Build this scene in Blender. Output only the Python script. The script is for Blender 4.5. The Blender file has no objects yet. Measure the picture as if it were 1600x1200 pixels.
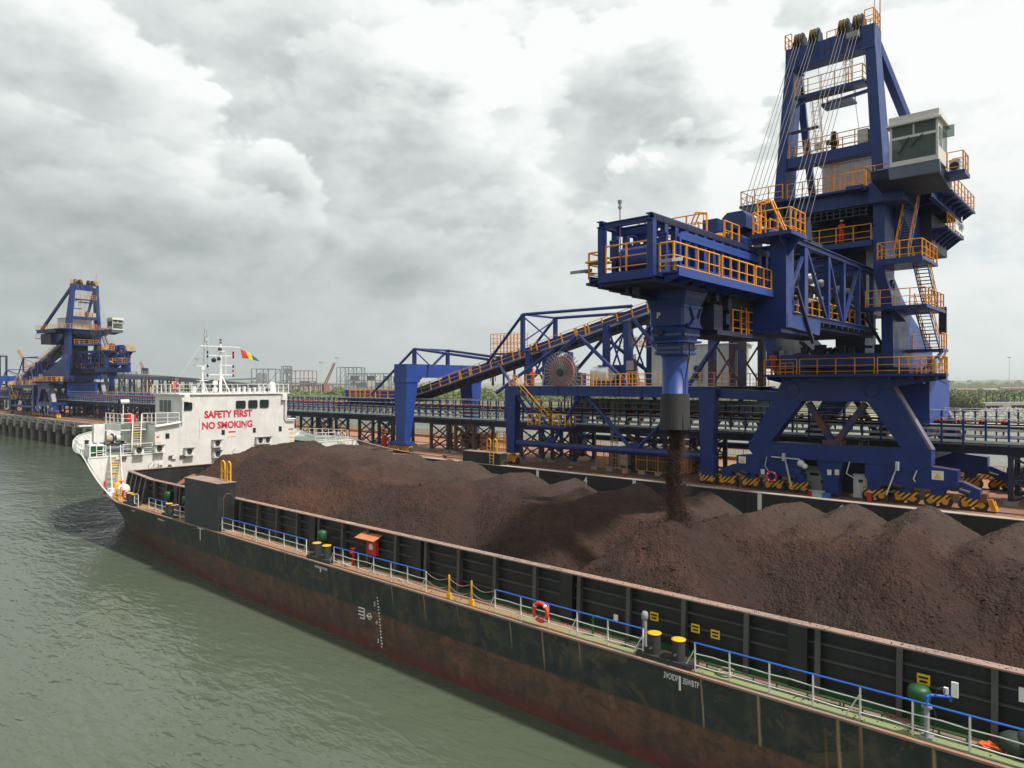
import bpy, bmesh, math, random
from mathutils import Vector, Matrix, noise
random.seed(7)
S = bpy.context.scene
COL = S.collection
PI = math.pi
V = Vector

# ------------------------------------------------------------------ materials
def newmat(name):
    m = bpy.data.materials.new(name); m.use_nodes = True
    nt = m.node_tree; b = nt.nodes["Principled BSDF"]
    return m, nt, b

class N:
    """small node helper"""
    def __init__(s, nt): s.nt = nt
    def n(s, t, **k):
        x = s.nt.nodes.new(t)
        for a, v in k.items():
            setattr(x, a, v)
        return x
    def l(s, a, b): s.nt.links.new(a, b)
    def pos(s):
        if not hasattr(s, '_p'): s._p = s.n('ShaderNodeNewGeometry')
        return s._p.outputs['Position']
    def mapped(s, vec, scale=(1, 1, 1), loc=(0, 0, 0), rot=(0, 0, 0)):
        m = s.n('ShaderNodeMapping'); s.l(vec, m.inputs['Vector'])
        m.inputs['Scale'].default_value = scale; m.inputs['Location'].default_value = loc
        m.inputs['Rotation'].default_value = rot
        return m.outputs['Vector']
    def noise(s, vec, scale=1, detail=4, rough=0.55, dist=0.0):
        x = s.n('ShaderNodeTexNoise'); s.l(vec, x.inputs['Vector'])
        x.inputs['Scale'].default_value = scale; x.inputs['Detail'].default_value = detail
        x.inputs['Roughness'].default_value = rough; x.inputs['Distortion'].default_value = dist
        return x.outputs['Fac']
    def ramp(s, fac, stops, interp='LINEAR'):
        r = s.n('ShaderNodeValToRGB'); s.l(fac, r.inputs['Fac']); cr = r.color_ramp
        cr.interpolation = interp
        while len(cr.elements) < len(stops): cr.elements.new(0.5)
        for e, (p, c) in zip(cr.elements, stops):
            e.position = p
            e.color = (c, c, c, 1) if isinstance(c, (int, float)) else (*c, 1)
        return r.outputs['Color']
    def mix(s, fac, a, b, mode='MIX'):
        m = s.n('ShaderNodeMix', data_type='RGBA', blend_type=mode)
        for sock, v in ((m.inputs[0], fac), (m.inputs[6], a), (m.inputs[7], b)):
            if isinstance(v, (int, float)): sock.default_value = v if sock == m.inputs[0] else (v, v, v, 1)
            elif isinstance(v, tuple): sock.default_value = (*v, 1)
            else: s.l(v, sock)
        return m.outputs[2]
    def math(s, op, a, b=0.0, c=None, clamp=False):
        m = s.n('ShaderNodeMath', operation=op); m.use_clamp = clamp
        for i, v in enumerate((a, b, c)):
            if v is None: continue
            if isinstance(v, (int, float)): m.inputs[i].default_value = v
            else: s.l(v, m.inputs[i])
        return m.outputs[0]
    def sep(s, vec):
        x = s.n('ShaderNodeSeparateXYZ'); s.l(vec, x.inputs[0]); return x.outputs
    def comb(s, x, y, z):
        c = s.n('ShaderNodeCombineXYZ')
        for i, v in enumerate((x, y, z)):
            if isinstance(v, (int, float)): c.inputs[i].default_value = v
            else: s.l(v, c.inputs[i])
        return c.outputs[0]
    def bump(s, b, h, strength=0.3, dist=0.05):
        x = s.n('ShaderNodeBump'); x.inputs['Strength'].default_value = strength
        x.inputs['Distance'].default_value = dist
        s.l(h, x.inputs['Height']); s.l(x.outputs[0], b.inputs['Normal'])

MATS = {}
def paint(name, col, dirt=None, rough=0.45, amt=0.5, scale=0.9, streak=True, rust=None, metal=0.0, spec=0.5, dust=0.0):
    """painted steel: colour mottling, vertical grime streaks, optional rust patches"""
    m, nt, b = newmat(name); k = N(nt)
    p = k.pos()
    n1 = k.noise(p, scale, 6, 0.62)
    c = k.mix(k.ramp(n1, [(0.35, 0.0), (0.7, 1.0)]), tuple(x * (1 - 0.22 * amt) for x in col), tuple(min(1, x * (1 + 0.18 * amt)) for x in col))
    d = dirt or tuple(x * 0.45 + 0.02 for x in col)
    if streak:
        sv = k.mapped(p, (3.2, 3.2, 0.22))
        n2 = k.noise(sv, 1.0, 5, 0.65)
        c = k.mix(k.math('MULTIPLY', k.ramp(n2, [(0.5, 0.0), (0.78, 1.0)]), 0.55 * amt), c, d)
    if rust:
        n3 = k.noise(k.mapped(p, (1, 1, 0.5)), 0.8, 8, 0.7, 0.6)
        c = k.mix(k.ramp(n3, [(1 - rust - 0.03, 0.0), (1 - rust + 0.05, 1.0)]), c, (0.13, 0.055, 0.03))
    if dust:
        gz = k.sep(k.n('ShaderNodeNewGeometry').outputs['Normal'])[2]
        up_f = k.ramp(gz, [(0.6, 0.0), (0.9, 1.0)])
        nd = k.ramp(k.noise(p, 1.4, 6, 0.7), [(0.3, 0.35), (0.65, 1.0)])
        c = k.mix(k.math('MULTIPLY', k.math('MULTIPLY', up_f, nd), dust), c, (0.115, 0.065, 0.045))
        # chalky fading in broad patches and faint plate seams
        nf = k.noise(p, 0.28, 5, 0.6)
        c = k.mix(k.math('MULTIPLY', k.ramp(nf, [(0.48, 0.0), (0.72, 1.0)]), 0.22), c, (0.07, 0.10, 0.24))
        sx = k.sep(p)
        sm = k.math('MAXIMUM', k.math('LESS_THAN', k.math('PINGPONG', k.math('ADD', sx[0], k.math('MULTIPLY', sx[1], 1.0)), 1.55), 0.014), k.math('LESS_THAN', k.math('PINGPONG', sx[2], 1.3), 0.012))
        c = k.mix(k.math('MULTIPLY', sm, 0.5), c, (0.012, 0.014, 0.03))
    k.l(c, b.inputs['Base Color'])
    b.inputs['Metallic'].default_value = metal
    b.inputs['Specular IOR Level'].default_value = spec
    k.l(k.ramp(n1, [(0.3, rough - 0.08), (0.75, min(1, rough + 0.15))]), b.inputs['Roughness'])
    MATS[name] = m
    return m

BLUE = paint('blue_steel_paint', (0.008, 0.031, 0.175), dirt=(0.02, 0.025, 0.07), rough=0.38, amt=0.6, rust=0.30, spec=0.4, dust=0.85)
BLUED = paint('navy_steel_paint', (0.012, 0.017, 0.05), dirt=(0.05, 0.03, 0.02), rough=0.5, amt=0.8, rust=0.3, dust=0.8)
BLUER = paint('rusty_blue_paint', (0.03, 0.035, 0.13), dirt=(0.12, 0.05, 0.03), rough=0.6, amt=1.0, rust=0.52)
BLUEF = paint('deep_blue_paint', (0.011, 0.05, 0.27), dirt=(0.03, 0.03, 0.06), rough=0.5, amt=0.7, dust=0.6)
ORANGE = paint('orange_rail_paint', (0.84, 0.33, 0.016), rough=0.5, amt=0.5, streak=False)
YELLOW = paint('yellow_paint', (0.82, 0.42, 0.02), rough=0.5, amt=0.5)
YELD = paint('worn_yellow_paint', (0.62, 0.27, 0.02), dirt=(0.1, 0.05, 0.02), rough=0.6, amt=1.0, rust=0.3)
BLACKP = paint('black_stripe_paint', (0.012, 0.011, 0.01), rough=0.6, amt=0.4)
GREYP = paint('grey_machine_paint', (0.30, 0.31, 0.31), rough=0.5, amt=0.6)
LGREY = paint('galvanised_steel', (0.52, 0.55, 0.56), dirt=(0.2, 0.16, 0.13), rough=0.5, amt=0.7)
DGREY = paint('dark_rubber', (0.035, 0.035, 0.035), rough=0.75, amt=0.6)
BLACK = paint('black_rubber_belt', (0.018, 0.016, 0.015), dirt=(0.05, 0.03, 0.025), rough=0.8, amt=0.8)
WHITE = paint('white_ship_paint', (0.70, 0.69, 0.655), dirt=(0.42, 0.31, 0.19), rough=0.42, amt=0.42)
WHITEP = paint('white_rail_paint', (0.78, 0.77, 0.74), dirt=(0.45, 0.30, 0.2), rough=0.5, amt=0.5)
CREAM = paint('cream_cab_paint', (0.62, 0.61, 0.56), rough=0.45, amt=0.4)
GREEN = paint('green_deck_fitting', (0.012, 0.085, 0.03), rough=0.5, amt=0.7)
RED = paint('red_paint', (0.55, 0.02, 0.02), rough=0.45, amt=0.5)
REDI = paint('red_idler_paint', (0.58, 0.04, 0.025), dirt=(0.08, 0.03, 0.02), rough=0.6, amt=1.0)
PINK = paint('faded_red_reel', (0.38, 0.12, 0.13), dirt=(0.2, 0.1, 0.1), rough=0.6, amt=0.8)
BLUERAIL = paint('blue_rail_paint', (0.02, 0.12, 0.55), rough=0.4, amt=0.4)
GREEND = paint('grey_green_deck', (0.16, 0.19, 0.17), rough=0.7, amt=0.9)
ROPE = paint('pale_rope', (0.42, 0.33, 0.24), rough=0.9, amt=0.6)
WIRE = paint('steel_wire', (0.10, 0.10, 0.10), rough=0.5, amt=0.4)
ORGCLOTH = paint('red_orange_coverall', (0.68, 0.06, 0.02), rough=0.85, amt=0.6, streak=False)
SKIN = paint('dark_skin', (0.10, 0.05, 0.03), rough=0.55, amt=0.2, streak=False)
COALB = paint('black_coaming_paint', (0.018, 0.020, 0.021), dirt=(0.045, 0.04, 0.036), rough=0.5, amt=1.0, rust=0.1)
COALF = paint('black_coaming_frame', (0.075, 0.075, 0.075), dirt=(0.16, 0.10, 0.07), rough=0.55, amt=1.0, rust=0.25)
TRUNK = paint('grey_bark', (0.14, 0.11, 0.08), rough=0.9, amt=0.6)
FARSTEEL = paint('weathered_plant_steel', (0.13, 0.14, 0.17), rough=0.6, amt=0.6)
FARRED = paint('red_crane_steel', (0.30, 0.12, 0.10), rough=0.6, amt=0.5)
FAROR = paint('pale_orange_crane_steel', (0.52, 0.34, 0.18), rough=0.6, amt=0.5)
TARP = paint('dark_tarpaulin', (0.03, 0.045, 0.035), rough=0.8, amt=0.8)

def glass():
    m, nt, b = newmat('dark_window_glass'); k = N(nt)
    b.inputs['Base Color'].default_value = (0.02, 0.035, 0.035, 1)
    b.inputs['Roughness'].default_value = 0.06
    b.inputs['Specular IOR Level'].default_value = 0.7
    return m
GLASS = glass()
def clearglass():
    m, nt, b = newmat('tinted_cab_glass')
    b.inputs['Base Color'].default_value = (0.30, 0.36, 0.35, 1)
    b.inputs['Roughness'].default_value = 0.03
    b.inputs['Transmission Weight'].default_value = 0.75
    b.inputs['IOR'].default_value = 1.1
    return m
CGLASS = clearglass()

def stripes():
    m, nt, b = newmat('yellow_black_hazard_paint'); k = N(nt)
    x = k.sep(k.pos())
    t = k.math('ADD', x[1], k.math('ADD', x[2], x[0]))
    f = k.math('FRACT', k.math('MULTIPLY', t, 2.7))
    c = k.mix(k.math('GREATER_THAN', f, 0.52), (0.74, 0.36, 0.02), (0.012, 0.012, 0.012))
    n = k.noise(k.pos(), 2.0, 5)
    c = k.mix(k.ramp(n, [(0.55, 0.0), (0.75, 0.7)]), c, (0.10, 0.05, 0.03))
    k.l(c, b.inputs['Base Color']); b.inputs['Roughness'].default_value = 0.6
    return m
HAZ = stripes()

def hull_mat():
    m, nt, b = newmat('weathered_black_hull'); k = N(nt)
    p = k.pos(); x = k.sep(p)
    nbig = k.noise(p, 0.22, 6, 0.6)
    nmed = k.noise(p, 1.1, 8, 0.68, 0.4)
    nst = k.noise(k.mapped(p, (1.0, 1.6, 0.10)), 1.0, 6, 0.7)
    black = k.mix(k.ramp(nmed, [(0.3, 0.0), (0.75, 1.0)]), (0.022, 0.027, 0.027), (0.048, 0.053, 0.051))
    # brown-olive wash over the forward part and the upper edge, and patches
    olive = k.mix(nbig, (0.095, 0.080, 0.052), (0.19, 0.125, 0.07))
    wash = k.ramp(k.math('ADD', k.math('MULTIPLY', nmed, 0.6), k.math('MULTIPLY', nst, 0.6)), [(0.62, 0.0), (0.76, 0.85)])
    pat = k.noise(k.mapped(p, (1, 1, 1.3), (4, 7, 2)), 0.55, 10, 0.72, 1.2)
    wash = k.math('MAXIMUM', wash, k.ramp(pat, [(0.55, 0.0), (0.585, 0.8)]))
    c = k.mix(k.math('MULTIPLY', wash, k.math('ADD', k.math('MULTIPLY', nbig, .6), .35)), black, olive)
    # thin rust runs hanging from the deck edge
    run = k.noise(k.mapped(p, (0.5, 2.6, 0.018), (3.1, 0, 0)), 1.0, 3, 0.5)
    topf = k.ramp(k.math('SUBTRACT', x[2], 0.0), [(0.0, 0.0), (1.0, 1.0)])
    runm = k.math('MULTIPLY', k.ramp(run, [(0.69, 0.0), (0.74, 1.0)]), k.math('MULTIPLY', k.math('SUBTRACT', x[2], 1.2), 0.36, clamp=True), clamp=True)
    c = k.mix(k.math('MULTIPLY', runm, 0.85), c, (0.42, 0.20, 0.08))
    for yi, wi, li in ((4.51, .07, 3.0), (7.08, .08, 3.0), (9.59, .075, 2.6), (11.62, .05, 2.4), (16.9, .04, 1.2), (18.8, .06, 2.0), (20.6, .05, 1.4), (23.9, .05, .9), (26.26, .05, 1.5), (28.73, .05, 1.3), (39.0, .04, 1.2), (47.6, .05, 1.8)):
        wob = k.math('MULTIPLY', k.math('SUBTRACT', nmed, .5), .12)
        dy = k.math('ABSOLUTE', k.math('ADD', k.math('SUBTRACT', x[1], yi), wob))
        line = k.math('SUBTRACT', 1.0, k.math('DIVIDE', dy, wi), clamp=True)
        fade = k.math('MULTIPLY', k.math('SUBTRACT', x[2], 4.0 - li), 1.2, clamp=True)
        c = k.mix(k.math('MULTIPLY', k.math('MULTIPLY', line, fade), k.math('ADD', nmed, .35), clamp=True), c, (0.46, 0.30, 0.18))
    # rust boot-top
    edge = k.math('ADD', x[2], k.math('MULTIPLY', k.math('SUBTRACT', nmed, 0.5), 0.25))
    rust = k.mix(k.ramp(nst, [(0.35, 0.0), (0.7, 1.0)]), (0.125, 0.058, 0.038), (0.215, 0.106, 0.065))
    rust = k.mix(k.ramp(nmed, [(0.45, 0.0), (0.72, 0.8)]), rust, (0.10, 0.060, 0.045))
    isr = k.ramp(k.math('MULTIPLY', k.math('SUBTRACT', 2.22, edge), 6.0), [(0.0, 0.0), (0.6, 0.95)])
    isr = k.math('MULTIPLY', isr, k.ramp(k.noise(k.mapped(p, (1, .6, 1.2), (8, 1, 5)), 0.42, 9, 0.7, 0.8), [(0.40, 0.35), (0.56, 1.0)]))
    c = k.mix(isr, c, rust)
    red = k.ramp(k.math('SUBTRACT', 0.85, edge), [(0.0, 0.0), (0.55, 0.9)])
    c = k.mix(red, c, (0.16, 0.042, 0.034))
    blot = k.noise(k.mapped(p, (1, 1, 1.6), (2, 3, 9)), 0.9, 10, 0.75, 1.0)
    c = k.mix(k.math('MULTIPLY', k.ramp(blot, [(0.50, 0.0), (0.55, 0.75)]), isr), c, (0.055, 0.038, 0.032))
    c = k.mix(k.math('MULTIPLY', k.ramp(blot, [(0.36, 0.6), (0.42, 0.0)]), isr), c, (0.30, 0.145, 0.08))
    # grey scrapes low on the plating
    sc = k.noise(k.mapped(p, (1, 0.5, 3.2)), 1.1, 6, 0.75)
    c = k.mix(k.math('MULTIPLY', k.ramp(sc, [(0.66, 0.0), (0.72, 0.5)]), isr), c, (0.30, 0.25, 0.20))
    k.l(c, b.inputs['Base Color'])
    b.inputs['Roughness'].default_value = 0.55
    pl = k.math('PINGPONG', x[1], 4.6)
    seam = k.math('LESS_THAN', pl, 0.03)
    zl = k.math('LESS_THAN', k.math('PINGPONG', x[2], 1.0), 0.012)
    dent = k.math('MULTIPLY', k.math('PINGPONG', x[1], .38), k.math('MULTIPLY', k.ramp(nbig, [(0.35, 0.2), (0.65, 1.0)]), .35))
    h = k.math('ADD', k.math('ADD', dent, k.math('MULTIPLY', k.noise(p, 0.7, 3), 1.0)), k.math('ADD', k.math('MULTIPLY', seam, 0.25), k.math('MULTIPLY', zl, 0.2)))
    k.bump(b, h, 0.5, 0.08)
    return m
HULL = hull_mat()

def deck_mat():
    m, nt, b = newmat('green_rusty_deck_paint'); k = N(nt)
    p = k.pos(); x = k.sep(p)
    n1 = k.noise(p, 1.3, 8, 0.7, 0.3); n2 = k.noise(p, 0.35, 5)
    g = k.mix(n2, (0.17, 0.23, 0.10), (0.30, 0.31, 0.17))
    r = k.mix(n1, (0.25, 0.11, 0.06), (0.42, 0.25, 0.13))
    # ore dust collects along the coaming foot and over the forward deck
    f = k.math('ADD', k.math('MULTIPLY', k.math('SUBTRACT', x[0], 23.4), 1.3, clamp=True), k.math('MULTIPLY', k.math('SUBTRACT', x[1], 3.0), 0.026, clamp=False))
    f = k.math('ADD', f, k.math('MULTIPLY', k.math('SUBTRACT', n1, 0.5), 1.6))
    c = k.mix(k.ramp(f, [(0.22, 0.0), (0.62, 1.0)]), g, r)
    k.l(c, b.inputs['Base Color']); b.inputs['Roughness'].default_value = 0.75
    k.bump(b, n1, 0.2, 0.02)
    return m
DECK = deck_mat()

def rim_mat():
    m, nt, b = newmat('worn_rusty_rim'); k = N(nt)
    p = k.pos(); n1 = k.noise(k.mapped(p, (1, 0.35, 1)), 1.3, 7, 0.7)
    c = k.ramp(n1, [(0.3, (0.16, 0.10, 0.085)), (0.5, (0.30, 0.21, 0.18)), (0.62, (0.34, 0.17, 0.11)), (0.72, (0.5, 0.42, 0.38))])
    k.l(c, b.inputs['Base Color']); b.inputs['Roughness'].default_value = 0.7
    return m
RIM = rim_mat()

def ore_mat():
    m, nt, b = newmat('dark_brown_ore'); k = N(nt)
    p = k.pos()
    n0 = k.noise(p, 0.16, 5, 0.6, 0.8); n1 = k.noise(p, 1.2, 7, 0.7); n2 = k.noise(p, 9.0, 6, 0.75)
    vo = k.n('ShaderNodeTexVoronoi'); k.l(p, vo.inputs['Vector']); vo.inputs['Scale'].default_value = 8.0
    v2 = k.n('ShaderNodeTexVoronoi'); k.l(p, v2.inputs['Vector']); v2.inputs['Scale'].default_value = 2.6
    c = k.ramp(n0, [(0.28, (0.078, 0.054, 0.047)), (0.45, (0.088, 0.053, 0.044)), (0.60, (0.122, 0.067, 0.051)), (0.72, (0.165, 0.080, 0.054))])
    xx = k.sep(p)
    dry = k.ramp(k.math('ADD', k.math('MULTIPLY', k.math('SUBTRACT', xx[0], 36.0), .12), k.math('MULTIPLY', k.math('SUBTRACT', n0, .5), 1.8)), [(0.0, 0.0), (0.8, 0.8)])
    c = k.mix(dry, c, (0.135, 0.096, 0.082))
    c = k.mix(k.ramp(n1, [(0.3, 0.0), (0.75, 1.0)]), k.mix(1.0, c, (0.68, 0.68, 0.68), 'MULTIPLY'), c)
    c = k.mix(k.math('MULTIPLY', k.ramp(n2, [(0.3, 1.0), (0.55, 0.0)]), 0.45), c, (0.022, 0.016, 0.015))
    c = k.mix(k.ramp(n2, [(0.64, 0.0), (0.78, 0.45)]), c, (0.17, 0.11, 0.085))
    k.l(c, b.inputs['Base Color']); b.inputs['Roughness'].default_value = 0.95
    b.inputs['Specular IOR Level'].default_value = 0.15
    h = k.math('ADD', k.math('MULTIPLY', n2, 0.6), k.math('MULTIPLY', k.math('SUBTRACT', 1.0, vo.outputs['Distance']), 0.5))
    h = k.math('ADD', h, k.math('MULTIPLY', n1, 1.3))
    h = k.math('ADD', h, k.math('MULTIPLY', k.math('SUBTRACT', 1.0, v2.outputs['Distance']), 0.6))
    k.bump(b, h, 1.0, 0.30)
    return m
ORE = ore_mat()

def quay_mat():
    m, nt, b = newmat('ore_stained_concrete'); k = N(nt)
    p = k.pos(); n0 = k.noise(p, 0.09, 6, 0.6, 0.7); n1 = k.noise(p, 0.9, 8, 0.7)
    c = k.ramp(n0, [(0.25, (0.22, 0.105, 0.062)), (0.5, (0.37, 0.175, 0.10)), (0.75, (0.52, 0.27, 0.16))])
    c = k.mix(k.ramp(n1, [(0.35, 0.5), (0.7, 0.0)]), c, (0.11, 0.058, 0.042))
    x = k.sep(p)
    # darker red-brown strip between the quay edge and the front rail
    tr = k.ramp(k.math('ABSOLUTE', k.math('SUBTRACT', x[0], 57.0)), [(0.0, 1.0), (1.0, 0.0)])
    jn = k.math('LESS_THAN', k.math('PINGPONG', x[1], 6.0), 0.035)
    dk = k.math('MULTIPLY', k.math('LESS_THAN', x[0], 59.5), 0.42)
    c = k.mix(dk, c, (0.14, 0.062, 0.042))
    c = k.mix(k.math('MULTIPLY', jn, 0.5), c, (0.05, 0.035, 0.03))
    k.l(c, b.inputs['Base Color']); b.inputs['Roughness'].default_value = 0.9
    k.bump(b, n1, 0.2, 0.03)
    return m
QUAYM = quay_mat()

def concrete(name, col, dirt=(0.12, 0.10, 0.08), amt=0.6):
    m, nt, b = newmat(name); k = N(nt); p = k.pos()
    n1 = k.noise(p, 0.7, 8, 0.65); n2 = k.noise(k.mapped(p, (1.5, 1.5, 0.2)), 1.0, 6, 0.7)
    c = k.mix(n1, tuple(x * 0.7 for x in col), tuple(x * 1.2 for x in col))
    c = k.mix(k.math('MULTIPLY', k.ramp(n2, [(0.45, 0.0), (0.75, 1.0)]), amt), c, dirt)
    k.l(c, b.inputs['Base Color']); b.inputs['Roughness'].default_value = 0.85
    k.bump(b, n1, 0.2, 0.03)
    return m
CONC = concrete('weathered_concrete', (0.30, 0.29, 0.27))
PILEM = concrete('stained_pile_concrete', (0.20, 0.19, 0.175), (0.06, 0.055, 0.045), 0.8)
RUBB = concrete('rubble_stone', (0.33, 0.31, 0.28), (0.15, 0.13, 0.1), 0.5)

def corr(name, col, axis=1):
    m, nt, b = newmat(name); k = N(nt); p = k.pos(); x = k.sep(p)
    n1 = k.noise(p, 0.6, 6, 0.6); n2 = k.noise(k.mapped(p, (2, 2, 0.15)), 1.0, 5, 0.6)
    c = k.mix(n1, tuple(v * 0.88 for v in col), tuple(v * 1.08 for v in col))
    c = k.mix(k.ramp(n2, [(0.55, 0.0), (0.8, 0.4)]), c, tuple(v * 0.5 for v in col))
    k.l(c, b.inputs['Base Color']); b.inputs['Roughness'].default_value = 0.5
    t = k.math('PINGPONG', k.math('ADD', x[0], x[1]), 0.14)
    k.bump(b, k.ramp(k.math('MULTIPLY', t, 7.0), [(0.35, 0.0), (0.65, 1.0)]), 0.9, 0.04)
    return m
CORR = corr('grey_profiled_sheet', (0.74, 0.74, 0.72))
CORRW = corr('white_profiled_sheet', (0.6, 0.61, 0.6))

def water_mat():
    m, nt, b = newmat('green_estuary_water'); k = N(nt)
    p = k.pos()
    nb = k.noise(p, 0.012, 4)
    c = k.mix(nb, (0.070, 0.090, 0.058), (0.086, 0.102, 0.075))
    k.l(c, b.inputs['Base Color'])
    b.inputs['Roughness'].default_value = 0.06
    b.inputs['IOR'].default_value = 1.33
    b.inputs['Specular IOR Level'].default_value = 0.5
    a1 = k.noise(k.mapped(p, (1.0, 0.42, 1), rot=(0, 0, 0.95)), 2.7, 2, 0.5, 0.6)
    a2 = k.noise(k.mapped(p, (1.0, 0.38, 1), rot=(0, 0, 0.75)), 1.35, 2, 0.45, 0.5)
    a3 = k.noise(k.mapped(p, (1, 0.5, 1), rot=(0, 0, 1.15)), 7.0, 2, 0.5, 0.3)
    a5 = k.noise(k.mapped(p, (1.0, 0.5, 1), rot=(0, 0, 0.4)), 0.28, 2, 0.5, 0.3)
    a4 = k.noise(p, 0.035, 4, 0.6, 0.8)
    gust = k.ramp(a4, [(0.36, 0.45), (0.60, 1.0)])
    h = k.math('ADD', k.math('MULTIPLY', a1, 0.34), k.math('MULTIPLY', a2, 0.62))
    h = k.math('ADD', h, k.math('MULTIPLY', a3, 0.05)); h = k.math('ADD', h, k.math('MULTIPLY', a5, 0.7))
    h = k.math('MULTIPLY', h, gust)
    k.bump(b, h, 1.0, 0.225)
    return m
WATER = water_mat()

def land_mat():
    m, nt, b = newmat('scrub_and_sand_ground'); k = N(nt); p = k.pos()
    n0 = k.noise(p, 0.012, 7, 0.65, 0.5); n1 = k.noise(p, 0.15, 6, 0.7)
    c = k.ramp(n0, [(0.35, (0.085, 0.105, 0.045)), (0.5, (0.16, 0.14, 0.085)), (0.62, (0.27, 0.20, 0.135)), (0.75, (0.30, 0.17, 0.11))])
    c = k.mix(k.ramp(n1, [(0.4, 0.5), (0.65, 0.0)]), c, (0.06, 0.07, 0.035))
    k.l(c, b.inputs['Base Color']); b.inputs['Roughness'].default_value = 1.0
    return m
LAND = land_mat()

def leaf_mat(name, a, bb):
    m, nt, b = newmat(name); k = N(nt); p = k.pos()
    n0 = k.noise(p, 0.12, 5, 0.6); n1 = k.noise(p, 1.3, 3)
    c = k.mix(k.ramp(n0, [(0.3, 0.0), (0.7, 1.0)]), a, bb)
    c = k.mix(k.math('MULTIPLY', n1, 0.5), c, tuple(v * 0.5 for v in a))
    k.l(c, b.inputs['Base Color']); b.inputs['Roughness'].default_value = 0.7
    b.inputs['Specular IOR Level'].default_value = 0.2
    return m
LEAF = leaf_mat('mangrove_leaves', (0.10, 0.14, 0.040), (0.20, 0.25, 0.085))
LEAF2 = leaf_mat('grey_green_leaves', (0.13, 0.15, 0.075), (0.23, 0.245, 0.125))

def flat(name, col, rough=0.6):
    m, nt, b = newmat(name)
    k = N(nt); n = k.noise(k.pos(), 1.5, 5)
    k.l(k.mix(n, tuple(x * 0.85 for x in col), tuple(min(1, x * 1.12) for x in col)), b.inputs['Base Color'])
    b.inputs['Roughness'].default_value = rough
    return m
LETRED = flat('red_lettering', (0.55, 0.02, 0.06))
LETWHT = flat('white_lettering', (0.78, 0.77, 0.73))
SIGNY = flat('yellow_sign_face', (0.80, 0.50, 0.02))
FLAGR = flat('red_flag_cloth', (0.6, 0.03, 0.05)); FLAGY = flat('yellow_flag_cloth', (0.75, 0.6, 0.03)); FLAGG = flat('green_flag_cloth', (0.03, 0.16, 0.06))
SKYB = flat('light_blue_plastic', (0.05, 0.2, 0.5))

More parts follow.
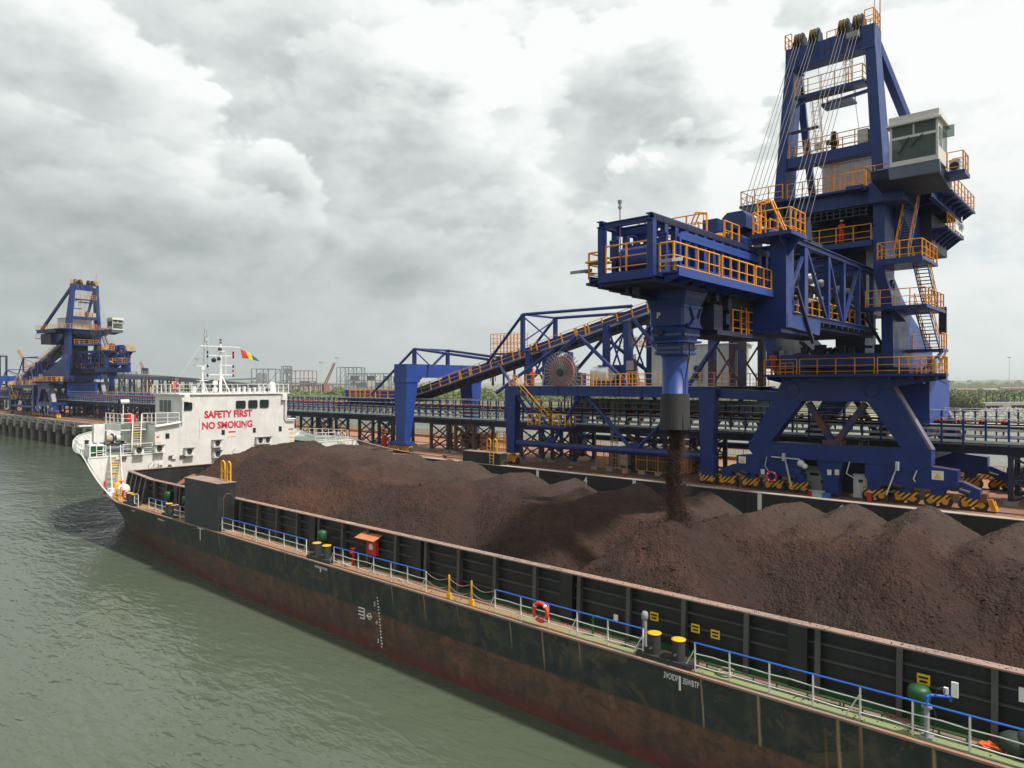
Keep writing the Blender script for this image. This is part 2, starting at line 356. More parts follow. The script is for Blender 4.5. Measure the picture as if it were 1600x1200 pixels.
# ------------------------------------------------------------------ mesh builder
_jc = 0
def J():
    global _jc
    _jc = (_jc + 1) % 11
    return 0.0004 + 0.0006 * _jc
class MB:
    def __init__(s): s.v = []; s.f = []; s.sm = set()
    def add(s, vs, fs, smooth=False):
        o = len(s.v); s.v += [tuple(q) for q in vs]
        for f in fs:
            if smooth: s.sm.add(len(s.f))
            s.f.append(tuple(i + o for i in f))
        return s
    def bx(s, x0, x1, y0, y1, z0, z1):
        j = J(); x0 -= j; x1 += j; y0 -= j; y1 += j; z0 -= j; z1 += j
        return s.add([(x0, y0, z0), (x1, y0, z0), (x1, y1, z0), (x0, y1, z0), (x0, y0, z1), (x1, y0, z1), (x1, y1, z1), (x0, y1, z1)],
              [(0, 3, 2, 1), (4, 5, 6, 7), (0, 1, 5, 4), (1, 2, 6, 5), (2, 3, 7, 6), (3, 0, 4, 7)])
    def bar(s, p, q, w, h=None, up=(0, 0, 1)):
        p = V(p); q = V(q); h = h or w; j = J(); w += j; h += j
        d = (q - p); 
        if d.length < 1e-6: return s
        d.normalize(); u = V(up)
        if abs(d.dot(u)) > 0.97: u = V((1, 0, 0))
        a = d.cross(u).normalized(); b = a.cross(d).normalized()
        r = []
        for c in (p, q):
            for sa, sb in ((-1, -1), (1, -1), (1, 1), (-1, 1)):
                r.append(c + a * (sa * w / 2) + b * (sb * h / 2))
        return s.add(r, [(3, 2, 1, 0), (4, 5, 6, 7), (0, 1, 5, 4), (1, 2, 6, 5), (2, 3, 7, 6), (3, 0, 4, 7)])
    def ibeam(s, p, q, w, h, t=0.05):
        p = V(p); q = V(q); z = V((0, 0, h / 2 - t / 2))
        s.bar(p + z, q + z, w, t); s.bar(p - z, q - z, w, t); s.bar(p, q, t * 1.2, h - 2 * t - 0.004)
        return s
    def tube(s, p, q, r, n=8, r2=None, caps=True):
        p = V(p); q = V(q); r2 = r if r2 is None else r2
        d = (q - p)
        if d.length < 1e-6: return s
        d.normalize(); u = V((0, 0, 1)) if abs(d.z) < 0.95 else V((1, 0, 0))
        a = d.cross(u).normalized(); b = a.cross(d).normalized()
        vs = []
        for c, rr in ((p, r), (q, r2)):
            for i in range(n):
                t = 2 * PI * i / n
                vs.append(c + a * (math.cos(t) * rr) + b * (math.sin(t) * rr))
        s.add(vs, [(i, i + n, (i + 1) % n + n, (i + 1) % n) for i in range(n)], True)
        if caps: s.add(vs, [tuple(range(n)), tuple(range(2 * n - 1, n - 1, -1))])
        return s
    def path(s, pts, r, n=6):
        for a, b in zip(pts, pts[1:]): s.tube(a, b, r, n, caps=True)
        return s
    def prism(s, poly, ax, a0, a1):
        """poly in the other two axes: ax 0 -> (y,z), 1 -> (x,z), 2 -> (x,y)"""
        j = J(); a0 -= j; a1 += j
        def mk(t, u, w): return (t, u, w) if ax == 0 else ((u, t, w) if ax == 1 else (u, w, t))
        n = len(poly)
        vs = [mk(a0, *p) for p in poly] + [mk(a1, *p) for p in poly]
        ar = sum(poly[i][0] * poly[(i + 1) % n][1] - poly[(i + 1) % n][0] * poly[i][1] for i in range(n))
        fl = (ar > 0) != (ax == 1)
        fs = [tuple(range(n - 1, -1, -1)), tuple(range(n, 2 * n))] + [(i, (i + 1) % n, (i + 1) % n + n, i + n) for i in range(n)]
        if not fl: fs = [tuple(reversed(f)) for f in fs]
        return s.add(vs, fs)
    def loft(s, secs):
        """secs: list of rings (same count)"""
        n = len(secs[0]); vs = [p for r in secs for p in r]; fs = []
        for k in range(len(secs) - 1):
            for i in range(n):
                fs.append((k * n + i, k * n + (i + 1) % n, (k + 1) * n + (i + 1) % n, (k + 1) * n + i))
        fs.append(tuple(range(n - 1, -1, -1))); fs.append(tuple(range((len(secs) - 1) * n, len(secs) * n)))
        return s.add(vs, fs)
    def sph(s, c, r, n=10, m=6, sz=1.0, smooth=True):
        vs = []; fs = []
        for j in range(m + 1):
            ph = PI * j / m
            for i in range(n):
                t = 2 * PI * i / n
                vs.append((c[0] + r * math.sin(ph) * math.cos(t), c[1] + r * math.sin(ph) * math.sin(t), c[2] + sz * r * math.cos(ph)))
        for j in range(m):
            for i in range(n):
                fs.append((j * n + i, (j + 1) * n + i, (j + 1) * n + (i + 1) % n, j * n + (i + 1) % n))
        return s.add(vs, fs, smooth)
    def torus(s, c, ax, R, r, n=20, m=8, a0=0, a1=2 * PI):
        ax = V(ax).normalized(); u = V((0, 0, 1)) if abs(ax.z) < 0.9 else V((1, 0, 0))
        a = ax.cross(u).normalized(); b = ax.cross(a).normalized(); c = V(c); vs = []; fs = []
        full = abs(a1 - a0 - 2 * PI) < 1e-4; k = n if full else n + 1
        for i in range(k):
            t = a0 + (a1 - a0) * i / n; d = a * math.cos(t) + b * math.sin(t)
            for j in range(m):
                q = 2 * PI * j / m
                vs.append(c + d * (R + r * math.cos(q)) + ax * (r * math.sin(q)))
        for i in range(k if full else k - 1):
            for j in range(m):
                i2 = (i + 1) % k
                fs.append((i * m + j, i2 * m + j, i2 * m + (j + 1) % m, i * m + (j + 1) % m))
        return s.add(vs, fs, True)
    def lathe(s, c, prof, n=16):
        """prof [(r,z)] about vertical axis at c"""
        vs = []; fs = []
        for r, z in prof:
            for i in range(n):
                t = 2 * PI * i / n; vs.append((c[0] + r * math.cos(t), c[1] + r * math.sin(t), c[2] + z))
        for k in range(len(prof) - 1):
            for i in range(n):
                fs.append((k * n + i, k * n + (i + 1) % n, (k + 1) * n + (i + 1) % n, (k + 1) * n + i))
        s.add(vs, fs, True)
        return s.add(vs[:n], [tuple(range(n - 1, -1, -1))]).add(vs[-n:], [tuple(range(n))])
    def quad(s, a, b, c, d): return s.add([a, b, c, d], [(0, 1, 2, 3)])
    def rail(s, pts, h=1.15, sp=1.3, r=0.03, levels=(1.0, 0.55, 0.18), pw=0.05, endloop=False):
        """guard rail along a polyline (points at floor level)"""
        pts = [V(p) for p in pts]
        for a, b in zip(pts, pts[1:]):
            L = (b - a).length; n = max(1, round(L / sp))
            for i in range(n + 1):
                q = a.lerp(b, i / n)
                s.bar(q, q + V((0, 0, h)), pw * 1.7, pw, up=(b - a).normalized() if abs((b-a).normalized().z) < .9 else (1,0,0))
            for k in levels: s.tube(a + V((0, 0, h * k)), b + V((0, 0, h * k)), r * (1.15 if k == 1.0 else 0.8), 6, caps=True)
        return s

ORG = {}
def tag(o, label=None, cat=None, group=None, kind=None):
    if label: o['label'] = label
    if cat: o['category'] = cat
    if group: o['group'] = group
    if kind: o['kind'] = kind
    return o
def thing(name, label, cat, loc=(0, 0, 0), group=None):
    o = bpy.data.objects.new(name, None); COL.objects.link(o); o.location = loc
    o.empty_display_size = 0.3
    ORG[o] = V(loc); return tag(o, label, cat, group)
SIB = {}
def clusters(mb):
    """separate pieces of a mesh: loose islands, joined where their boxes touch"""
    n = len(mb.v); par = list(range(n))
    def find(i):
        while par[i] != i: par[i] = par[par[i]]; i = par[i]
        return i
    for f in mb.f:
        r = find(f[0])
        for i in f[1:]: par[find(i)] = r
    boxes = {}
    for i, p in enumerate(mb.v):
        r = find(i); b = boxes.get(r)
        if b is None: boxes[r] = [*p, *p]
        else:
            for k in range(3): b[k] = min(b[k], p[k]); b[k + 3] = max(b[k + 3], p[k])
    ids = list(boxes); e = 0.03; up_ = {r: r for r in ids}
    def f2(i):
        while up_[i] != i: up_[i] = up_[up_[i]]; i = up_[i]
        return i
    for i in range(len(ids)):
        a = boxes[ids[i]]
        for j in range(i):
            b = boxes[ids[j]]
            if a[0] <= b[3] + e and b[0] <= a[3] + e and a[1] <= b[4] + e and b[1] <= a[4] + e and a[2] <= b[5] + e and b[2] <= a[5] + e: up_[f2(ids[i])] = f2(ids[j])
    out = {}
    for fi, f in enumerate(mb.f): out.setdefault(f2(find(f[0])), []).append(fi)
    return list(out.values())
NOSPLIT = set('hull_lettering lettering board_lettering chute_lettering hold_number handrail reel_spoke sign_marking fan_grille flag_band crown trunk bogie'.split())
def part(mb, name, mat, parent=None, label=None, org=None):
    if parent is not None and name not in NOSPLIT and len(mb.v) < 9000:
        cl = clusters(mb)
        if 2 <= len(cl) <= 48:
            res = []
            for fs in cl:
                s = MB(); mp = {}
                for fi in fs:
                    nf = []
                    for i in mb.f[fi]:
                        if i not in mp: mp[i] = len(s.v); s.v.append(mb.v[i])
                        nf.append(mp[i])
                    if fi in mb.sm: s.sm.add(len(s.f))
                    s.f.append(tuple(nf))
                res.append(part1(s, name, mat, parent, label, org))
            SIB[res[0]] = res[1:]
            return res[0]
    return part1(mb, name, mat, parent, label, org)
def part1(mb, name, mat, parent=None, label=None, org=None):
    og = ORG[parent] if parent is not None else (V(org) if org else V((0, 0, 0)))
    me = bpy.data.meshes.new(name)
    me.from_pydata([(x - og.x, y - og.y, z - og.z) for x, y, z in mb.v], [], mb.f)
    if mb.sm:
        me.polygons.foreach_set('use_smooth', [i in mb.sm for i in range(len(mb.f))])
    me.materials.append(mat); me.update()
    o = bpy.data.objects.new(name, me); COL.objects.link(o)
    if parent is not None: o.parent = parent
    else: o.location = og
    ORG[o] = og
    if label: o['label'] = label
    return o
def solo(mb, name, mat, label, cat, group=None, org=None):
    """a thing that is one mesh"""
    if org is None:
        n = len(mb.v); org = (sum(p[0] for p in mb.v) / n, sum(p[1] for p in mb.v) / n, min(p[2] for p in mb.v))
    return tag(part(mb, name, mat, None, org=org), label, cat, group)
def struct(mb, name, mat, kind='structure'):
    return tag(part(mb, name, mat), kind=kind)
def textmb(txt, size, origin, right, up, thick=0.01, bold=0.0, align='CENTER', squeeze=1.0):
    cu = bpy.data.curves.new('t', 'FONT'); cu.body = txt; cu.size = size; cu.offset = bold
    cu.align_x = align; cu.align_y = 'CENTER'; cu.extrude = thick / 2; cu.resolution_u = 3
    o = bpy.data.objects.new('t', cu); COL.objects.link(o)
    dg = bpy.context.evaluated_depsgraph_get(); me = o.evaluated_get(dg).to_mesh()
    r = V(right).normalized(); u = V(up).normalized(); n = r.cross(u)
    mb = MB(); og = V(origin)
    mb.add([og + r * (v.co.x * squeeze) + u * v.co.y + n * v.co.z for v in me.vertices], [tuple(p.vertices) for p in me.polygons])
    o.evaluated_get(dg).to_mesh_clear(); bpy.data.objects.remove(o); bpy.data.curves.remove(cu)
    return mb
def children(o): return [c for c in ALLCH.get(o, [])]
ALLCH = {}
def index_children():
    ALLCH.clear()
    for o in bpy.data.objects:
        if o.parent: ALLCH.setdefault(o.parent, []).append(o)
def copy_tree(o, parent=None):
    c = o.copy(); COL.objects.link(c)
    if parent is not None: c.parent = parent
    for ch in children(o): copy_tree(ch, c)
    return c
def stair(mbs, mbr, a, b, w, side, n=None, r=0.028):
    """stair flight from a (top) to b (bottom), centre line; side = horizontal unit across"""
    a = V(a); b = V(b); sd = V(side).normalized() * (w / 2)
    n = n or max(4, int(abs(a.z - b.z) / 0.22))
    for k in (-1, 1):
        mbs.bar(a + sd * k, b + sd * k, 0.05, 0.2)
        for hh in (1.0, 0.55): mbr.tube(a + sd * k + V((0, 0, hh)), b + sd * k + V((0, 0, hh)), r, 6)
        m = max(2, int((a - b).length / 1.2))
        for i in range(m + 1):
            q = a.lerp(b, i / m) + sd * k
            mbr.bar(q, q + V((0, 0, 1.0)), 0.05)
    run = (b - a); run.z = 0; run.normalize()
    for i in range(n):
        q = a.lerp(b, (i + 0.5) / n)
        mbs.bar(q - sd, q + sd, 0.22, 0.04)
def ladder(mb, a, b, w, side, cage=None, r=0.022):
    a = V(a); b = V(b); sd = V(side).normalized() * (w / 2)
    for k in (-1, 1): mb.tube(a + sd * k, b + sd * k, r, 6)
    n = int((b - a).length / 0.3)
    for i in range(1, n): 
        q = a.lerp(b, i / n); mb.tube(q - sd, q + sd, r * 0.7, 5)
    if cage is not None:
        d = V(cage).normalized()
        m = int((b - a).length / 0.9); hoops = []
        for i in range(m + 1):
            q = a.lerp(b, i / m)
            pts = [q + sd * (1.25 * math.cos(t)) + d * (0.62 * math.sin(t)) for t in [PI * j / 6 for j in range(7)]]
            mb.path(pts, r * 0.8, 5); hoops.append(pts)
        for j in (1, 3, 5): mb.path([h[j] for h in hoops], r * 0.7, 5)
SUN_E = 3.9; SUN_A = 4.5; SKY_S = 0.95; EXPO = 0.30; HAZE = 0.00014
CL_OFF = (0.3, 1.7, 0.4); CL_EDGE = 0.7; CL_BASE = 0.675; CL_N1 = 0.34; CL_N2 = 0.16; CL_SIDE = 0.19; CL_T1 = 1.5; CL_T2 = 0.5; CL_T3 = 2.2; CL_BM = 0.56; CL_PUFF = 0.40
# placed cumulus: azimuth from the view axis, elevation, width, height, rim gain, body loss
CL_BLOBS = [(-20, 26, 18, 6, .12, .0), (-34, 17, 11, 6, .24, .0), (-17, 20, 13, 9, .18, .05), (-22, 9, 18, 4.5, .10, .05), (-8.5, 16.0, 12, 8.5, .16, .19), (6, 25, 9, 6, .14, .0), (9.0, 18.0, 8, 8, .24, .17), (-30, 11.5, 11, 5, .10, .10), (-20.0, 14, 5, 4, .26, .03), (-2, 11, 10, 4, .08, .09), (14, 10, 9, 6, .15, -.06), (33, 17, 10, 7, .15, -.10), (27, 22, 7, 4, .10, -.02)]
# ================================================================== camera, sky, sun
TH = math.atan(1236 / 1109)
cam = bpy.data.cameras.new("camera"); camo = bpy.data.objects.new("camera", cam); COL.objects.link(camo)
camo.location = (0, 0, 14.2); camo.rotation_euler = (PI / 2, 0, -TH)
cam.sensor_width = 36; cam.lens = 36 * 1109 / 1600; cam.clip_start = 0.5; cam.clip_end = 40000
S.camera = camo

SUN = V((0.09, -0.53, 0.84)).normalized()
sl = bpy.data.lights.new("sun", 'SUN'); sl.energy = SUN_E; sl.angle = math.radians(SUN_A); sl.color = (1.0, 0.95, 0.87)
so = bpy.data.objects.new("sun", sl); COL.objects.link(so); so.rotation_euler = SUN.to_track_quat('Z', 'Y').to_euler(); so.location = (0, 0, 200)

def world():
    w = bpy.data.worlds.new("World"); S.world = w; w.use_nodes = True
    nt = w.node_tree; nt.nodes.clear(); k = N(nt)
    out = k.n('ShaderNodeOutputWorld'); bg = k.n('ShaderNodeBackground'); k.l(bg.outputs[0], out.inputs[0])
    tc = k.n('ShaderNodeTexCoord'); d = tc.outputs['Generated']; x = k.sep(d)
    sky = k.n('ShaderNodeTexSky'); sky.sky_type = 'NISHITA'; sky.sun_disc = False
    sky.sun_elevation = math.asin(SUN.z); sky.sun_rotation = math.atan2(SUN.x, SUN.y); sky.dust_density = 3.0; sky.air_density = 1.2
    skc = k.mix(1.0, sky.outputs[0], (0.11, 0.11, 0.11), 'MULTIPLY')
    # cumulus: noise over the sky dome, a little flattened
    p = k.mapped(d, (1.0, 1.0, 1.75), CL_OFF)
    def puff(off, sc, det=10, ro=0.5, di=0.0): return k.noise(k.mapped(p, (1, 1, 1), off), sc, det, ro, di)
    so_ = (SUN.x * .03, SUN.y * .03, .045)
    n1 = puff((0, 0, 0), 3.2, 10, .50, .2); n1s = puff(so_, 3.2, 10, .50, .2)
    n2 = puff((3, 5, 1), 8.5, 9, .55); n2s = puff((3 + so_[0] * .6, 5 + so_[1] * .6, 1 + so_[2] * .6), 8.5, 9, .55)
    def vor(off, sc):
        v_ = k.n('ShaderNodeTexVoronoi', feature='F1'); v_.normalize = True
        wp = k.n('ShaderNodeVectorMath', operation='ADD'); k.l(k.mapped(p, (1, 1, 1), off), wp.inputs[0])
        wq = k.n('ShaderNodeVectorMath', operation='SCALE'); wq.inputs['Scale'].default_value = 0.16
        cb = k.comb(k.math('SUBTRACT', n1, .5), k.math('SUBTRACT', n2, .5), k.math('SUBTRACT', n1, .5)); k.l(cb, wq.inputs[0]); k.l(wq.outputs[0], wp.inputs[1])
        k.l(wp.outputs[0], v_.inputs['Vector']); v_.inputs['Scale'].default_value = sc; v_.inputs['Detail'].default_value = 3.0; v_.inputs['Roughness'].default_value = .55; v_.inputs['Lacunarity'].default_value = 2.3
        return k.math('SUBTRACT', 1.0, k.math('MULTIPLY', v_.outputs['Distance'], 1.0))
    b1 = vor((1, 2, 3), 5.0); b1s = vor((1 + so_[0] * .8, 2 + so_[1] * .8, 3 + so_[2] * .8), 5.0)
    wv = k.math('ADD', k.math('MULTIPLY', k.math('SUBTRACT', n2, 0.5), CL_T2), k.math('MULTIPLY', k.math('SUBTRACT', n1, 0.5), CL_T1))
    wv = k.math('ADD', wv, k.math('MULTIPLY', k.math('SUBTRACT', b1, CL_BM), CL_T3))
    def dot(vv):
        n = k.n('ShaderNodeVectorMath', operation='DOT_PRODUCT'); k.l(d, n.inputs[0]); n.inputs[1].default_value = vv
        return n.outputs['Value']
    lum = k.math('ADD', CL_BASE, k.math('MULTIPLY', k.math('SUBTRACT', n1, 0.5), -CL_N1))
    lum = k.math('ADD', lum, k.math('MULTIPLY', k.math('SUBTRACT', n2, 0.5), -CL_N2))
    lum = k.math('ADD', lum, k.math('MULTIPLY', k.math('SUBTRACT', n1, n1s), CL_EDGE))
    lum = k.math('ADD', lum, k.math('MULTIPLY', k.math('SUBTRACT', n2, n2s), CL_EDGE * .7))
    lum = k.math('ADD', lum, k.math('MULTIPLY', k.math('SUBTRACT', b1, b1s), CL_PUFF))
    def blob(az, el, ra, re, top, core, lum):
        """one cumulus: bright ragged rim toward the sun, greyer body and base"""
        a = TH + math.radians(az); e = math.radians(el)
        c = V((math.sin(a) * math.cos(e), math.cos(a) * math.cos(e), math.sin(e)))
        r = V((math.cos(a), -math.sin(a), 0)); up = r.cross(c)
        a1 = k.math('DIVIDE', dot(r), math.sin(math.radians(ra))); a2 = k.math('DIVIDE', dot(up), math.sin(math.radians(re)))
        q = k.math('SQRT', k.math('ADD', k.math('MULTIPLY', a1, a1), k.math('MULTIPLY', a2, a2)))
        q = k.math('ADD', k.math('SUBTRACT', 1.0, q), wv)
        front = k.math('GREATER_THAN', dot(c), 0.0)
        side = k.math('ADD', k.math('ADD', k.math('MULTIPLY', a1, .35), k.math('MULTIPLY', a2, .55)), .35, clamp=True)
        mask = k.math('MULTIPLY', k.ramp(q, [(0.0, 0.0), (0.17, 1.0)], "EASE"), front)
        mask = k.math('MULTIPLY', mask, k.math('ADD', k.math('MULTIPLY', side, .35), .65))
        body = k.ramp(k.math('SUBTRACT', q, k.math('MULTIPLY', side, .35)), [(0.0, 0.0), (0.75, 1.0)], 'EASE')
        rim = k.math('ADD', lum, k.math('MULTIPLY', side, top))
        tgt = k.math('ADD', k.math('MULTIPLY', rim, k.math('SUBTRACT', 1.0, body)), k.math('MULTIPLY', k.math('SUBTRACT', lum, core), body))
        return k.math('ADD', k.math('MULTIPLY', lum, k.math('SUBTRACT', 1.0, mask)), k.math('MULTIPLY', tgt, mask))
    for bl in CL_BLOBS: lum = blob(*bl, lum)
    sdv = dot((math.cos(TH), -math.sin(TH), 0.0))
    lum = k.math('ADD', lum, k.math('MULTIPLY', sdv, CL_SIDE))
    lum = k.math('MINIMUM', k.math('MAXIMUM', lum, 0.12), 0.85)
    cc = k.ramp(lum, [(0.0, (0.03, 0.036, 0.04)), (0.35, (0.30, 0.325, 0.33)), (0.7, (0.66, 0.70, 0.69)), (1.0, (1.0, 1.0, 0.98))])
    # gaps of pale blue on the sun side, high up
    gap = k.math('MULTIPLY', k.ramp(k.math('ADD', b1, k.math('MULTIPLY', k.math('SUBTRACT', n1, .5), .6)), [(0.50, 1.0), (0.66, 0.0)], 'EASE'), k.ramp(k.math('ADD', sdv, k.math('MULTIPLY', x[2], .3)), [(0.25, 0.0), (0.5, 1.0)]))
    c = k.mix(k.math('MULTIPLY', gap, 0.8), cc, k.mix(0.7, skc, (0.70, 0.79, 0.83)))
    hz = k.ramp(x[2], [(0.0, 0.9), (0.05, 0.72), (0.14, 0.35), (0.30, 0.0)])
    hc = k.mix(k.math('ADD', k.math('MULTIPLY', sdv, 0.75), 0.40, clamp=True), (0.36, 0.40, 0.405), (0.68, 0.73, 0.72))
    c = k.mix(hz, c, hc)
    c = k.mix(k.math('LESS_THAN', x[2], -0.005), c, (0.22, 0.24, 0.23))
    k.l(c, bg.inputs['Color']); bg.inputs['Strength'].default_value = SKY_S
world()
S.view_settings.view_transform = 'Standard'; S.view_settings.look = 'None'
S.view_settings.exposure = EXPO; S.view_settings.gamma = 1.0
S.render.resolution_x = 1024; S.render.resolution_y = 768
S.cycles.use_denoising = True
S.cycles.max_bounces = 6; S.cycles.transparent_max_bounces = 12; S.cycles.volume_bounces = 0
S.cycles.volume_step_rate = 4

# ================================================================== setting
# water: one sheet to the horizon
m = MB()
R = 16000
m.add([(-R, -R, 0), (R, -R, 0), (R, R, 0), (-R, R, 0)], [(0, 1, 2, 3)])
struct(m, 'water', WATER)
# far land
def shore(y): return 300 + 22 * math.sin(y * 0.011 + 1) + 9 * math.sin(y * 0.043) + max(0, (y - 500)) * 0.10
m = MB(); ys = [-9000, -3000, -900] + [i * 14 - 500 for i in range(150)] + [2400, 4000, 9000, 14000]
for y in ys:
    s = shore(y)
    m.v += [(s - 3, y, -0.6), (s + 5, y, 0.9), (s + 26, y, 1.7), (s + 200, y, 2.2), (s + 900, y, 3.0), (15500, y, 8.0)]
for i in range(len(ys) - 1):
    for j in range(5): m.f.append((i * 6 + j, i * 6 + j + 1, i * 6 + j + 7, i * 6 + j + 6))
struct(m, 'ground', LAND)
# distant low hills
rng = random.Random(3)
m = MB(); nh = 260
for i in range(nh + 1):
    a = TH + math.radians(-46 + 92 * i / nh); d = 5200 + 500 * math.sin(i * .21)
    hgt = 14 + 30 * noise.fractal(V((i * 0.045, 3.1, 0)), 1.0, 2.0, 6)
    hgt += 26 * math.exp(-((i - 238) / 22) ** 2) + 8 * math.exp(-((i - 40) / 30) ** 2)
    hgt += rng.uniform(0, 5)
    hgt = max(9, hgt) + 8
    for k, (dd, hh) in enumerate(((0, 2), (120, hgt * .8), (300, hgt), (1200, 2))):
        m.v.append((math.sin(a) * (d + dd), math.cos(a) * (d + dd), hh))
for i in range(nh):
    for j in range(3): m.f.append((i * 4 + j, i * 4 + j + 1, i * 4 + j + 5, i * 4 + j + 4))
struct(m, 'hills', LEAF2)

# quay: deck slab, cope beam, far side
QZ = 5.7; QX0 = 53.1; QX1 = 76.0; QY0 = -60; QY1 = 300
m = MB(); m.bx(QX0 + 0.55, QX1 - 0.3, QY0, QY1, QZ - 1.0, QZ)
quay = struct(m, 'quay', QUAYM)
m = MB(); m.bx(QX0, QX0 + 0.55, QY0, QY1, QZ - 1.25, QZ + 0.006)
part(m, 'cope_beam', CONC, quay)
m = MB(); m.bx(QX1 - 0.3, QX1 + .1, QY0, QY1, QZ - 1.2, QZ + 0.008)
part(m, 'rear_cope_beam', CONC, quay)
ngroup = 'concrete piles under the quay edge'
pys = [6.9 * i - 20 for i in range(46)]
for y in pys:
    m = MB(); m.bx(QX0 - 0.02, QX0 + 3.5, y - 0.95, y + 0.95, QZ - 2.35, QZ - 1.0)
    m.bx(QX0 - 0.22, QX0 + 0.1, y - 0.75, y + 0.75, QZ - 2.9, QZ - 0.35)
    m.bx(QX0 + 3.4, QX1 - 1, y - 0.6, y + 0.6, QZ - 2.1, QZ - 0.98)
    part(m, 'pile_cap', CONC, quay)
for y in pys:
    if y < 60: continue
    m = MB()
    for xx in (QX0 + 0.75,):
        m.tube((xx, y, -1.2), (xx, y, QZ - 2.3), 0.55, 12)
    part(m, 'pile', PILEM, quay)
    m = MB()
    for xx in (QX0 + 5.5, QX0 + 10.5, QX0 + 15.5):
        m.tube((xx, y + 1.5, -1.2), (xx, y + 1.5, QZ - 2.0), 0.5, 10)
    m.tube((QX0 + 2.5, y + 3.2, -1.2), (QX0 + 1.3, y + 3.2, QZ - 1.0), 0.42, 10)
    part(m, 'raking_pile', PILEM, quay)
    m = MB(); m.bx(QX0 - 0.5, QX0 - 0.22, y - 0.9, y + 0.9, QZ - 0.75, QZ - 0.45)
    part(m, 'fender', DGREY, quay)
# hazard kerbs
m = MB(); m.bx(QX1 - 0.75, QX1 - 0.4, QY0, QY1, QZ, QZ + 0.42)
solo(m, 'kerb', HAZ, 'long yellow and black striped kerb along the far edge of the quay', 'kerb')
m = MB()
m.rail([(QX1 - 0.15, 0, QZ), (QX1 - 0.15, 290, QZ)], 1.2, 2.4, 0.03, (1.0, 0.5, 0.12))
for i in range(600): 
    y = 0.2 + i * 0.30; m.bar((QX1 - 0.15, y, QZ + .14), (QX1 - 0.15, y, QZ + 1.2), 0.025)
solo(m, 'guard_rail', YELD, 'thin yellowed railing along the far water side of the quay', 'railing')
# crane rails and short hazard kerbs on the near edge
for X in (56.2, 68.2):
    m = MB(); m.bx(X - 0.05, X + 0.05, QY0, QY1, QZ, QZ + 0.06); m.bx(X - 0.16, X + 0.16, QY0, QY1, QZ, QZ + 0.02)
    part(m, 'crane_rail', BLUER, quay)
for i in range(19):
    y = 24.5 + 12.2 * i
    if 100 > y > 72: continue
    m = MB(); m.prism([(QX0 + .62, QZ), (QX0 + .98, QZ), (QX0 + .92, QZ + .22), (QX0 + .68, QZ + .22)], 1, y, y + 1.7)
    part(m, 'edge_kerb', HAZ, quay)
# ================================================================== the ship
CX = 37.6
ship = thing('cargo_barge', 'long black rust streaked cargo barge with white wheelhouse at its bow, hold heaped with ore', 'ship', (CX, 30, 0))
# stations: y, half beam at deck, half beam at waterline, half beam at keel, top z
ST = [(-30, 14.8, 14.35, 14.2, 4.03), (0, 14.8, 14.35, 14.2, 4.03), (30, 14.8, 14.35, 14.2, 4.03), (46, 14.8, 14.3, 13.8, 4.03), (53, 14.8, 14.0, 13.0, 4.03),
      (58, 14.8, 13.5, 12.2, 4.03), (63, 14.8, 12.9, 11.3, 4.03), (66, 14.85, 12.5, 10.8, 4.06), (67.5, 14.9, 12.3, 10.4, 4.32), (69, 14.95, 12.05, 10.1, 4.85), (70.5, 15.0, 11.75, 9.7, 5.45), (72, 15.05, 11.4, 9.3, 6.2), (73.5, 15.08, 11.1, 8.9, 7.1), (74.5, 15.1, 10.9, 8.6, 7.6),
      (77, 14.75, 10.2, 7.6, 7.55), (80, 14.1, 9.2, 6.4, 7.6), (82, 13.6, 8.2, 5.4, 7.75), (83.5, 13.1, 7.3, 4.7, 8.3), (86, 11.9, 5.4, 3.1, 8.65), (89, 9.4, 2.9, 1.3, 8.9), (91.5, 6.0, 0.9, 0.3, 9.0), (93.2, 2.6, 0.25, 0.15, 9.1), (94, 0.12, 0.12, 0.1, 9.15)]
def st_at(y):
    for a, b in zip(ST, ST[1:]):
        if a[0] <= y <= b[0]:
            t = (y - a[0]) / (b[0] - a[0]); return tuple(a[i] + (b[i] - a[i]) * t for i in range(5))
    return ST[-1]
HS = []
y = -30
while y < 94.01:
    HS.append(st_at(min(y, 94))); y += 4 if y < 44 else (1.0 if y < 66 else 0.75)
HS.append(ST[-1])
def hull_ring(sg):
    out = []
    for (yy, hd, hw, hk, zt) in HS:
        row = []
        for j in range(13):
            z = -1.6 + (zt + 1.6) * j / 12
            if z <= 0: hb = hk + (hw - hk) * ((z + 1.6) / 1.6) ** 0.6
            else:
                t = z / zt; hb = hw + (hd - hw) * (t ** 1.15)
            row.append((CX + sg * hb, yy, z))
        out.append(row)
    return out
m = MB()
for sg in (-1, 1):
    rings = hull_ring(sg); o = len(m.v)
    m.v += [p for r in rings for p in r]
    for i in range(len(rings) - 1):
        for j in range(12):
            f = (o + i * 13 + j, o + i * 13 + j + 1, o + (i + 1) * 13 + j + 1, o + (i + 1) * 13 + j)
            m.sm.add(len(m.f)); m.f.append(f if sg < 0 else tuple(reversed(f)))
# stern closure
a, b = hull_ring(-1)[0], hull_ring(1)[0]
m.add([a[0], a[-1], b[-1], b[0]], [(3, 2, 1, 0)])
hull = part(m, 'hull', HULL, ship)
def hbz(y, z):
    q = st_at(y); return max(q[2] + (q[1] - q[2]) * (min(1, z / q[4]) ** 1.15) - .12, .02)
# rubbing edge along the sheer
m = MB()
for sg in (-1, 1):
    pts = [r[-1] for r in hull_ring(sg)]
    for p, q in zip(pts, pts[1:]):
        if p[1] < 67: m.bar((p[0] + sg * 0.0, p[1], p[2] - 0.03), (q[0], q[1], q[2] - 0.03), 0.14, 0.07)
part(m, 'sheer_strake', RIM, ship)
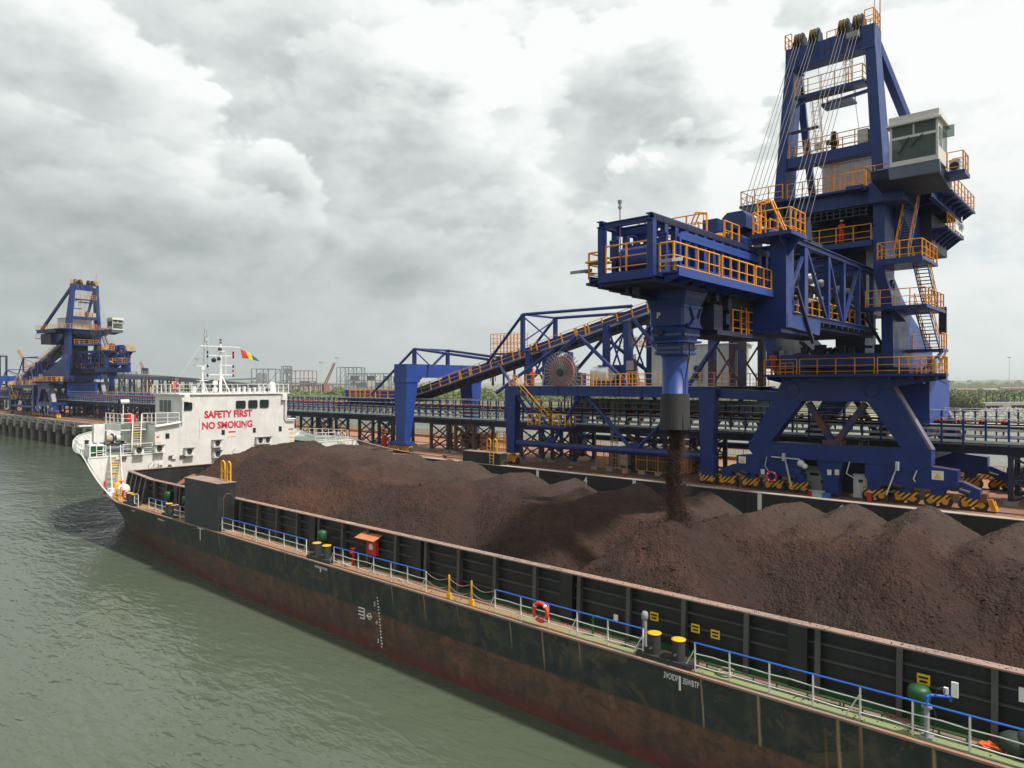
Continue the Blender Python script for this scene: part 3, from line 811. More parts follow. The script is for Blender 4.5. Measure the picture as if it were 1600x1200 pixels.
# white bulwark plating of the bow: inner side, offset inboard and standing on the forecastle deck
FD = 7.4
m = MB()
for sg in (-1, 1):
    pts = [(yy, hd, zt) for (yy, hd, hw, hk, zt) in HS if yy >= 67]
    for (y0, h0, z0), (y1, h1, z1) in zip(pts, pts[1:]):
        zb0 = 4.0 if y0 < 73 else FD; zb1 = 4.0 if y1 <= 73 else FD
        def hb_at(yq, z):
            q = st_at(yq); return max(q[2] + (q[1] - q[2]) * (min(1, z / q[4]) ** 1.15) - .10, .02)
        NZ = 4
        for i_ in range(NZ):
            za, zb = zb0 + (z0 - zb0) * i_ / NZ, zb0 + (z0 - zb0) * (i_ + 1) / NZ; zc, zd = zb1 + (z1 - zb1) * i_ / NZ, zb1 + (z1 - zb1) * (i_ + 1) / NZ
            m.add([(CX + sg * hb_at(y0, za), y0, za), (CX + sg * hb_at(y1, zc), y1, zc), (CX + sg * hb_at(y1, zd), y1, zd), (CX + sg * hb_at(y0, zb), y0, zb)], [(0, 1, 2, 3) if sg > 0 else (3, 2, 1, 0)])
        m.bar((CX + sg * (h0 - .07), y0, z0 + .02), (CX + sg * (h1 - .07), y1, z1 + .02), 0.14, 0.05)
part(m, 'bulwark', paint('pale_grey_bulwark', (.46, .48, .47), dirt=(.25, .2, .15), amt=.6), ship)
m = MB()
for i in range(14):
    yy = 82.8 + i * 0.75
    s_ = st_at(min(yy, 93.4)); hb = s_[1] - .12
    for sg in (-1, 1):
        if hb > 0.8: hl = hbz(min(yy, 93.4), FD); m.prism([(CX + sg * (hl - .05), FD), (CX + sg * (hl - .75), FD), (CX + sg * (hb - .16), s_[4] - .05), (CX + sg * (hb - .04), s_[4] - .05)], 1, yy, yy + 0.05)
part(m, 'bulwark_bracket', WHITEP, ship)
# decks
m = MB()
m.bx(22.95, 24.5, -30, 63, 3.7, 4.03); m.bx(51.1, 52.3, -30, 63, 3.7, 4.03)
prev = None
for yy in (63, 66, 69, 72, 73.1):
    s_ = st_at(yy); cur = ((CX - hbz(yy, 4.03), yy, 4.028), (CX + hbz(yy, 4.03), yy, 4.028))
    if prev: m.add([prev[0], prev[1], cur[1], cur[0]], [(0, 1, 2, 3)])
    prev = cur
part(m, 'deck', DECK, ship)
m = MB(); prev = None
for yy in (73.02, 75, 77, 79, 81, 83, 85, 87, 89, 91, 92.5, 93.8):
    s_ = st_at(yy); hb = max(s_[1] - .14, .05); cur = ((CX - hb, yy, FD), (CX + hb, yy, FD))
    if prev: m.add([prev[0], prev[1], cur[1], cur[0]], [(0, 1, 2, 3)])
    prev = cur
part(m, 'forecastle_deck', GREEND, ship)
# ---- hold coaming
CZ = 6.17
m = MB()
m.bx(24.36, 24.45, -30, 62.5, 3.9, CZ - .04)
m.bx(51.2, 51.3, -30, 62.5, 3.9, CZ - .04)
m.prism([(24.36, 62.5), (24.46, 62.5), (25.5, 70.4), (25.4, 70.4)], 2, 3.9, CZ - .04)
m.prism([(51.3, 62.5), (51.2, 62.5), (50.2, 70.4), (50.3, 70.4)], 2, 3.9, CZ - .04)
m.bx(25.4, 50.3, 70.4, 70.5, 3.9, CZ - .04)
m.bx(24.3, 51.3, -30.1, -30, 3.9, CZ - .04)
part(m, 'coaming', COALB, ship)
m = MB()
m.bx(24.08, 24.48, -30, 62.5, CZ - .04, CZ)
m.prism([(24.08, 62.5), (24.48, 62.5), (25.55, 70.6), (25.15, 70.6)], 2, CZ - .04, CZ)
m.bx(25.5, 50.2, 70.3, 70.6, CZ - .038, CZ + .004)
part(m, 'coaming_rim', RIM, ship)
m = MB(); m.bx(51.17, 51.85, -30, 62.5, CZ - .04, CZ); m.prism([(51.6, 62.5), (51.17, 62.5), (50.15, 70.3), (50.55, 70.3)], 2, CZ - .04, CZ); part(m, 'coaming_rim', concrete('dusty_pale_rim', (.40, .36, .32), (.26, .13, .09), .7), ship)
m = MB()
for z in (4.55, 5.1, 5.62):
    m.bx(24.2, 24.36, -30, 62.4, z, z + 0.03)
    m.prism([(24.2, 62.4), (24.36, 62.4), (25.4, 70.3), (25.24, 70.3)], 2, z, z + .03)
part(m, 'coaming_stringer', COALF, ship)
m = MB(); m.bx(24.1, 24.5, -30, 62, 4.03, 4.2)
part(m, 'coaming_foot', GREEN, ship)
for i in range(27):
    y = 1.0 + 2.43 * i - 0.2
    if i >= 26: break
    sl = (0.0, 0.12)
    m = MB()
    m.prism([(24.36, 4.03), (24.04, 4.03), (24.12, CZ - .05), (24.36, CZ - .05)], 1, y, y + .03)
    m.prism([(24.03, 4.03), (23.99, 4.03), (24.07, CZ - .05), (24.11, CZ - .05)], 1, y - .07, y + .10)
    part(m, 'coaming_bracket', COALF, ship)
    if i % 4 == 3:
        m = MB(); m.bx(24.02, 24.3, y + .35, y + .95, 4.03, CZ - .05); part(m, 'coaming_web', COALB, ship)
for j in range(5):
    y = 63.6 + j * 1.55; xo = 24.36 + (y - 62.5) * .1316
    m = MB(); m.prism([(xo, 4.03), (xo - .75, 4.03), (xo - .28, CZ - .05), (xo, CZ - .05)], 1, y, y + .04)
    m.prism([(xo - .77, 4.03), (xo - .72, 4.03), (xo - .26, CZ - .05), (xo - .31, CZ - .05)], 1, y - .07, y + .11)
    part(m, 'coaming_bracket', COALF, ship)
# white marks and numbers on the inside of the far coaming
for y in (64.07, 42.71, 32.15, 21.38, 10.76, 53.6):
    m = MB(); m.bx(51.185, 51.2, y - .15, y + .15, 4.9, CZ - .05)
    part(m, 'frame_mark', LETWHT, ship)
for y, t in ((58.36, '2'), (37.17, '4'), (15.64, '6'), (3.5, '8')):
    part(textmb(t, 0.85, (51.18, y, 5.62), (0, -1, 0), (0, 0, 1), .01, .015), 'hold_number', LETWHT, ship)

# ---- deck houses (access trunks) either side
def trunk(x0, x1, sg, label):
    m = MB(); y0, y1, z1 = 47.7, 52.9, 7.3
    m.bx(x0, x1, y0, y1, 3.9, z1)
    t = part(m, 'access_trunk', paint('trunk_black_' + label, (0.020, 0.024, 0.026), dirt=(0.05, 0.045, 0.04), rough=0.45, amt=.8), ship)
    m = MB(); m.bx(x0 - .03, x1 + .03, y0 - .03, y1 + .03, z1, z1 + .03)
    part(m, 'roof_plate', RIM, t)
    m = MB(); xa = (x0 + x1) / 2 - .38 + .12; xb = xa + .76
    pts = [(xa, 4.25), (xb, 4.25), (xb, 6.25), (xb - .2, 6.55), (xa + .2, 6.55), (xa, 6.25)]
    m.prism(pts, 1, y0 - .02, y0 + .02); part(m, 'doorway', BLACKP, t)
    m = MB()
    pp = [(p[0], y0 - .03, p[1]) for p in pts]
    m.path(pp[1:] + pp[:1], 0.035, 5); part(m, 'door_coaming', COALF, t)
    m = MB(); xi = x1 - .12 if sg < 0 else x0 + .12
    for yy in (48.6, 49.25, 49.4, 50.05):
        pass
    for y0_ in (48.2, 49.05):
        a, b = (xi, y0_, z1), (xi, y0_ + .5, z1)
        arc = [(xi, y0_ + .25 - .25 * math.cos(t), z1 + 1.15 + .25 * math.sin(t)) for t in [PI * q / 6 for q in range(7)]]
        m.path([a] + arc + [b], 0.06, 6); m.tube((xi, y0_, z1 + .65), (xi, y0_ + .5, z1 + .65), .04, 6)
    part(m, 'grab_hoop', YELLOW, t)
    if sg > 0:
        m = MB(); ladder(m, (x0 - .12, 48.7, 4.2), (x0 - .12, 48.7, z1 + .1), .5, (0, 1, 0), None, .035)
        part(m, 'ladder', YELLOW, t)
trunk(22.83, 24.12, -1, 'near'); trunk(51.35, 52.4, 1, 'far')

# ---- railings on the near walkway
def ship_rail(pts, stays=(), drop=()):
    pts = [V(p) for p in pts]
    posts = MB(); top = MB()
    for i, p in enumerate(pts):
        posts.tube(p, p + V((0, 0, 1.0)), 0.032, 7)
        if i in stays:
            posts.tube(p + V((-.02, .42, 0)), p + V((0, .02, .75)), 0.02, 5)
    rng = random.Random(int(pts[0].y * 10))
    for a, b in zip(pts, pts[1:]):
        for hh in (0.62, 0.22):
            s1 = rng.uniform(-.03, .03); mid = a.lerp(b, .5) + V((0, 0, hh + s1))
            posts.path([a + V((0, 0, hh)), mid, b + V((0, 0, hh))], 0.02, 5)
        top.tube(a + V((0, 0, 1.0)), b + V((0, 0, 1.0)), 0.031, 8)
    r = part(posts, 'railing', WHITEP, ship)
    part(top, 'top_rail', BLUERAIL, r)
XR = 23.05
rows = [([47.5, 45.96, 44.39, 42.88, 41.2, 39.45, 38.01, 36.96], (0, 3, 7)), ([34.15, 33.29, 31.87, 30.51, 29.06, 27.74, 26.33], (0, 3, 6)),
        ([21.69, 20.17, 18.64, 17.15, 15.67, 14.09], (0, 3, 5)), ([11.97, 10.68, 9.3, 7.9, 6.51, 5.09, 3.68, 2.3, .9, -.5, -2], (0, 4)),
        ([55.6, 54.2, 53.1], (0,)), ([60.0, 58.7, 57.5, 56.6], (0, 1)), ([63.0, 62.2], (0,)), ([66.5, 65.4, 64.4], ())]
for ys_, st_ in rows:
    ship_rail([(XR, y, 4.03) for y in ys_], st_)
for ys_ in ([46, 44, 42, 40, 38, 36, 34], [30, 28, 26, 24, 22], [18, 16, 14, 12, 10, 8, 6]):
    pass
# yellow chain posts
for y in (24.68, 23.18):
    m = MB(); m.bx(XR - .09, XR + .09, y - .09, y + .09, 4.03, 4.28); m.tube((XR, y, 4.03), (XR, y, 5.15), .045, 8)
    part(m, 'chain_post', YELLOW, ship)
m = MB()
for a, b in ((26.33, 24.68), (24.68, 23.18), (23.18, 21.69)):
    for z in (5.0, 4.62):
        m.path([(XR, a + (b - a) * t / 8, z - .22 * math.sin(PI * t / 8)) for t in range(9)], .018, 5)
part(m, 'chain', RIM, ship)
# bollards
def bollard(y, sz=1.0, x=23.2):
    m = MB(); m.bx(x - .32, x + .32, y - 1.1 * sz, y + 1.1 * sz, 4.03, 4.2)
    m.tube((x + .1, y - 1.2 * sz, 4.13), (x + .1, y + 1.2 * sz, 4.13), .15, 10)
    for dy in (-.5, .5): 
        m.tube((x, y + dy * sz, 4.1), (x, y + dy * sz, 4.92), .235 * sz, 16)
        m.tube((x - .22, y + dy * sz, 4.45), (x - .34, y + dy * sz, 4.4), .05, 6)
    b = part(m, 'bollard', DGREY, ship)
    m = MB()
    for dy in (-.5, .5): m.lathe((x, y + dy * sz, 4.92), [(.26 * sz, 0), (.27 * sz, .03), (.2 * sz, .05)], 18)
    part(m, 'bollard_cap', YELLOW, b)
for y in (13.2, 35.6, 56.0, 63.9): bollard(y)
# mushroom vents
def vent(x, y, h=1.15, r=.2):
    r *= .62
    m = MB(); m.tube((x, y, 4.03), (x, y, 4.03 + h * .72), r, 14)
    v_ = part(m, 'vent', GREEN, ship)
    m = MB(); z = 4.03 + h * .62
    m.lathe((x, y, z), [(r * 1.35, 0), (r * 1.6, .04), (r * 1.6, h * .3), (r * 1.35, h * .38), (r * .5, h * .42)], 18)
    part(m, 'vent_cowl', GREEN, v_)
for x, y, h in ((23.85, 5.1, 1.15), (23.85, 36.5, 1.45), (24.0, 58.6, 1.5), (24.05, 55.4, 1.5)): vent(x, y, h, .31 if y < 10 else .3)
# fire hose box with open lid
m = MB(); m.bx(24.0, 24.2, 31.6, 32.35, 4.75, 5.55)
fb = part(m, 'fire_box', RED, ship)
m = MB(); m.prism([(23.62, 5.62), (24.25, 5.86), (24.25, 5.89), (23.62, 5.65)], 1, 31.3, 33.0)
part(m, 'canopy', paint('orange_canopy', (.55, .2, .09)), fb)
m = MB(); m.torus((23.99, 32.0, 5.2), (1, 0, 0), .15, .03, 18, 6); m.bx(23.98, 23.999, 31.93, 32.07, 5.07, 5.33); part(m, 'hose_emblem', LETWHT, fb)
m = MB(); m.tube((23.6, 33.1, 4.03), (23.6, 33.1, 4.95), .07, 8); m.tube((23.6, 33.1, 4.75), (23.4, 33.1, 4.8), .06, 8); m.torus((23.6, 33.1, 5.02), (0, 0, 1), .13, .025)
part(m, 'hydrant', RED, ship)
# air pipe head
m = MB(); m.tube((23.6, 14.35, 4.03), (23.6, 14.35, 5.2), .085, 10); m.lathe((23.6, 14.35, 5.2), [(.09, 0), (.13, .03), (.13, .24), (.08, .30)], 14)
part(m, 'air_pipe', GREYP, ship)
# swivelling hose post with blue arm
m = MB(); x, y = 23.15, 4.75
m.bx(x - .16, x + .16, y - .16, y + .16, 4.03, 4.09); m.tube((x, y, 4.03), (x, y, 5.02), .075, 12)
for k in range(4): m.prism([(x - .02, 4.09), (x - .16, 4.09), (x - .06, 4.4)], 1, y - .01, y + .01)
m.lathe((x, y, 4.9), [(.14, 0), (.14, .05)], 14)
hp = part(m, 'hose_post', GREYP, ship)
m = MB(); m.path([(x, y, 5.0), (x, y, 5.2), (x + .06, y - .06, 5.26), (x + .4, y - .38, 5.2), (x + .52, y - .5, 5.18)], .045, 8)
m.torus((x + .2, y - .2, 5.25), (.3, 0, 1), .08, .02); m.bar((x + .52, y - .5, 5.05), (x + .55, y - .53, 5.45), .06)
part(m, 'swivel_arm', BLUERAIL, hp)
m = MB(); m.bx(x + .5, x + .56, y - .68, y - .52, 5.2, 5.62); m.bx(x + .38, x + .46, y - .45, y - .35, 5.27, 5.45); part(m, 'float_panel', WHITEP, hp)
m = MB(); m.torus((x + .25, y - .3, 5.36), (.6, .7, .2), .13, .011); m.path([(x + .03, y, 4.95), (x + .2, y - .15, 4.8), (x + .22, y - .2, 4.5), (x + .2, y - .1, 4.15)], .014); part(m, 'cable', DGREY, hp)
# low green pipe rails on deck
m = MB()
for y0, y1 in ((14.3, 15.9), (10.0, 11.7), (7.2, 9.2), (6.0, 7.1), (3.8, 5.2)):
    m.tube((23.42, y0, 4.25), (23.42, y1, 4.25), .035, 6)
    for t in (0, .5, 1): m.tube((23.42, y0 + (y1 - y0) * t, 4.03), (23.42, y0 + (y1 - y0) * t, 4.25), .03, 6)
m.path([(23.5, 16.7, 4.03), (23.5, 16.7, 4.75), (23.55, 16.55, 4.85), (23.62, 16.35, 4.78)], .05, 8)
m.path([(23.4, -5, 4.08), (23.4, 12, 4.08)], .03, 5)
part(m, 'deck_pipe', GREEN, ship)
m = MB()
for xx in (23.55, 23.62): m.path([(xx, -10, 4.08), (xx, 46.5, 4.08)], .028, 5)
part(m, 'service_pipe', RIM, ship)
for yc in (11.0, 33.4, 54.6):
    m = MB(); rg = random.Random(int(yc))
    m.path([(23.45 + (.28 - .004 * i % .12) * math.cos(i * .55) + rg.uniform(-.02, .02), yc + .28 * math.sin(i * .55), 4.06 + .0035 * i) for i in range(46)], .03, 6)
    tag(part(m, 'rope_coil', ROPE, None, org=(23.45, yc, 4.03)), {11: 'coil of rope on the deck past the bollards nearest the camera', 33: 'coil of rope on the deck beside the red fire box', 54: 'coil of rope on the deck ahead of the black access trunk'}[int(yc)], 'rope', 'rope coils on the barge walkway')
m = MB(); rg = random.Random(6); pts = []
y_ = 29.0
while y_ > 22: pts.append((23.72 + .14 * math.sin(y_ * 1.1) + rg.uniform(-.03, .03), y_, 4.07)); y_ -= .4
m.path(pts, .035, 6); solo(m, 'hose', DGREY, 'dark hose lying along the walkway near the yellow chain posts', 'hose')
# signs on the coaming
def csign(y, z, w, h, mat, marks=True):
    m = MB(); m.bx(24.17, 24.2, y - w / 2, y + w / 2, z - h / 2, z + h / 2)
    s_ = part(m, 'warning_sign', mat, ship)
    if marks:
        m = MB()
        m.bx(24.155, 24.17, y - w * .36, y + w * .36, z + .04, z + .09)
        m.bx(24.155, 24.17, y - w * .30, y + w * .28, z - .08, z - .03)
        part(m, 'sign_marking', BLACKP, s_)
for y, z in ((14.28, 5.18), (12.54, 5.12), (11.75, 5.08), (5.05, 5.3), (55.0, 5.2)): csign(y, z, .34, .31, SIGNY)
csign(16.05, 4.75, .2, .24, LETWHT, False); csign(2.55, 5.55, .3, .4, LETWHT, False)
# tarpaulined heap and orange hose by the coaming at the near end
m = MB()
for k, (xx, yy, rr) in enumerate(((23.75, 2.75, .42), (23.8, 2.3, .5), (23.8, 1.8, .45))): m.sph((xx, yy, 4.3 + .1 * k), rr, 9, 6, .8)
tag(part(m, 'tarpaulin', TARP, None, org=(23.8, 2.3, 4.05)), 'dark green tarpaulin bundle on the barge walkway beside the coaming', 'tarpaulin')
m = MB(); rng = random.Random(5)
pts = [(23.4 + rng.uniform(0, .35), 3.1 + rng.uniform(-.5, .5), 4.09 + rng.uniform(0, .1)) for i in range(16)]
m.path(pts, .035, 6)
solo(m, 'hose', flat('orange_hose', (.7, .12, .03)), 'tangled orange hose lying on the green deck at the barge side', 'hose')
# hull markings (near side)
XH = CX - 14.8 - .02
def hm(txt, y, z, size, sq=1.0): 
    s_ = st_at(y); t = z / s_[4]; hb = s_[2] + (s_[1] - s_[2]) * (max(t, 0) ** 1.15)
    part(textmb(txt, size, (CX - hb - .02, y, z), (0, -1, 0), (0, 0, 1), .01, .002, squeeze=sq), 'hull_lettering', LETWHT, ship)
hm('3VOIDP', 12.80, 3.66, .31, .56); hm('3SWBTP', 12.02, 3.64, .31, .56)
hm('2WBTP|3VOID', 35.1, 3.72, .2); hm('1VOIDP|WBTP', 57.4, 3.6, .2); hm('FPT|1VOID', 63.2, 3.62, .18)
m = MB()
for y, z0, z1 in ((12.42, 3.3, 3.8), (50.27, 3.1, 3.95), (35.1, 3.5, 3.7)): m.bx(XH - .002, XH + .02, y - .035, y + .035, z0, z1)
m.bx(XH - .002, XH + .02, 49.85, 50.69, 3.88, 4.0)
part(m, 'frame_line_mark', LETWHT, ship)
# draught scale and load line
m = MB()
for i in range(17):
    z = .35 + i * .165; s_ = st_at(30.05); hb = s_[2] + (s_[1] - s_[2]) * ((z / 4.03) ** 1.15)
    m.bx(CX - hb - .02, CX - hb + .03, 30.0 - (.05 if i % 2 else .0), 30.06, z, z + .07)
for a, b in (((31.25, 1.62), (31.25, 2.15)), ((31.25, 2.15), (31.75, 2.15)), ((31.25, 1.97), (31.75, 1.97)), ((31.25, 1.79), (31.75, 1.79)), ((31.25, 1.62), (31.6, 1.62)), ((30.6, 1.85), (31.05, 1.85))):
    m.bar((XH + .23, a[0], a[1]), (XH + .21, b[0], b[1]), .05, .05)
m.torus((XH + .23, 30.82, 1.85), (1, 0, .03), .16, .025, 18, 5)
part(m, 'load_line_mark', LETWHT, ship)
for t, z in (('5', 2.62), ('4', 1.62), ('3', .62)): hm(t, 30.3, z, .34)

# ---- superstructure
m = MB()
m.prism([(28.6, 4.0), (46.6, 4.0), (46.6, 7.4), (43.95, 7.4), (43.95, 10.2), (28.6, 10.2)], 1, 73.0, 80.0)
house = part(m, 'deckhouse', WHITE, ship)
m = MB()
for sg in (-1, 1):
    pl = [(CX + sg * hbz(73.05, z), z) for z in (4.0, 5.0, 6.0, 7.0, FD - .02)]
    xin = 28.62 if sg < 0 else 46.58
    m.prism(pl + [(xin, FD - .02), (xin, 4.0)], 1, 73.03, 73.12)
m.bx(CX - 14.85, 28.6, 72.98, 73.15, FD - .1, FD + .03); m.bx(46.6, CX + 14.85, 72.98, 73.15, FD - .1, FD + .03)
part(m, 'forecastle_bulkhead', WHITE, ship)
m = MB()
m.loft([[(31.2, 73.005, 10.2), (43.0, 73.005, 10.2), (43.0, 79.4, 10.2), (31.2, 79.4, 10.2)], [(31.2, 73.005, 13.1), (43.0, 73.005, 13.1), (43.0, 79.6, 13.1), (31.2, 79.6, 13.1)]])
wheelhouse = part(m, 'wheelhouse', WHITE, ship)
m = MB(); m.bx(30.9, 43.3, 72.85, 79.9, 13.1, 13.22); part(m, 'roof', WHITEP, wheelhouse)
# side windows and door on the shaded side
for y in (75.6, 76.6, 77.6):
    m = MB(); m.bx(31.16, 31.2, y, y + .75, 11.3, 12.5); part(m, 'side_window', GLASS, wheelhouse)
m = MB(); m.bx(31.12, 31.2, 73.5, 74.6, 10.35, 12.5); part(m, 'door', WHITEP, wheelhouse)
for x0, x1, z0, z1 in ((31.3, 32.25, 11.5, 12.3), (36.95, 38.02, 11.55, 12.38), (38.36, 39.4, 11.55, 12.42), (39.7, 40.74, 11.57, 12.44)):
    m = MB(); r_ = .14
    pts = [(x0 + r_ * (1 - math.cos(t)), z1 - r_ * (1 - math.sin(t))) for t in (0, PI / 4, PI / 2)] + [(x1 - r_ * (1 - math.cos(t)), z1 - r_ * (1 - math.sin(t))) for t in (PI / 2, PI / 4, 0)]
    pts += [(x1 - r_ * (1 - math.cos(t)), z0 + r_ * (1 - math.sin(t))) for t in (0, PI / 4, PI / 2)] + [(x0 + r_ * (1 - math.cos(t)), z0 + r_ * (1 - math.sin(t))) for t in (PI / 2, PI / 4, 0)]
    m.prism(pts, 1, 72.985, 73.02); w_ = part(m, 'window', GLASS, wheelhouse)
    m = MB(); pp = [(a, 72.975, b) for a, b in pts]; m.path(pp + pp[:1], .035, 5); part(m, 'window_frame', COALF, w_) if False else part(m, 'window_gasket', COALF, wheelhouse)
for x0, x1, z0, z1 in ((29.6, 29.98, 8.75, 9.27), (35.35, 35.7, 8.82, 9.34), (38.88, 39.21, 8.88, 9.39), (41.99, 42.34, 8.86, 9.42)):
    m = MB(); m.bx(x0, x1, 72.97, 73.03, z0, z1); part(m, 'small_window', GLASS, house)
part(textmb('SAFETY FIRST', 1.0, (36.15, 72.99, 10.98), (1, 0, 0), (0, 0, 1), .012, .042, squeeze=.88), 'lettering', LETRED, house)
part(textmb('NO SMOKING', 1.0, (36.05, 72.99, 9.82), (1, 0, 0), (0, 0, 1), .012, .042, squeeze=.88), 'lettering', LETRED, house)
m = MB(); m.bx(36.1, 36.9, 72.98, 73.0, 9.02, 9.16); m.bx(28.75, 29.0, 72.98, 73.0, 8.9, 9.03); m.bx(43.2, 43.8, 72.98, 73.0, 9.0, 9.12); part(m, 'red_mark', LETRED, house)
m = MB(); m.bx(36.05, 36.95, 72.98, 73.0, 8.55, 8.62); m.bx(28.7, 29.2, 72.98, 73.0, 8.4, 8.46)
for z in (8.6, 8.1, 7.7, 7.3): m.bx(43.3, 43.85, 72.98, 73.0, z, z + .07)
part(m, 'yellow_mark', SIGNY, house)
def acunit(x, z, n=1):
    m = MB()
    for i in range(n): m.bx(x + i * .85, x + i * .85 + .8, 72.6, 72.98, z, z + .58)
    m.bx(x - .08, x + .85 * n + .05, 72.5, 73.0, z - .12, z - .06)
    a_ = part(m, 'air_conditioner', WHITEP, ship)
    m = MB(); m.bx(x - .1, x + .85 * n + .07, 72.45, 73.0, z + .6, z + .64); part(m, 'rain_hood', COALF, a_)
    for i in range(n):
        m = MB(); cx_ = x + i * .85 + .38
        m.torus((cx_, 72.58, z + .29), (0, 1, 0), .25, .025, 18, 5); m.tube((cx_, 72.59, z + .29), (cx_, 72.6, z + .29), .24, 18); m.tube((cx_, 72.56, z + .29), (cx_, 72.59, z + .29), .08, 10)
        part(m, 'fan_grille', DGREY, a_)
for x, z, n in ((28.5, 7.55, 1), (31.45, 7.05, 1), (34.37, 7.7, 1), (34.4, 6.6, 1), (39.2, 7.72, 2), (39.2, 6.72, 1), (26.6, 7.5, 1), (46.4, 6.6, 1)): acunit(x, z, n)
# vents, floodlights, pipes and portholes on the bulkhead
m = MB()
for x, z in ((29.9, 6.75), (31.0, 6.7), (25.5, 7.0)): m.bx(x, x + .45, 72.85, 73.0, z, z + .28)
for x, z in ((35.6, 6.2), (30.0, 5.95)): m.tube((x, 72.9, z), (x, 73.0, z), .2, 14)
part(m, 'vent_grille', COALF, house)
m = MB()
for x, z in ((30.2, 6.7), (31.6, 6.75), (28.9, 6.2), (25.0, 7.0)): m.bx(x, x + .4, 72.8, 72.9, z, z + .25)
m.path([(42.7, 72.75, 13.0), (42.7, 72.75, 10.6), (42.9, 72.75, 10.25), (43.9, 72.75, 10.2)], .09, 8)
m.path([(28.6, 72.8, 10.0), (31.0, 72.8, 10.32)], .13, 8)
m.path([(31.2, 72.8, 10.35), (31.25, 72.8, 12.6), (31.5, 72.8, 12.95), (31.9, 72.8, 13.0)], .09, 8)
for i, (x, z) in enumerate(((28.0, 6.4), (28.3, 6.2), (36.6, 7.2), (38.0, 10.2))): m.path([(x, 72.9, z - .8), (x, 72.85, z), (x + .3, 72.85, z + .3)], .03, 5)
for x in (42.55, 31.6): m.prism([(x - .3, 12.4), (x + .3, 12.4), (x + .25, 13.1), (x - .25, 13.1)], 1, 72.65, 73.0)
part(m, 'wall_pipe', WHITEP, house)
m = MB()
for x, z0 in ((28.75, 4.6),): ladder(m, (x, 72.85, 4.3), (x, 72.85, 6.8), .45, (1, 0, 0))
m.path([(33.0, 72.93, 8.6), (33.0, 72.93, 10.6)], .02, 5)
part(m, 'wall_ladder', WHITEP, house)
# bridge wing platforms
m = MB(); m.bx(26.2, 31.2, 75.0, 79.6, 10.0, 10.2); m.bx(28.55, 31.2, 73.0, 75.2, 10.2, 10.26); m.bx(26.15, 28.6, 74.9, 75.0, 9.75, 10.25)
part(m, 'bridge_wing', GREEND, ship)
m = MB(); m.bx(26.18, 28.5, 74.92, 74.99, 9.6, 10.22); m.bx(26.1, 26.2, 75, 79.6, 9.6, 10.22); part(m, 'wing_fascia', WHITEP, ship)
m = MB()
m.rail([(26.3, 79.4, 10.2), (26.3, 75.1, 10.2), (27.2, 75.1, 10.2)], 1.05, 1.0, .03); m.rail([(28.2, 75.1, 10.2), (28.7, 75.1, 10.2), (28.7, 73.1, 10.26), (31.0, 73.1, 10.26)], 1.05, 1.0, .03)
part(m, 'wing_railing', WHITEP, ship)
m = MB(); m.bx(27.2, 27.95, 76.0, 76.6, 10.35, 11.1)
part(m, 'life_raft_box', RED, ship)
m = MB(); m.tube((26.5, 75.3, 10.2), (26.5, 75.3, 12.2), .05, 8); m.tube((26.2, 75.3, 12.45), (27.0, 75.3, 12.45), .22, 10); part(m, 'searchlight', WHITEP, ship)
m = MB(); m.tube((26.1, 75.3, 12.45), (26.2, 75.3, 12.45), .26, 12); part(m, 'searchlight_hood', BLACKP, ship)
# roof railing and gear
m = MB(); m.rail([(31.0, 79.7, 13.22), (31.0, 73.0, 13.22), (43.2, 73.0, 13.22), (43.2, 79.7, 13.22)], .95, 1.2, .025); part(m, 'roof_railing', WHITEP, wheelhouse)
m = MB()
m.bx(33.0, 33.35, 74.5, 75, 13.2, 14.0)
for i in range(9):
    x = 37.8 + i * .62; m.bx(x, x + .22, 75.3, 75.6, 13.22, 13.7 + (i % 3) * .12)
part(m, 'roof_locker', LGREY, wheelhouse)
m = MB(); m.tube((42.6, 75.5, 13.2), (42.6, 75.5, 14.1), .38, 14); m.sph((42.6, 75.5, 14.1), .38, 14, 8); part(m, 'satellite_dome', WHITEP, wheelhouse)
m = MB(); m.bx(40.9, 41.7, 74.2, 74.7, 13.22, 13.9); part(m, 'roof_fan_box', LGREY, wheelhouse)
m = MB(); m.tube((41.3, 74.17, 13.56), (41.3, 74.2, 13.56), .28, 16); part(m, 'roof_fan', BLACKP, wheelhouse)
# masts
m = MB(); mx, my = 36.7, 76
m.tube((mx, my, 13.2), (mx, my, 18.6), .17, 10, .1)
for a in (0, 2.1, 4.2): m.bar((mx + 1.1 * math.cos(a), my + 1.1 * math.sin(a), 13.2), (mx, my, 15.4), .09)
for z, w in ((18.3, 2.25), (17.3, 1.55), (16.25, 1.55), (15.2, 1.55)): m.tube((mx - w, my, z), (mx + w, my, z), .05, 6)
m.tube((mx + .5, my - .2, 15.2), (mx + .5, my - .2, 17.7), .035, 6)
m.bx(mx - .35, mx + .35, my - .3, my + .3, 17.75, 17.85)
mast = part(m, 'mast', WHITEP, ship)
m = MB()
for z in (18.65, 18.95): m.tube((mx, my, z), (mx, my, z + .18), .11, 8)
for s_ in (-1, 1):
    for z in (17.05, 16.0, 15.0, 17.5): m.tube((mx + s_ * 1.45, my, z), (mx + s_ * 1.45, my, z + .3), .1, 8)
m.sph((mx - .9, my - .3, 16.8), .27, 10, 8); m.tube((mx - .5, my - .4, 16.95), (mx - .25, my - .4, 16.95), .2, 10); m.tube((mx - .3, my - .2, 18.0), (mx - .05, my - .2, 18.0), .2, 10)
part(m, 'signal_lamp', BLACKP, mast)
m = MB()
for z in (17.3, 15.5): m.tube((mx + 1.45, my, z + .02), (mx + 1.45, my, z + .28), .115, 8)
part(m, 'red_signal_lamp', RED, mast)
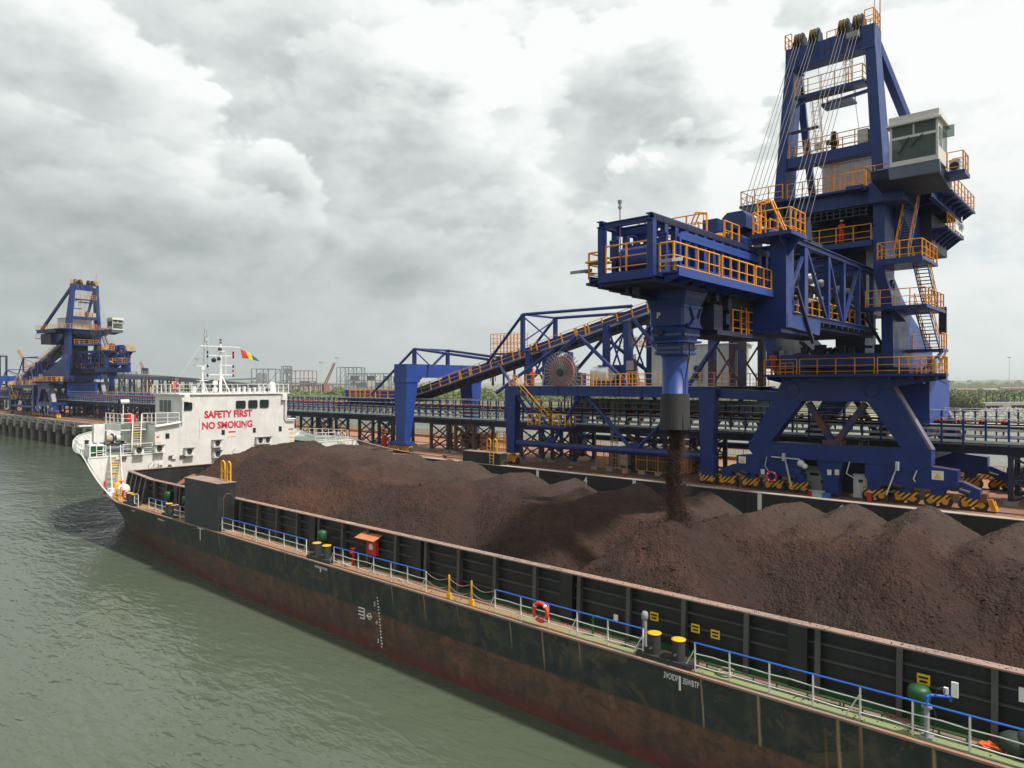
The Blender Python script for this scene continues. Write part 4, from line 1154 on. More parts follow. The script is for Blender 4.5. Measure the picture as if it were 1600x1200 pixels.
m = MB(); m.path([(mx - 2.2, my, 18.3), (30.9, 74, 14.2)], .012, 4); m.path([(mx + 2.2, my, 18.3), (43.1, 75, 14)], .012, 4); m.path([(mx + 1.4, my, 17.3), (42.9, 75, 13.6)], .012, 4)
for x in (31.05, 33.5): m.path([(x, 74, 13.2), (x, 74, 15.3)], .02, 4)
part(m, 'rigging', LGREY, mast)
m = MB(); rx, ry = 34.7, 76
m.tube((rx, ry, 13.2), (rx, ry, 15.9), .1, 8)
for a in (.4, 2.5, 4.6): m.bar((rx + .8 * math.cos(a), ry + .8 * math.sin(a), 13.2), (rx, ry, 14.8), .08)
m.bx(rx - .5, rx + .5, ry - .4, ry + .4, 14.55, 14.62); m.tube((rx, ry, 15.7), (rx, ry, 16.05), .2, 10)
for x, z in ((35.9, 14.3), (35.9, 13.6)): m.sph((x, 75.6, z), .28, 10, 8); m.tube((x, 75.6, 13.2), (x, 75.6, z), .06, 6)
radar = part(m, 'radar_mast', WHITEP, ship)
m = MB(); m.bar((rx - .85, ry - .15, 16.15), (rx + .8, ry + .15, 16.15), .14, .18); part(m, 'radar_scanner', LGREY, radar)
# flag at the yard arm: waved cloth in three vertical bands
fl = thing('flag', 'small flag of red, yellow and green bands flying from the wheelhouse mast', 'flag', (39.02, 76, 17.05))
for b_, mt in enumerate((FLAGR, FLAGY, FLAGG)):
    m = MB(); n_ = 5; g = []
    for i in range(n_ + 1):
        u = (b_ + i / n_) / 3
        row = []
        for j in range(5):
            v_ = j / 4
            row.append((39.0 + .35 * v_ * .9 + u * 1.9, 76 + .14 * math.sin(u * 9 + v_ * 1.5), 18.15 - .95 * u ** 1.2 * (1 - .3 * v_) - v_ * 1.05 * (1 - .35 * u) ))
        g.append(row)
    vs = [p for r in g for p in r]; fs = [(i * 5 + j, i * 5 + j + 1, (i + 1) * 5 + j + 1, (i + 1) * 5 + j) for i in range(n_) for j in range(4)]
    vs2 = [(x, y + .012, z) for x, y, z in vs]; k_ = len(vs)
    m.add(vs + vs2, fs + [tuple(q + k_ for q in reversed(f)) for f in fs], True)
    part(m, 'flag_band', mt, fl)
# stairs
def sstair(a, b, w, side, tr=True):
    ms, mr = MB(), MB(); stair(ms, mr, a, b, w, side)
    s_ = part(ms, 'stair', WHITEP, ship); part(mr, 'handrail', WHITEP, s_)
    m = MB(); A, B = V(a), V(b); sd = V(side).normalized() * (w / 2 - .05); n = max(4, int(abs(A.z - B.z) / .22)); run = (B - A); run.z = 0; run.normalize()
    for i in range(n):
        q = A.lerp(B, (i + .5) / n) + run * .1 + V((0, 0, .035)); m.bar(q - sd, q + sd, .06, .035)
    part(m, 'tread_nosing', SIGNY, s_)
sstair((25.0, 73.0, 7.4), (24.35, 70.6, 4.03), .9, (1, 0, 0))
sstair((27.7, 75.0, 10.2), (27.0, 73.4, 7.45), .8, (1, 0, 0))
sstair((50.2, 73.0, 7.4), (50.9, 70.9, 4.03), .8, (1, 0, 0))
# forecastle gear
m = MB()
for sg in (-1, 1): m.rail([(CX + sg * (st_at(yy)[1] - .3), yy, FD) for yy in (74.6, 77, 80, 82.4)], 1.05, 1.2, .028)
part(m, 'side_railing', WHITEP, ship)
m = MB(); m.rail([(23.4, 73.1, FD), (24.2, 73.1, FD)], 1.0, .8, .03); m.rail([(25.7, 73.1, FD), (28.4, 73.1, FD)], 1.0, 1.3, .03); m.rail([(46.7, 73.1, FD), (49.6, 73.1, FD)], 1.0, 1.2, .03)
part(m, 'forecastle_railing', WHITEP, ship)
m = MB(); m.bx(22.9, 24.0, 73.3, 74.3, FD + .02, FD + 1.0); part(m, 'nav_light_screen', GREEN, ship)
m = MB()
for z in (FD + .35, FD + 1.0): m.bx(22.85, 24.05, 73.22, 73.3, z, z + .07)
m.bx(22.85, 22.95, 73.22, 74.35, FD, FD + 1.1); m.bx(23.98, 24.06, 73.22, 74.35, FD, FD + 1.1); m.bx(22.85, 24.05, 73.25, 74.35, FD + 1.05, FD + 1.12)
part(m, 'screen_frame', WHITEP, ship)
m = MB(); m.bx(25.0, 26.0, 78.8, 79.4, FD + .9, FD + 2.7); m.bar((25.9, 79.4, FD), (25.9, 79.4, FD + .95), .3); m.bar((26.4, 79.6, FD), (26.3, 79.5, FD + 2), .12); m.bx(23.8, 25.2, 79.2, 79.7, FD + 2.55, FD + 2.65); part(m, 'locker', WHITEP, ship)
def winch(x, y, s_=1.0):
    m = MB(); m.bx(x - 1.2 * s_, x + 1.2 * s_, y - .6, y + .6, FD, FD + .25)
    for k in (-1.0, -.2, .8): m.tube((x + k * s_, y, FD + .75), (x + k * s_ + .08, y, FD + .75), .62, 16)
    m.bar((x - 1.3 * s_, y, FD + .75), (x + 1.4 * s_, y, FD + .75), .12)
    w_ = part(m, 'mooring_winch', DGREY, ship)
    m = MB(); m.tube((x - .9 * s_, y, FD + .75), (x - .2 * s_, y, FD + .75), .42, 14); part(m, 'drum_rope', ROPE, w_)
    m = MB(); m.bx(x + 1.0 * s_, x + 1.6 * s_, y - .4, y + .4, FD + .1, FD + 1.1); m.tube((x + .2 * s_, y, FD + .75), (x + .75 * s_, y, FD + .75), .42, 14); part(m, 'winch_motor', LGREY, w_)
winch(29.0, 85.2); winch(31.0, 82.6, .9); winch(43.5, 83); winch(37.6, 86)
for x, y in ((26.2, 83.5), (28.4, 88.4), (33.0, 90.2)):
    m = MB(); m.bx(x - .7, x + .7, y - .25, y + .25, FD, FD + .12)
    for k in (-.4, .4): m.tube((x + k, y, FD), (x + k, y, FD + .8), .2, 12); m.tube((x + k, y, FD + .8), (x + k, y, FD + .86), .26, 12)
    part(m, 'forecastle_bollard', DGREY, ship)
m = MB(); m.tube((27.6, 77.0, FD), (27.6, 77.0, FD + 1.2), .25, 10); m.bx(27.0, 28.2, 76.6, 77.4, FD + 1.1, FD + 1.7); m.sph((27.6, 77, FD + 2.1), .75, 14, 8, .8); part(m, 'covered_davit', WHITEP, ship)
m = MB(); m.bx(31.5, 33.2, 80.4, 81.4, FD, FD + 1.2); m.bx(34, 35.4, 82.2, 83.2, FD, FD + 1.0); part(m, 'deck_locker', LGREY, ship)
# bow mooring fittings by the stair
m = MB();  m.bar((23.4, 68.2, 4.0), (23.4, 68.2, 5.3), .16); m.bar((23.4, 66.9, 4.0), (23.4, 66.9, 5.2), .16); m.bar((23.4, 68.2, 4.5), (23.4, 66.9, 4.5), .12); m.bx(23.2, 24.0, 66.9, 68.2, 4.05, 4.25)
part(m, 'fairlead', YELLOW, ship)
m = MB(); m.tube((24.2, 69.2, 4.05), (24.2, 69.2, 5.4), .07, 8); m.torus((24.2, 69.2, 5.4), (0, 0, 1), .2, .03); m.tube((23.7, 71.9, 4.05), (23.7, 71.9, 5.2), .09, 8); part(m, 'fire_hydrant', RED, ship)
m = MB(); m.sph((23.9, 67.8, 4.8), .55, 12, 8); m.sph((24.3, 68.9, 4.5), .5, 12, 8); m.bx(23.5, 24.6, 69.8, 70.6, 4.05, 4.7); m.path([(23.5 + .5 * math.cos(i), 69 + .5 * math.sin(i), 4.15 + i * .02) for i in range(20)], .06, 6); part(m, 'rope_bin', WHITEP, ship)
m = MB(); m.sph((24.35, 70.5, 4.95), .34, 10, 6, .6); m.bar((24.0, 70.2, 4.8), (24.7, 70.9, 5.3), .12); part(m, 'yellow_cover', YELLOW, ship)

# ---- life buoys (hung on things: own objects)
def buoy(c, ax, label, R_=.33):
    t = thing('lifebuoy', label, 'lifebuoy', c, 'red and white lifebuoys')
    m = MB(); m.torus(c, ax, R_, .085, 24, 8); part(m, 'ring', flat('buoy_red', (.72, .05, .03)) if 'buoy_red' not in bpy.data.materials else bpy.data.materials['buoy_red'], t)
    m = MB()
    for k in range(4): m.torus(c, ax, R_, .09, 4, 8, k * PI / 2 + .6, k * PI / 2 + .8)
    part(m, 'white_band', LETWHT, t)
    return t
buoy((22.97, 19.0, 4.63), (1, 0, 0), 'red lifebuoy hung on the white railing beside the long walkway of the barge', .37)
buoy((23.0, 65.0, 4.75), (1, .2, 0), 'red lifebuoy hung on the short rail near the bow stair of the barge')
buoy((30.94, 73.9, 14.0), (0, 1, 0), 'pale red lifebuoy on the wheelhouse roof rail above the shaded door')
# mooring lines
def rope(a, b, sag, label, r=.055):
    a, b = V(a), V(b); m = MB()
    m.path([a.lerp(b, i / 24) - V((0, 0, sag * math.sin(PI * i / 24))) for i in range(25)], r, 6)
    solo(m, 'mooring_rope', ROPE, label, 'rope', org=tuple(a))
rope((51.9, 73.6, 7.6), (53.9, 58.6, 6.1), .35, 'pale mooring rope running from the bow deck of the barge to the quay')

# ================================================================== ore cargo
# y, x of near end, x of far end, crest height, skew of the crest line
RID = [(-8.5, 33, 45, 7.0, .1), (-3.9, 34.5, 45, 6.9, -.1), (1.6, 35, 46.2, 7.0, .08), (5.3, 36.5, 46.2, 7.0, -.06), (8.9, 34.6, 46.0, 7.25, .08), (11.3, 37.5, 42.0, 6.65, .2), (13.4, 37.5, 46.2, 7.0, -.03), (16.6, 33.8, 44.2, 7.0, -.14), (17.9, 31.6, 33.0, 7.45, 0), (21.9, 37, 45.2, 6.75, .1),
       (26.7, 32.4, 43.4, 7.1, .06), (30.2, 36, 41, 6.6, -.2), (32.9, 35.5, 44.6, 6.8, .1), (37.0, 32.4, 43.6, 7.1, .14), (41.0, 36, 43.2, 6.75, -.1), (45.4, 33.4, 45.6, 6.95, .08), (48.8, 35, 45.0, 7.35, -.1), (53.2, 32.6, 45.4, 7.55, .1), (57.0, 35, 44.2, 7.65, -.08), (61.3, 33.4, 44.8, 8.0, .05), (64.2, 34.5, 41, 8.3, 0), (63.5, 31, 37, 7.6, 0)]
def hbase(x, y):
    best = -9
    for (ry, x0, x1, h, sk) in RID:
        xe = min(max(x, x0), x1)
        wob = .45 * noise.noise(V((x * .22, ry * .7, 1.3))) + sk * (xe - 40)
        dx = x0 - x if x < x0 else (x - x1 if x > x1 else 0)
        d = math.hypot(dx, y - ry - wob)
        sl = .66 + .08 * noise.noise(V((x * .2, y * .2, ry)))
        z = h + .35 * noise.noise(V((xe * .28, ry, 0))) - sl * (math.sqrt(d * d + .06) - .24)
        if z > best - .5:
            k = .2; t = max(0, min(1, .5 + .5 * (z - best) / k)); best = best * (1 - t) + z * t + k * t * (1 - t)
    return best
def hore(x, y):
    z = hbase(x, y)
    # older ore: one long uneven bank that the newer ridges stand on
    hb_ = 6.5 + .55 * noise.noise(V((y * .16, 2.2, 0))) + (.9 if y > 46 else 0) * min(1, (y - 46) / 8 if y > 46 else 0)
    xc = 34.6 + 2.6 * noise.noise(V((y * .12, 7.7, 0)))
    zb = hb_ - (.68 * (xc - x) if x < xc else .10 * (x - xc) if x < 44.5 else .10 * (44.5 - xc) + .65 * (x - 44.5))
    if y > 66: zb -= (y - 66) * .75
    k = .3; t = max(0, min(1, .5 + .5 * (z - zb) / k)); z = zb * (1 - t) + z * t + k * t * (1 - t)
    if y > 66.5 and x < 34: z -= (y - 66.5) * .5
    z = max(z, 2.6 + .3 * noise.noise(V((x * .2, y * .2, 5))))
    near = max(0, min(1, (37 - x) / 7))
    p = V((x, y, 0))
    z += .26 * noise.fractal(p * .33, .9, 2.0, 6) * (0.45 + near) - .22 * near * max(0, noise.noise(V((x * .16, y * .42, 4.4))))
    z += (.045 + .035 * near) * noise.fractal(p * 2.6 + V((9, 2, 0)), .8, 2.1, 4)
    # run-out furrows down the faces
    z += .05 * noise.noise(V((x * .35, y * 2.4, 3))) * (1 - near)
    return z
m = MB(); X0, X1, Y0, Y1 = 24.5, 51.15, -22, 70.3
def lerp_list(a, b, n): return [a + (b - a) * i / n for i in range(n + 1)]
xs = lerp_list(X0, X1, 190)
ysl = []; y = Y0
while y < Y1:
    ysl.append(y); y += .6 if y < -2 else (.115 if y < 24 else (.16 if y < 40 else .24))
ysl.append(Y1)
for y in ysl:
    ed = max(0, (y - 62.5)) * .1316
    for x in xs:
        xx = min(max(x, 24.5 + ed), 51.15 - ed)
        m.v.append((xx, y, hore(xx, y)))
nx = len(xs)
for i in range(len(ysl) - 1):
    for j in range(nx - 1):
        m.sm.add(len(m.f)); m.f.append((i * nx + j, i * nx + j + 1, (i + 1) * nx + j + 1, (i + 1) * nx + j))
# loose lumps lying on the faces
rng = random.Random(11)
def lump(mb, c, r):
    vs = []
    for d in ((1, 0, 0), (-1, 0, 0), (0, 1, 0), (0, -1, 0), (0, 0, 1), (0, 0, -1)):
        q = r * rng.uniform(.6, 1.25); vs.append((c[0] + d[0] * q, c[1] + d[1] * q, c[2] + d[2] * q * .8))
    mb.add(vs, [(0, 2, 4), (2, 1, 4), (1, 3, 4), (3, 0, 4), (2, 0, 5), (1, 2, 5), (3, 1, 5), (0, 3, 5)])
for i in range(700):
    x = 26 + 16 * rng.random(); y = -2 + 50 * rng.random() ** 1.4; z0_ = hbase(x, y)
    if noise.noise(V((x * .3, y * .3, 2))) < 0: continue
    r = .05 + .09 * rng.random() ** 2; lump(m, (x, y, hore(x, y) + r * .15), r)
for i in range(15000):
    x = 25 + 25.5 * rng.random() ** 1.35; y = -2 + 66 * rng.random() ** 1.5
    zr = hbase(x, y)
    if noise.noise(V((x * .35, y * .35, 8))) < -.05 and rng.random() < .75: continue
    r = .02 + .06 * rng.random() ** 4 + (.03 if rng.random() < .03 else 0)
    lump(m, (x, y, hore(x, y) + r * .2), r)
spill = MB()
for i in range(5200):
    y = rng.uniform(-2, 62); x = 24.05 - abs(rng.gauss(0, .45))
    if x < 22.95 or noise.noise(V((x * .8, y * .35, 3))) < -.05: continue
    r = .008 + .028 * rng.random() ** 3; lump(spill, (x, y, 4.035 + r * .5), r)
for i in range(2500):
    y = rng.uniform(-2, 62); x = 24.1 + .36 * rng.random(); r = .008 + .022 * rng.random() ** 3; lump(spill, (x, y, CZ + r * .4), r)
tag(part(spill, 'ore_spill', ORE), 'scattered ore crumbs spilt along the side walkway of the barge', 'ore', kind='stuff')
ore = tag(part(m, 'ore_cargo', ORE), 'dark brown ore heaped in ridges filling the hold of the barge', 'ore', kind='stuff')
# rusty red dust piled against the front end of the hold
m = MB(); n_ = 26
for i in range(n_ + 1):
    for j in range(n_ + 1):
        x, y = 26.0 + 8.0 * i / n_, 65.5 + 4.85 * j / n_
        d = math.hypot((x - 31.2) * .8, y - 70.3); z = 5.35 - .62 * d + .10 * noise.noise(V((x * 1.7, y * 1.7, 0)))
        z = max(z, 4.55 - .55 * math.hypot((x - 28.2) * .6, y - 70.3), 2.9)
        m.v.append((x, y, z))
for i in range(n_):
    for j in range(n_): a = i * (n_ + 1) + j; m.sm.add(len(m.f)); m.f.append((a, a + n_ + 1, a + n_ + 2, a + 1))
tag(part(m, 'red_ore_dust', flat('rusty_red_dust', (.26, .095, .05), .95)), 'rusty red ore dust piled against the front end of the hold', 'ore', kind='stuff')
# falling stream under the chute
m = MB(); cx, cy = 32.3, 17.9
def strm(a, z): return 1 + .65 * noise.noise(V((math.cos(a) * 1.3, math.sin(a) * 1.3, z * 1.5))) + .3 * noise.noise(V((math.cos(a) * 3, math.sin(a) * 3, z * 4)))
for i in range(42000):
    t = rng.random() ** .9; z = 12.3 - 5.3 * t
    w = .33 + .30 * t ** 1.1 + (.5 * max(0, t - .86) / .14)
    a = rng.uniform(0, 2 * PI); rr = w * abs(rng.gauss(0, .46)) * strm(a, z)
    dx = .2 * math.sin(z * 1.1) * t
    r = .012 + .036 * rng.random() ** 2.2 + (.035 if rng.random() < .04 else 0)
    lump(m, (cx + rr * math.cos(a) + dx, cy + rr * math.sin(a), z), r)
rings = []
for q in range(30):
    z = 12.5 - 5.2 * q / 29; t = q / 29
    rings.append([(cx + .2 * math.sin(z * 1.1) * t + (.17 + .06 * t) * strm(a, z) * math.cos(a), cy + (.17 + .06 * t) * strm(a, z) * math.sin(a), z) for a in [2 * PI * j / 14 for j in range(14)]])
m.loft(rings)
tag(part(m, 'falling_ore', ORE), 'stream of dark ore falling from the loader chute onto the heap', 'ore', kind='stuff')
# brown dust hanging round the stream and the landing spot
m = MB()
m.lathe((cx + .1, cy, 6.2), [(.2, 0), (1.9, .2), (2.3, .8), (1.7, 1.6), (1.0, 2.4), (.75, 3.6), (.7, 5.0), (.6, 6.1), (.1, 6.2)], 20)
dm = bpy.data.materials.new('brown_dust'); dm.use_nodes = True; nt = dm.node_tree; nt.nodes.clear(); k = N(nt)
o_ = k.n('ShaderNodeOutputMaterial'); vp = k.n('ShaderNodeVolumePrincipled'); vp.inputs['Color'].default_value = (.30, .19, .14, 1)
nn = k.noise(k.pos(), 1.1, 5, .6, .6); ppx = k.sep(k.pos())
rad = k.math('SQRT', k.math('ADD', k.math('POWER', k.math('SUBTRACT', ppx[0], cx + .1), 2.0), k.math('POWER', k.math('SUBTRACT', ppx[1], cy), 2.0)))
fall = k.math('SUBTRACT', 1.0, k.math('DIVIDE', rad, k.math('ADD', .62, k.math('MULTIPLY', k.math('SUBTRACT', 9.0, ppx[2], clamp=False), .55))), clamp=True) if False else k.ramp(rad, [(0.25, 1.0), (1.0, 0.0)])
k.l(k.math('MULTIPLY', k.math('MULTIPLY', fall, k.ramp(nn, [(0.38, 0.0), (0.62, 1.0)])), 0.55), vp.inputs['Density'])
k.l(vp.outputs[0], o_.inputs['Volume'])
tag(part(m, 'ore_dust', dm), 'thin brown dust hanging around the falling ore', 'dust', kind='stuff')
# ================================================================== ship loader
CY = 17.72; PX = 62.2
ldr = thing('ship_loader', 'tall blue ship loader with its boom out over the barge, pouring ore', 'ship loader', (PX, CY, QZ), 'blue ship loaders on the quay')
UPPER = []; SHUT = []
def mir(y): return 2 * CY - y
def up(o): UPPER.extend([o] + SIB.get(o, [])); return o
def sh(o): SHUT.extend([o] + SIB.get(o, [])); UPPER.extend([o] + SIB.get(o, [])); return o
# ---- gantry
def gantry(X, sg):
    x0, x1 = X - .55, X + .55
    m = MB()
    m.prism([(21.3, 14.72), (14.1, 14.72), (13.0, 12.95), (11.35, 9.6), (12.95, 9.6), (15.25, 12.9), (19.9, 12.9), (22.35, 9.6), (24.0, 9.6), (22.2, 12.95)], 0, x0, x1)
    g = part(m, 'gantry_frame', BLUER if False else BLUE, ldr)
    m = MB(); m.prism([(24.15, 8.95), (24.15, 9.62), (11.15, 9.62), (11.15, 8.6), (12.2, 8.0), (13.3, 8.42), (22.2, 8.42), (23.3, 8.0)], 0, x0 - .06, x1 + .06); part(m, 'sill_beam', BLUE, ldr)
    m = MB()
    xm = X
    m.bar((xm, 19.6, 12.75), (xm, 17.75, 9.7), .42, .5, (1, 0, 0)); m.bar((xm, 15.5, 12.75), (xm, 17.6, 9.7), .42, .5, (1, 0, 0))
    m.bx(x0 + .1, x1 - .1, 17.0, 18.4, 9.55, 9.95); part(m, 'v_brace', BLUER, ldr)
    m = MB()
    for yy in (20.6, 14.9): m.torus((x0 - .01, yy, 13.75), (1, 0, 0), .5, .03, 20, 4)
    part(m, 'pin_cover', BLUE, g)
    m = MB(); m.prism([(14.0, 14.74), (11.3, 9.65), (11.1, 9.65), (13.85, 14.74)], 0, x0 + .1, x1 - .1); part(m, 'leg_top_flange', paint('sunlit_dusty_flange', (.17, .15, .2)), g)  # dusty lilac, with the sun on this sloping side put into the colour
    # main equalisers and bogies
    for a0, a1, ye in ((20.0, 25.2, (26.1, 24.1, 22.2, 20.3)), (9.6, 15.4, (14.8, 12.8, 10.8, 8.75))):
        yc = (a0 + a1) / 2
        m = MB(); m.prism([(a0, 7.35), (a0 + 1.3, 6.95), (a1 - 1.3, 6.95), (a1, 7.35), (a1, 8.35), (yc + .9, 8.55), (yc - .9, 8.55), (a0, 8.35)], 0, x0 + .02, x1 - .02)
        m.tube((x0 - .12, yc, 8.3), (x1 + .12, yc, 8.3), .35, 16)
        part(m, 'equaliser_beam', BLUE, ldr)
        for p, q in ((ye[0], ye[1]), (ye[2], ye[3])):
            lo, hi = min(p, q), max(p, q); c_ = (lo + hi) / 2
            m = MB(); m.prism([(lo - .42, 6.55), (lo + .32, 6.55), (lo + .5, 6.95), (hi - .5, 6.95), (hi - .32, 6.55), (hi + .42, 6.55), (hi + .42, 7.15), (c_ + .45, 7.6), (c_ - .45, 7.6), (lo - .42, 7.15)], 0, x0 + .12, x1 - .12)
            m.tube((x0 - .05, c_, 7.35), (x1 + .05, c_, 7.35), .24, 14)
            part(m, 'rocker_beam', BLUE, ldr)
            m = MB(); m.bx(x0 - .05, x0 + .15, c_ - .5, c_ + .2, 6.95, 7.25); m.tube((x0 - .1, c_ - .9, 6.9), (x0 - .1, c_ - .3, 7.05), .17, 10); part(m, 'drive_motor', BLUED, ldr)
        for yb in ye: bogie(X, yb, ldr)
    # buffers
    for yb, s_ in ((7.95, -1), (27.2, 1)):
        if s_ > 0 and X < 60: continue
        m = MB(); m.bx(x0 + .15, x1 - .15, min(yb, yb - s_ * .5), max(yb, yb - s_ * .5), 6.3, 6.9); m.tube((X, yb, 6.6), (X, yb + s_ * .7, 6.6), .12, 12); part(m, 'buffer', BLUER, ldr)
        m = MB(); m.prism([(yb, 6.55), (yb + s_ * .25, 5.8), (yb + s_ * .55, 5.8), (yb + s_ * .3, 6.6)], 0, x0 + .1, x1 - .1); part(m, 'rail_guard', YELD, ldr)
def bogie(X, y, par):
    m = MB(); x0, x1 = X - .33, X + .33
    m.prism([(y - .78, 6.62), (y + .78, 6.62), (y + .78, 6.45), (y + .66, 6.35), (y + .70, 6.1), (y + .5, 5.92), (y + .24, 6.02), (y, 5.98), (y - .24, 6.02), (y - .5, 5.92), (y - .70, 6.1), (y - .66, 6.35), (y - .78, 6.45)], 0, x0, x1)
    m.bx(X - .2, X + .2, y - .28, y + .28, 6.6, 6.8)
    b = part(m, 'bogie', HAZ, par)
    for s_ in (-1, 1):
        m = MB(); yy = y + s_ * .45
        m.tube((x0 + .1, yy, 6.08), (x1 - .1, yy, 6.08), .38, 18); m.tube((x0 + .06, yy, 6.08), (x0 + .12, yy, 6.08), .42, 18)
        part(m, 'wheel', DGREY, b)
        m = MB(); m.tube((x0 - .06, yy, 6.14), (x0 - .005, yy, 6.14), .2, 14); part(m, 'axle_cap', YELD, b)
gantry(56.2, -1); gantry(68.2, 1)
m = MB()
for yy in (14.6, 20.8): m.bx(56.8, 67.6, yy - .5, yy + .5, 13.1, 14.66)
for yy in (12.0, 23.3): m.bx(56.8, 67.6, yy - .35, yy + .35, 8.75, 9.55)
part(m, 'gantry_cross_beam', BLUE, ldr)
m = MB(); m.tube((PX, CY, 13.0), (PX, CY, 14.86), 4.6, 40); part(m, 'slew_pedestal', BLUE, ldr)
m = MB(); m.prism([(59.3, 11.3), (65.5, 11.3), (66.3, 12.2), (66.3, 14.5), (59.3, 14.5)], 1, 12.0, 14.0); m.bx(60, 65.5, 12.3, 13.8, 10.2, 11.35); part(m, 'transfer_hopper', BLUEF, ldr)
# anchor leg, cabinets under the sill beam
m = MB(); m.prism([(16.9, 8.45), (18.9, 8.45), (18.45, 6.9), (18.45, 5.9), (17.3, 5.9), (17.3, 6.9)], 0, 55.8, 56.7); m.bx(55.9, 56.6, 17.4, 18.35, 5.74, 5.92); part(m, 'anchor_leg', BLUE, ldr)
m = MB()
m.bx(55.7, 55.72, 17.75, 18.05, 7.35, 7.75); m.bx(55.7, 55.72, 17.2, 17.5, 7.4, 7.8); m.bx(55.55, 55.57, 24.35, 24.95, 7.75, 8.3); m.bx(55.55, 55.57, 10.4, 11.1, 7.65, 8.25); m.bx(55.55, 55.57, 22.8, 23.1, 7.0, 7.4)
part(m, 'warning_plate', LETWHT, ldr)
m = MB()
for y, z, s_ in ((24.65, 7.95, .2), (10.75, 7.88, .22), (17.35, 7.55, .1)):
    m.prism([(y - s_, z - s_ * .6), (y + s_, z - s_ * .6), (y, z + s_)], 0, 55.53, 55.55) if y > 20 or y < 12 else m.prism([(y - s_, z - s_ * .6), (y + s_, z - s_ * .6), (y, z + s_)], 0, 55.68, 55.70)
part(m, 'warning_triangle', SIGNY, ldr)
m = MB()
for y0, z0, y1, z1 in ((21.2, 8.6, 20.6, 6.3), (13.2, 8.5, 13.9, 6.3)): m.bar((55.5, y0, z0), (55.3, y1, z1), .09); m.bx(55.25, 55.5, y0 - .1, y0 + .1, z0 - .4, z0 + .2)
part(m, 'storm_tie', LGREY, ldr)
m = MB()
for a in (((55.55, 16.4, 8.5), (55.4, 16.6, 7.6), (55.5, 15.9, 7.2), (55.5, 15.7, 6.0)), ((55.55, 12.0, 8.2), (55.4, 12.2, 7.6), (55.5, 12.1, 7.4)), ((55.5, 22.6, 8.4), (55.4, 22.7, 7.7), (55.5, 22.4, 7.2))): m.path(list(a), .04, 6)
part(m, 'hydraulic_hose', LGREY, ldr)
m = MB(); m.path([(55.45, 20.0, 8.4), (55.45, 22.2, 8.45)], .05, 6); m.sph((55.4, 19.9, 8.1), .28, 8, 6); m.sph((55.4, 19.6, 7.9), .22, 8, 6); part(m, 'wrapped_pipe', WHITEP, ldr)
# ---- slewing platform
m = MB()
m.prism([(54.2, 22.4), (54.2, 10.0), (56.4, 10.25), (66.5, 13.3), (66.5, 22.4)], 2, 14.74, 14.92)
for yy in (10.6, 12.0, 13.4, 22.0, 20.9): m.prism([(54.3, 14.75), (58, 14.75), (58, 14.2), (54.3, 14.55)], 1, yy, yy + .1)
for xx, y_ in ((55.3, 10.2), (57.5, 10.7), (60.5, 11.6), (64, 12.7)): m.prism([(y_, 14.75), (14, 14.75), (14, 13.9), (y_, 14.55)], 0, xx, xx + .1)
part(m, 'service_platform', BLUE, ldr)
m = MB(); z = 14.92
m.rail([(57.0, 22.3, z), (54.3, 22.3, z), (54.3, 19.8, z)], 1.15, 1.3); m.rail([(54.3, 19.6, z), (54.3, 14.4, z)], 1.15, 1.3); m.rail([(54.3, 14.2, z), (54.3, 10.1, z), (56.4, 10.35, z), (66.4, 13.4, z)], 1.15, 1.3)
m.rail([(66.4, 13.4, z), (66.4, 22.3, z), (60, 22.3, z)], 1.15, 1.35)
part(m, 'platform_railing', ORANGE, ldr)
m = MB(); m.rail([(57.0, 12.9, z), (57.0, 11.2, z), (60.0, 12.1, z)], 1.05, .6); m.rail([(55.2, 21.6, z), (55.2, 20.4, z)], .9, .6); part(m, 'inner_railing', ORANGE, ldr)
m = MB(); m.bx(55.6, 56.3, 21.3, 21.9, z, z + 1.9); part(m, 'control_cabinet', LGREY, ldr)
m = MB(); m.bx(55.6, 57, 12.5, 22.0, 14.9, 15.35); m.tube((PX, CY, 14.88), (PX, CY, 15.4), 5.0, 40); part(m, 'slew_ring', BLUED, ldr)
m = MB(); m.bx(60.5, 60.9, 12.0, 12.4, z, z + 1.3); m.bx(57.6, 57.9, 11.2, 11.5, z, z + 1.1); part(m, 'lamp_cabinet', LGREY, ldr)

# ---- upper works (slewing)
def legsec(z, x0, x1, y0, y1, mr):
    if mr: e = .35 * max(0, min(1, (40 - z) / 12)); y0, y1 = mir(y1) + e, mir(y0) + e
    return [(x0, y0, z), (x1, y0, z), (x1, y1, z), (x0, y1, z)]
for mr in (False, True):
    m = MB(); s_ = [(15.4, 55, 67.6, 13.35, 14.1), (17.2, 55, 67.0, 13.38, 14.12), (19.3, 55, 60.5, 13.4, 14.15), (20.5, 55, 58.2, 13.5, 14.25), (22, 55, 57.5, 13.9, 14.65), (28.3, 55, 57.4, 13.92, 14.68), (39.9, 55, 56.5, 14.62, 15.3)]
    m.loft([legsec(*q, mr) for q in s_])
    if not mr: m.bx(54.92, 56.6, 14.55, 15.38, 38.3, 39.98)
    else: m.bx(54.92, 56.6, mir(15.38), mir(14.55), 38.3, 39.98)
    up(part(m, 'tower_leg', BLUE, ldr))
    m = MB(); y_ = 14.9 if not mr else mir(14.9); yb = 12.6 if not mr else mir(12.6)
    m.bar((56.4, y_, 39.2), (67.6, yb, 28.4), .55, .6); up(part(m, 'back_stay', BLUE, ldr))
m = MB(); m.bx(55.0, 56.4, 15.3, mir(15.3), 38.5, 39.9); m.bx(54.8, 55.1, 15.6, mir(15.6), 38.35, 38.6); up(part(m, 'head_beam', BLUE, ldr))
m = MB()
for i in range(9): m.bx(54.93, 55.0, 15.8 + i * .45, 15.88 + i * .45, 38.6, 39.85)
up(part(m, 'head_beam_rib', BLUE, ldr))
